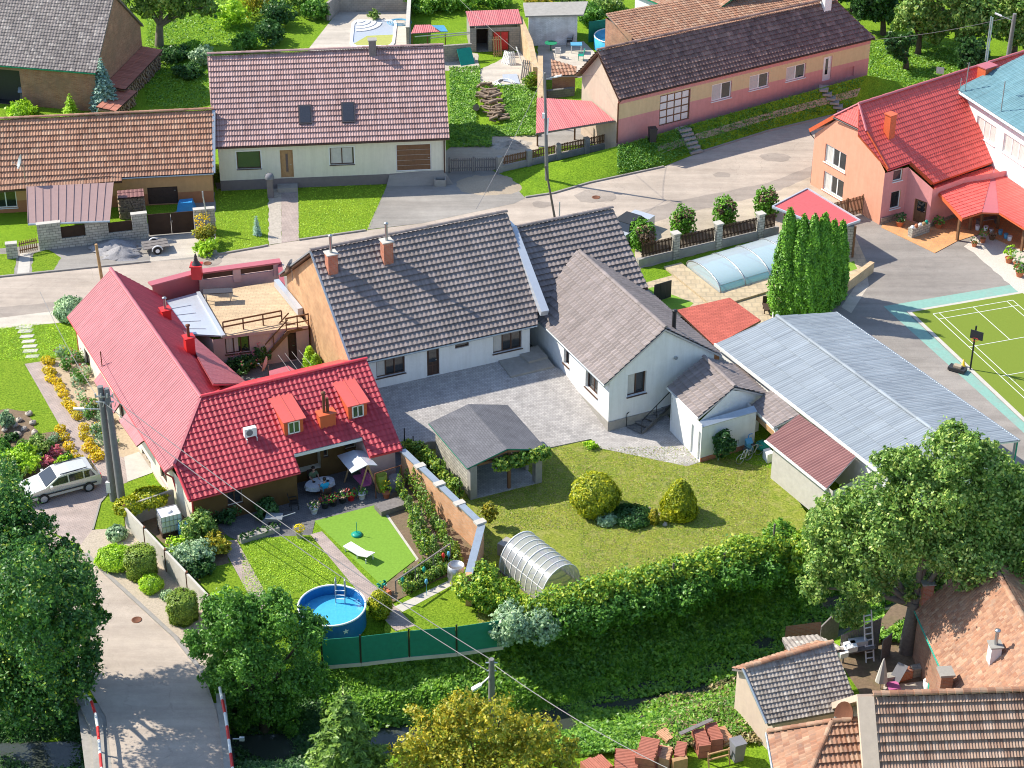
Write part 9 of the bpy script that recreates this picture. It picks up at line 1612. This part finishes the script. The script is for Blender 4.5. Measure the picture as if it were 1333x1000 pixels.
slopew([((1066,842),1.3),((1090,829),1.9)],.08,'wood_grey','left rising part of the weathered board fence');t=thing('board_fence','weathered grey board fence with sloping top behind the ladder','fence',P(1115,850));a,c=XY(1092,853),XY(1143,845)
for i in range(22):q=a.lerp(c,(i+.5)/22);b_=MB();
b=MB()
for i in range(24):q=a.lerp(c,(i+.5)/24);h=1.3+.75*(i/24);b.box(q,(c-a).normalized(),Vector((0,1)),(c-a).length/24*.88,.04,0,h)
b.build('boards',MATS['wood_grey'],t);b=MB();a2,c2=XY(1146,862),XY(1158,852);b.wallseg(a2,c2,.05,0,1.4);b.build('boards',MATS['wood_grey'],t)
t=thing('work_bench','old bench with white boxes under the board fence','bench',P(1115,866));a,c=P(1098,868),P(1138,860);b=MB();b.slab([a+rz*.8,c+rz*.8,c+Vector((-.1,.9,.85)),a+Vector((-.1,.9,.85))],.05);b.build('bench_top',MATS['wood_grey'],t)
for q in(a,c):b=MB();b.bar(q+Vector((0,.3,0)),q+Vector((0,.3,.8)),.09);b.build('leg',MATS['wood_grey'],t)
for i,(px,py,sx,sy,mt,lab)in enumerate(((1097,849,.22,.3,'plastic_white','small white box at the left end of the old bench'),(1107,842,.3,.28,'plastic_white','white box in the middle of the old bench'),(1117,836,.45,.2,'white_sheet','pale long box near the ladder on the old bench'))):b=MB();b.obox(P(px,py,1.0),Vector((sx,.1,0)),Vector((-.05,sy,0)),rz*.15);single('box',b,MATS[mt],lab,'box')
for i,(a,c)in enumerate((((1165,886),(1185,881)),((1186,880),(1202,877)),((1150,891),(1163,889)))):b=MB();b.wallseg(XY(*a),XY(*c),.4,0,.55);single('raised_bed',b,MATS['block_grey' if i else 'brick_red'],('grey block raised bed in the middle of the yard','grey block raised bed by the green-edged roof','brick raised bed left of the block beds')[i],'raised bed')
dish(None,'rusty brown satellite dish on the gable of the striped-roof house',XY(1103,935,4.2),3.2,1.2,.62,math.radians(-150),math.radians(25),'rust');dish(None,'white satellite dish on the gable edge of the white farmhouse',XY(380,350,5.3),4.7,.7,.5,math.radians(160),math.radians(20),'zinc')
t=thing('kiosk_roof','small hut with rose-coloured flat roof between stairs and red ridge','hut',P(370,500));b=MB();q=[P(352,497,1.9),P(376,492,1.9),P(388,484,1.9),P(375,476,1.9),P(350,483,1.9)];b.slab(q,.07);b.build('roof',MATS['metal_rose_flat'],t);b=MB();cc=sum(q,Vector())/5;b.prism([(cc.x+(k.x-cc.x)*.88,cc.y+(k.y-cc.y)*.88)for k in q],0,1.8);b.build('wall',MATS['orange_trim'],t)
dish(None,'pink-tinged satellite dish above the small rose-roofed hut',XY(350,490,1.9),1.6,1.1,.5,math.radians(170),math.radians(15),'plaster_pink')
for i in range(4):b=MB();b.tube([P(362+i*9,462-i*2,2.1),P(378+i*9,484-i*3,2.1)],.015,4);single('washing_line',b,MATS['wire'],('leftmost','second','third','rightmost')[i]+' washing line strung over the small inner court','line','washing lines over the inner court')
# stepping stones, kids' things, bicycle
for i,(px,py,w_,h_)in enumerate(((31.5,426,.5,.22),(33,431,.45,.25),(35,438,.42,.2),(37,444.5,.4,.2),(38.5,451,.45,.2),(39.5,457,.45,.22),(42,464,.4,.2))):b=MB();c=P(px,py,.02);b.obox(c,Vector((w_,.05,0)),Vector((.03,h_,0)),rz*.02);single('stepping_stone',b,MATS['pale_concrete'],('stepping stone nearest the street on the left lawn','second','third','fourth','fifth','sixth','stepping stone nearest the brick path on the left lawn')[i]+('' if i in(0,6)else ' stepping stone from the street on the left lawn'),'stepping stone','stepping stones across the left lawn')
def bike(label,a,c,mt):
 t=thing('bicycle',label,'bicycle',(a+c)/2);u_=(c-a).normalized()
 for q in(a,c):b=MB();b.tube([q+rz*.33+u_*math.cos(x)*.32+rz*math.sin(x)*.32 for x in np.linspace(0,6.2832,19)],.022,5,caps=False);b.build('wheel',MATS['steel'],t)
 b=MB();h0,h1,h2,h3=a+rz*.33,a+u_*.45+rz*.3,a+u_*.3+rz*.85,c-u_*.15+rz*.8
 for x,y in((h0,h1),(h1,h2),(h2,h3),(h1,h3),(h0,h2),(h3,c+rz*.33)):b.tube([x,y],.022,6)
 b.build('frame',MATS[mt],t);b=MB();b.obox(h2+rz*.08,u_*.12,Vector((-u_.y,u_.x,0))*.06,rz*.03);b.build('saddle',MATS['plastic_and_shade_black'],t);b=MB();b.bar(h3+rz*.12-Vector((-u_.y,u_.x,0))*.25,h3+rz*.12+Vector((-u_.y,u_.x,0))*.25,.03);b.build('handlebar',MATS['black_metal'],t)
bike('bicycle with pale wheels standing in shade beside the white annex',P(974,598),P(988,592),'steel');bike('white child bicycle in front of the blue toys by the annex',P(963,604),P(974,599),'plastic_white')
t=thing('blue_pushchair','blue folded pushchair against the wall of the white annex','pushchair',P(974,590));c=P(974,590);b=MB();b.obox(c+Vector((0,0,.6)),Vector((.2,.1,0)),Vector((-.05,.15,.1)),rz*.28);b.build('seat',MATS['hose_blue'],t);b=MB();b.tube([c+Vector((-.25,0,0)),c+Vector((0,.2,1.2)),c+Vector((.2,.2,1.25))],.03,6);b.tube([c+Vector((.25,0,0)),c+Vector((-.1,.2,.9))],.03,6);b.build('frame',MATS['blue_tarp'],t)
b=MB();b.ball(P(993,580,.35),.45,0,12,.3,.02);single('sandbox',b,MATS['plastic_teal'],'green plastic shell under the tiled passage','toy')
b=MB();b.obox(P(1000,593,.3),Vector((.2,.1,0)),Vector((-.1,.3,0)),rz*.3);single('white_crate',b,MATS['plastic_white'],'white crate at the corner of the brown-roofed shed','crate')
t=thing('terrace_bench','brown wooden lounger on the pool terrace next to the cypresses','bench',P(1000,408));c=P(1000,406);b=MB();b.obox(c+rz*.4,Vector((.35,.05,0)),Vector((-.05,.5,0)),rz*.04);b.build('seat',MATS['wood_dark'],t);b=MB();b.obox(c+Vector((.0,.55,.65)),Vector((.35,.05,0)),Vector((-.01,.04,0)),rz*.28);b.build('backrest',MATS['wood_dark'],t)
for x in(-.3,.3):b=MB();b.bar(c+Vector((x,-.3,0)),c+Vector((x,-.3,.4)),.06);b.bar(c+Vector((x,.4,0)),c+Vector((x,.4,.4)),.06);b.build('leg',MATS['wood_dark'],t)
b=MB();b.tube([P(1005,420),P(1009,392,0)+rz*1.2,P(1028,395,0)+rz*1.3],.05,6);single('swing_frame',b,MATS['white_paint'],'white tubular frame at the ridge end of the grey hall','frame')
t=thing('garden_trough','long concrete trough planted with herbs beside the lawn','trough',P(335,700));a,c=XY(312,706),XY(362,690);b=MB();b.wallseg(a,c,.5,0,.3);b.build('trough',MATS['concrete'],t);C,Nn=crown_pts([(a.x+(c.x-a.x)*f,a.y+(c.y-a.y)*f,.35,.3,.15)for f in np.linspace(.08,.92,7)],500,6,.05);leaf_object('herbs',C,RNG.uniform(.05,.1,len(C)),Nn,MATS['leaf_dark'],t)
t=thing('terracotta_trough','terracotta window box behind the clipped golden bush','planter',P(506,775));a,c=XY(498,771),XY(507,777);b=MB();b.wallseg(a,c,.3,0,.35);b.build('trough',MATS['terracotta'],t);C,Nn=crown_pts([(a.x,a.y,.5,.25,.2)],160,6,.05);leaf_object('foliage',C,RNG.uniform(.05,.09,len(C)),Nn,MATS['plastic_teal'],t)
for i,(px,py,mt)in enumerate(((577,724,'red_paint'),(584,722,'hose_blue'),(552,742,'plastic_teal'),(524,755,'plastic_teal'),(555,758,'hose_blue'))):b=MB();c=P(px,py,.9);b.lathe(c,[(.06,-.1),(.1,0),(.07,.18),(.02,.2)],8);b.tube([P(px,py,.9)*1.0,Vector((c.x,c.y,0))],.012,4);single('bottle_scarer',b,MATS[mt],('red','pale blue','teal','darker teal','small blue')[i]+' plastic bottle on a stick in the vegetable row','bottle')
b=MB();c=P(357,683,.0);b.hexa([c+Vector(k)for k in((-.3,-.2,.3),(.4,-.2,.3),(.4,.25,.3),(-.3,.25,.3),(-.45,-.3,.6),(.5,-.3,.55),(.5,.35,.55),(-.45,.35,.6))]);b.tube([c+Vector((.4,0,.5)),c+Vector((1.2,.25,.65))],.03,6);b.tube([c+Vector((-.5,-.1,.2)),c+Vector((-.5,.1,.2))],.2,12);single('wheelbarrow',b,MATS['zinc'],'grey wheelbarrow on the shaded terrace left of the chairs','wheelbarrow')
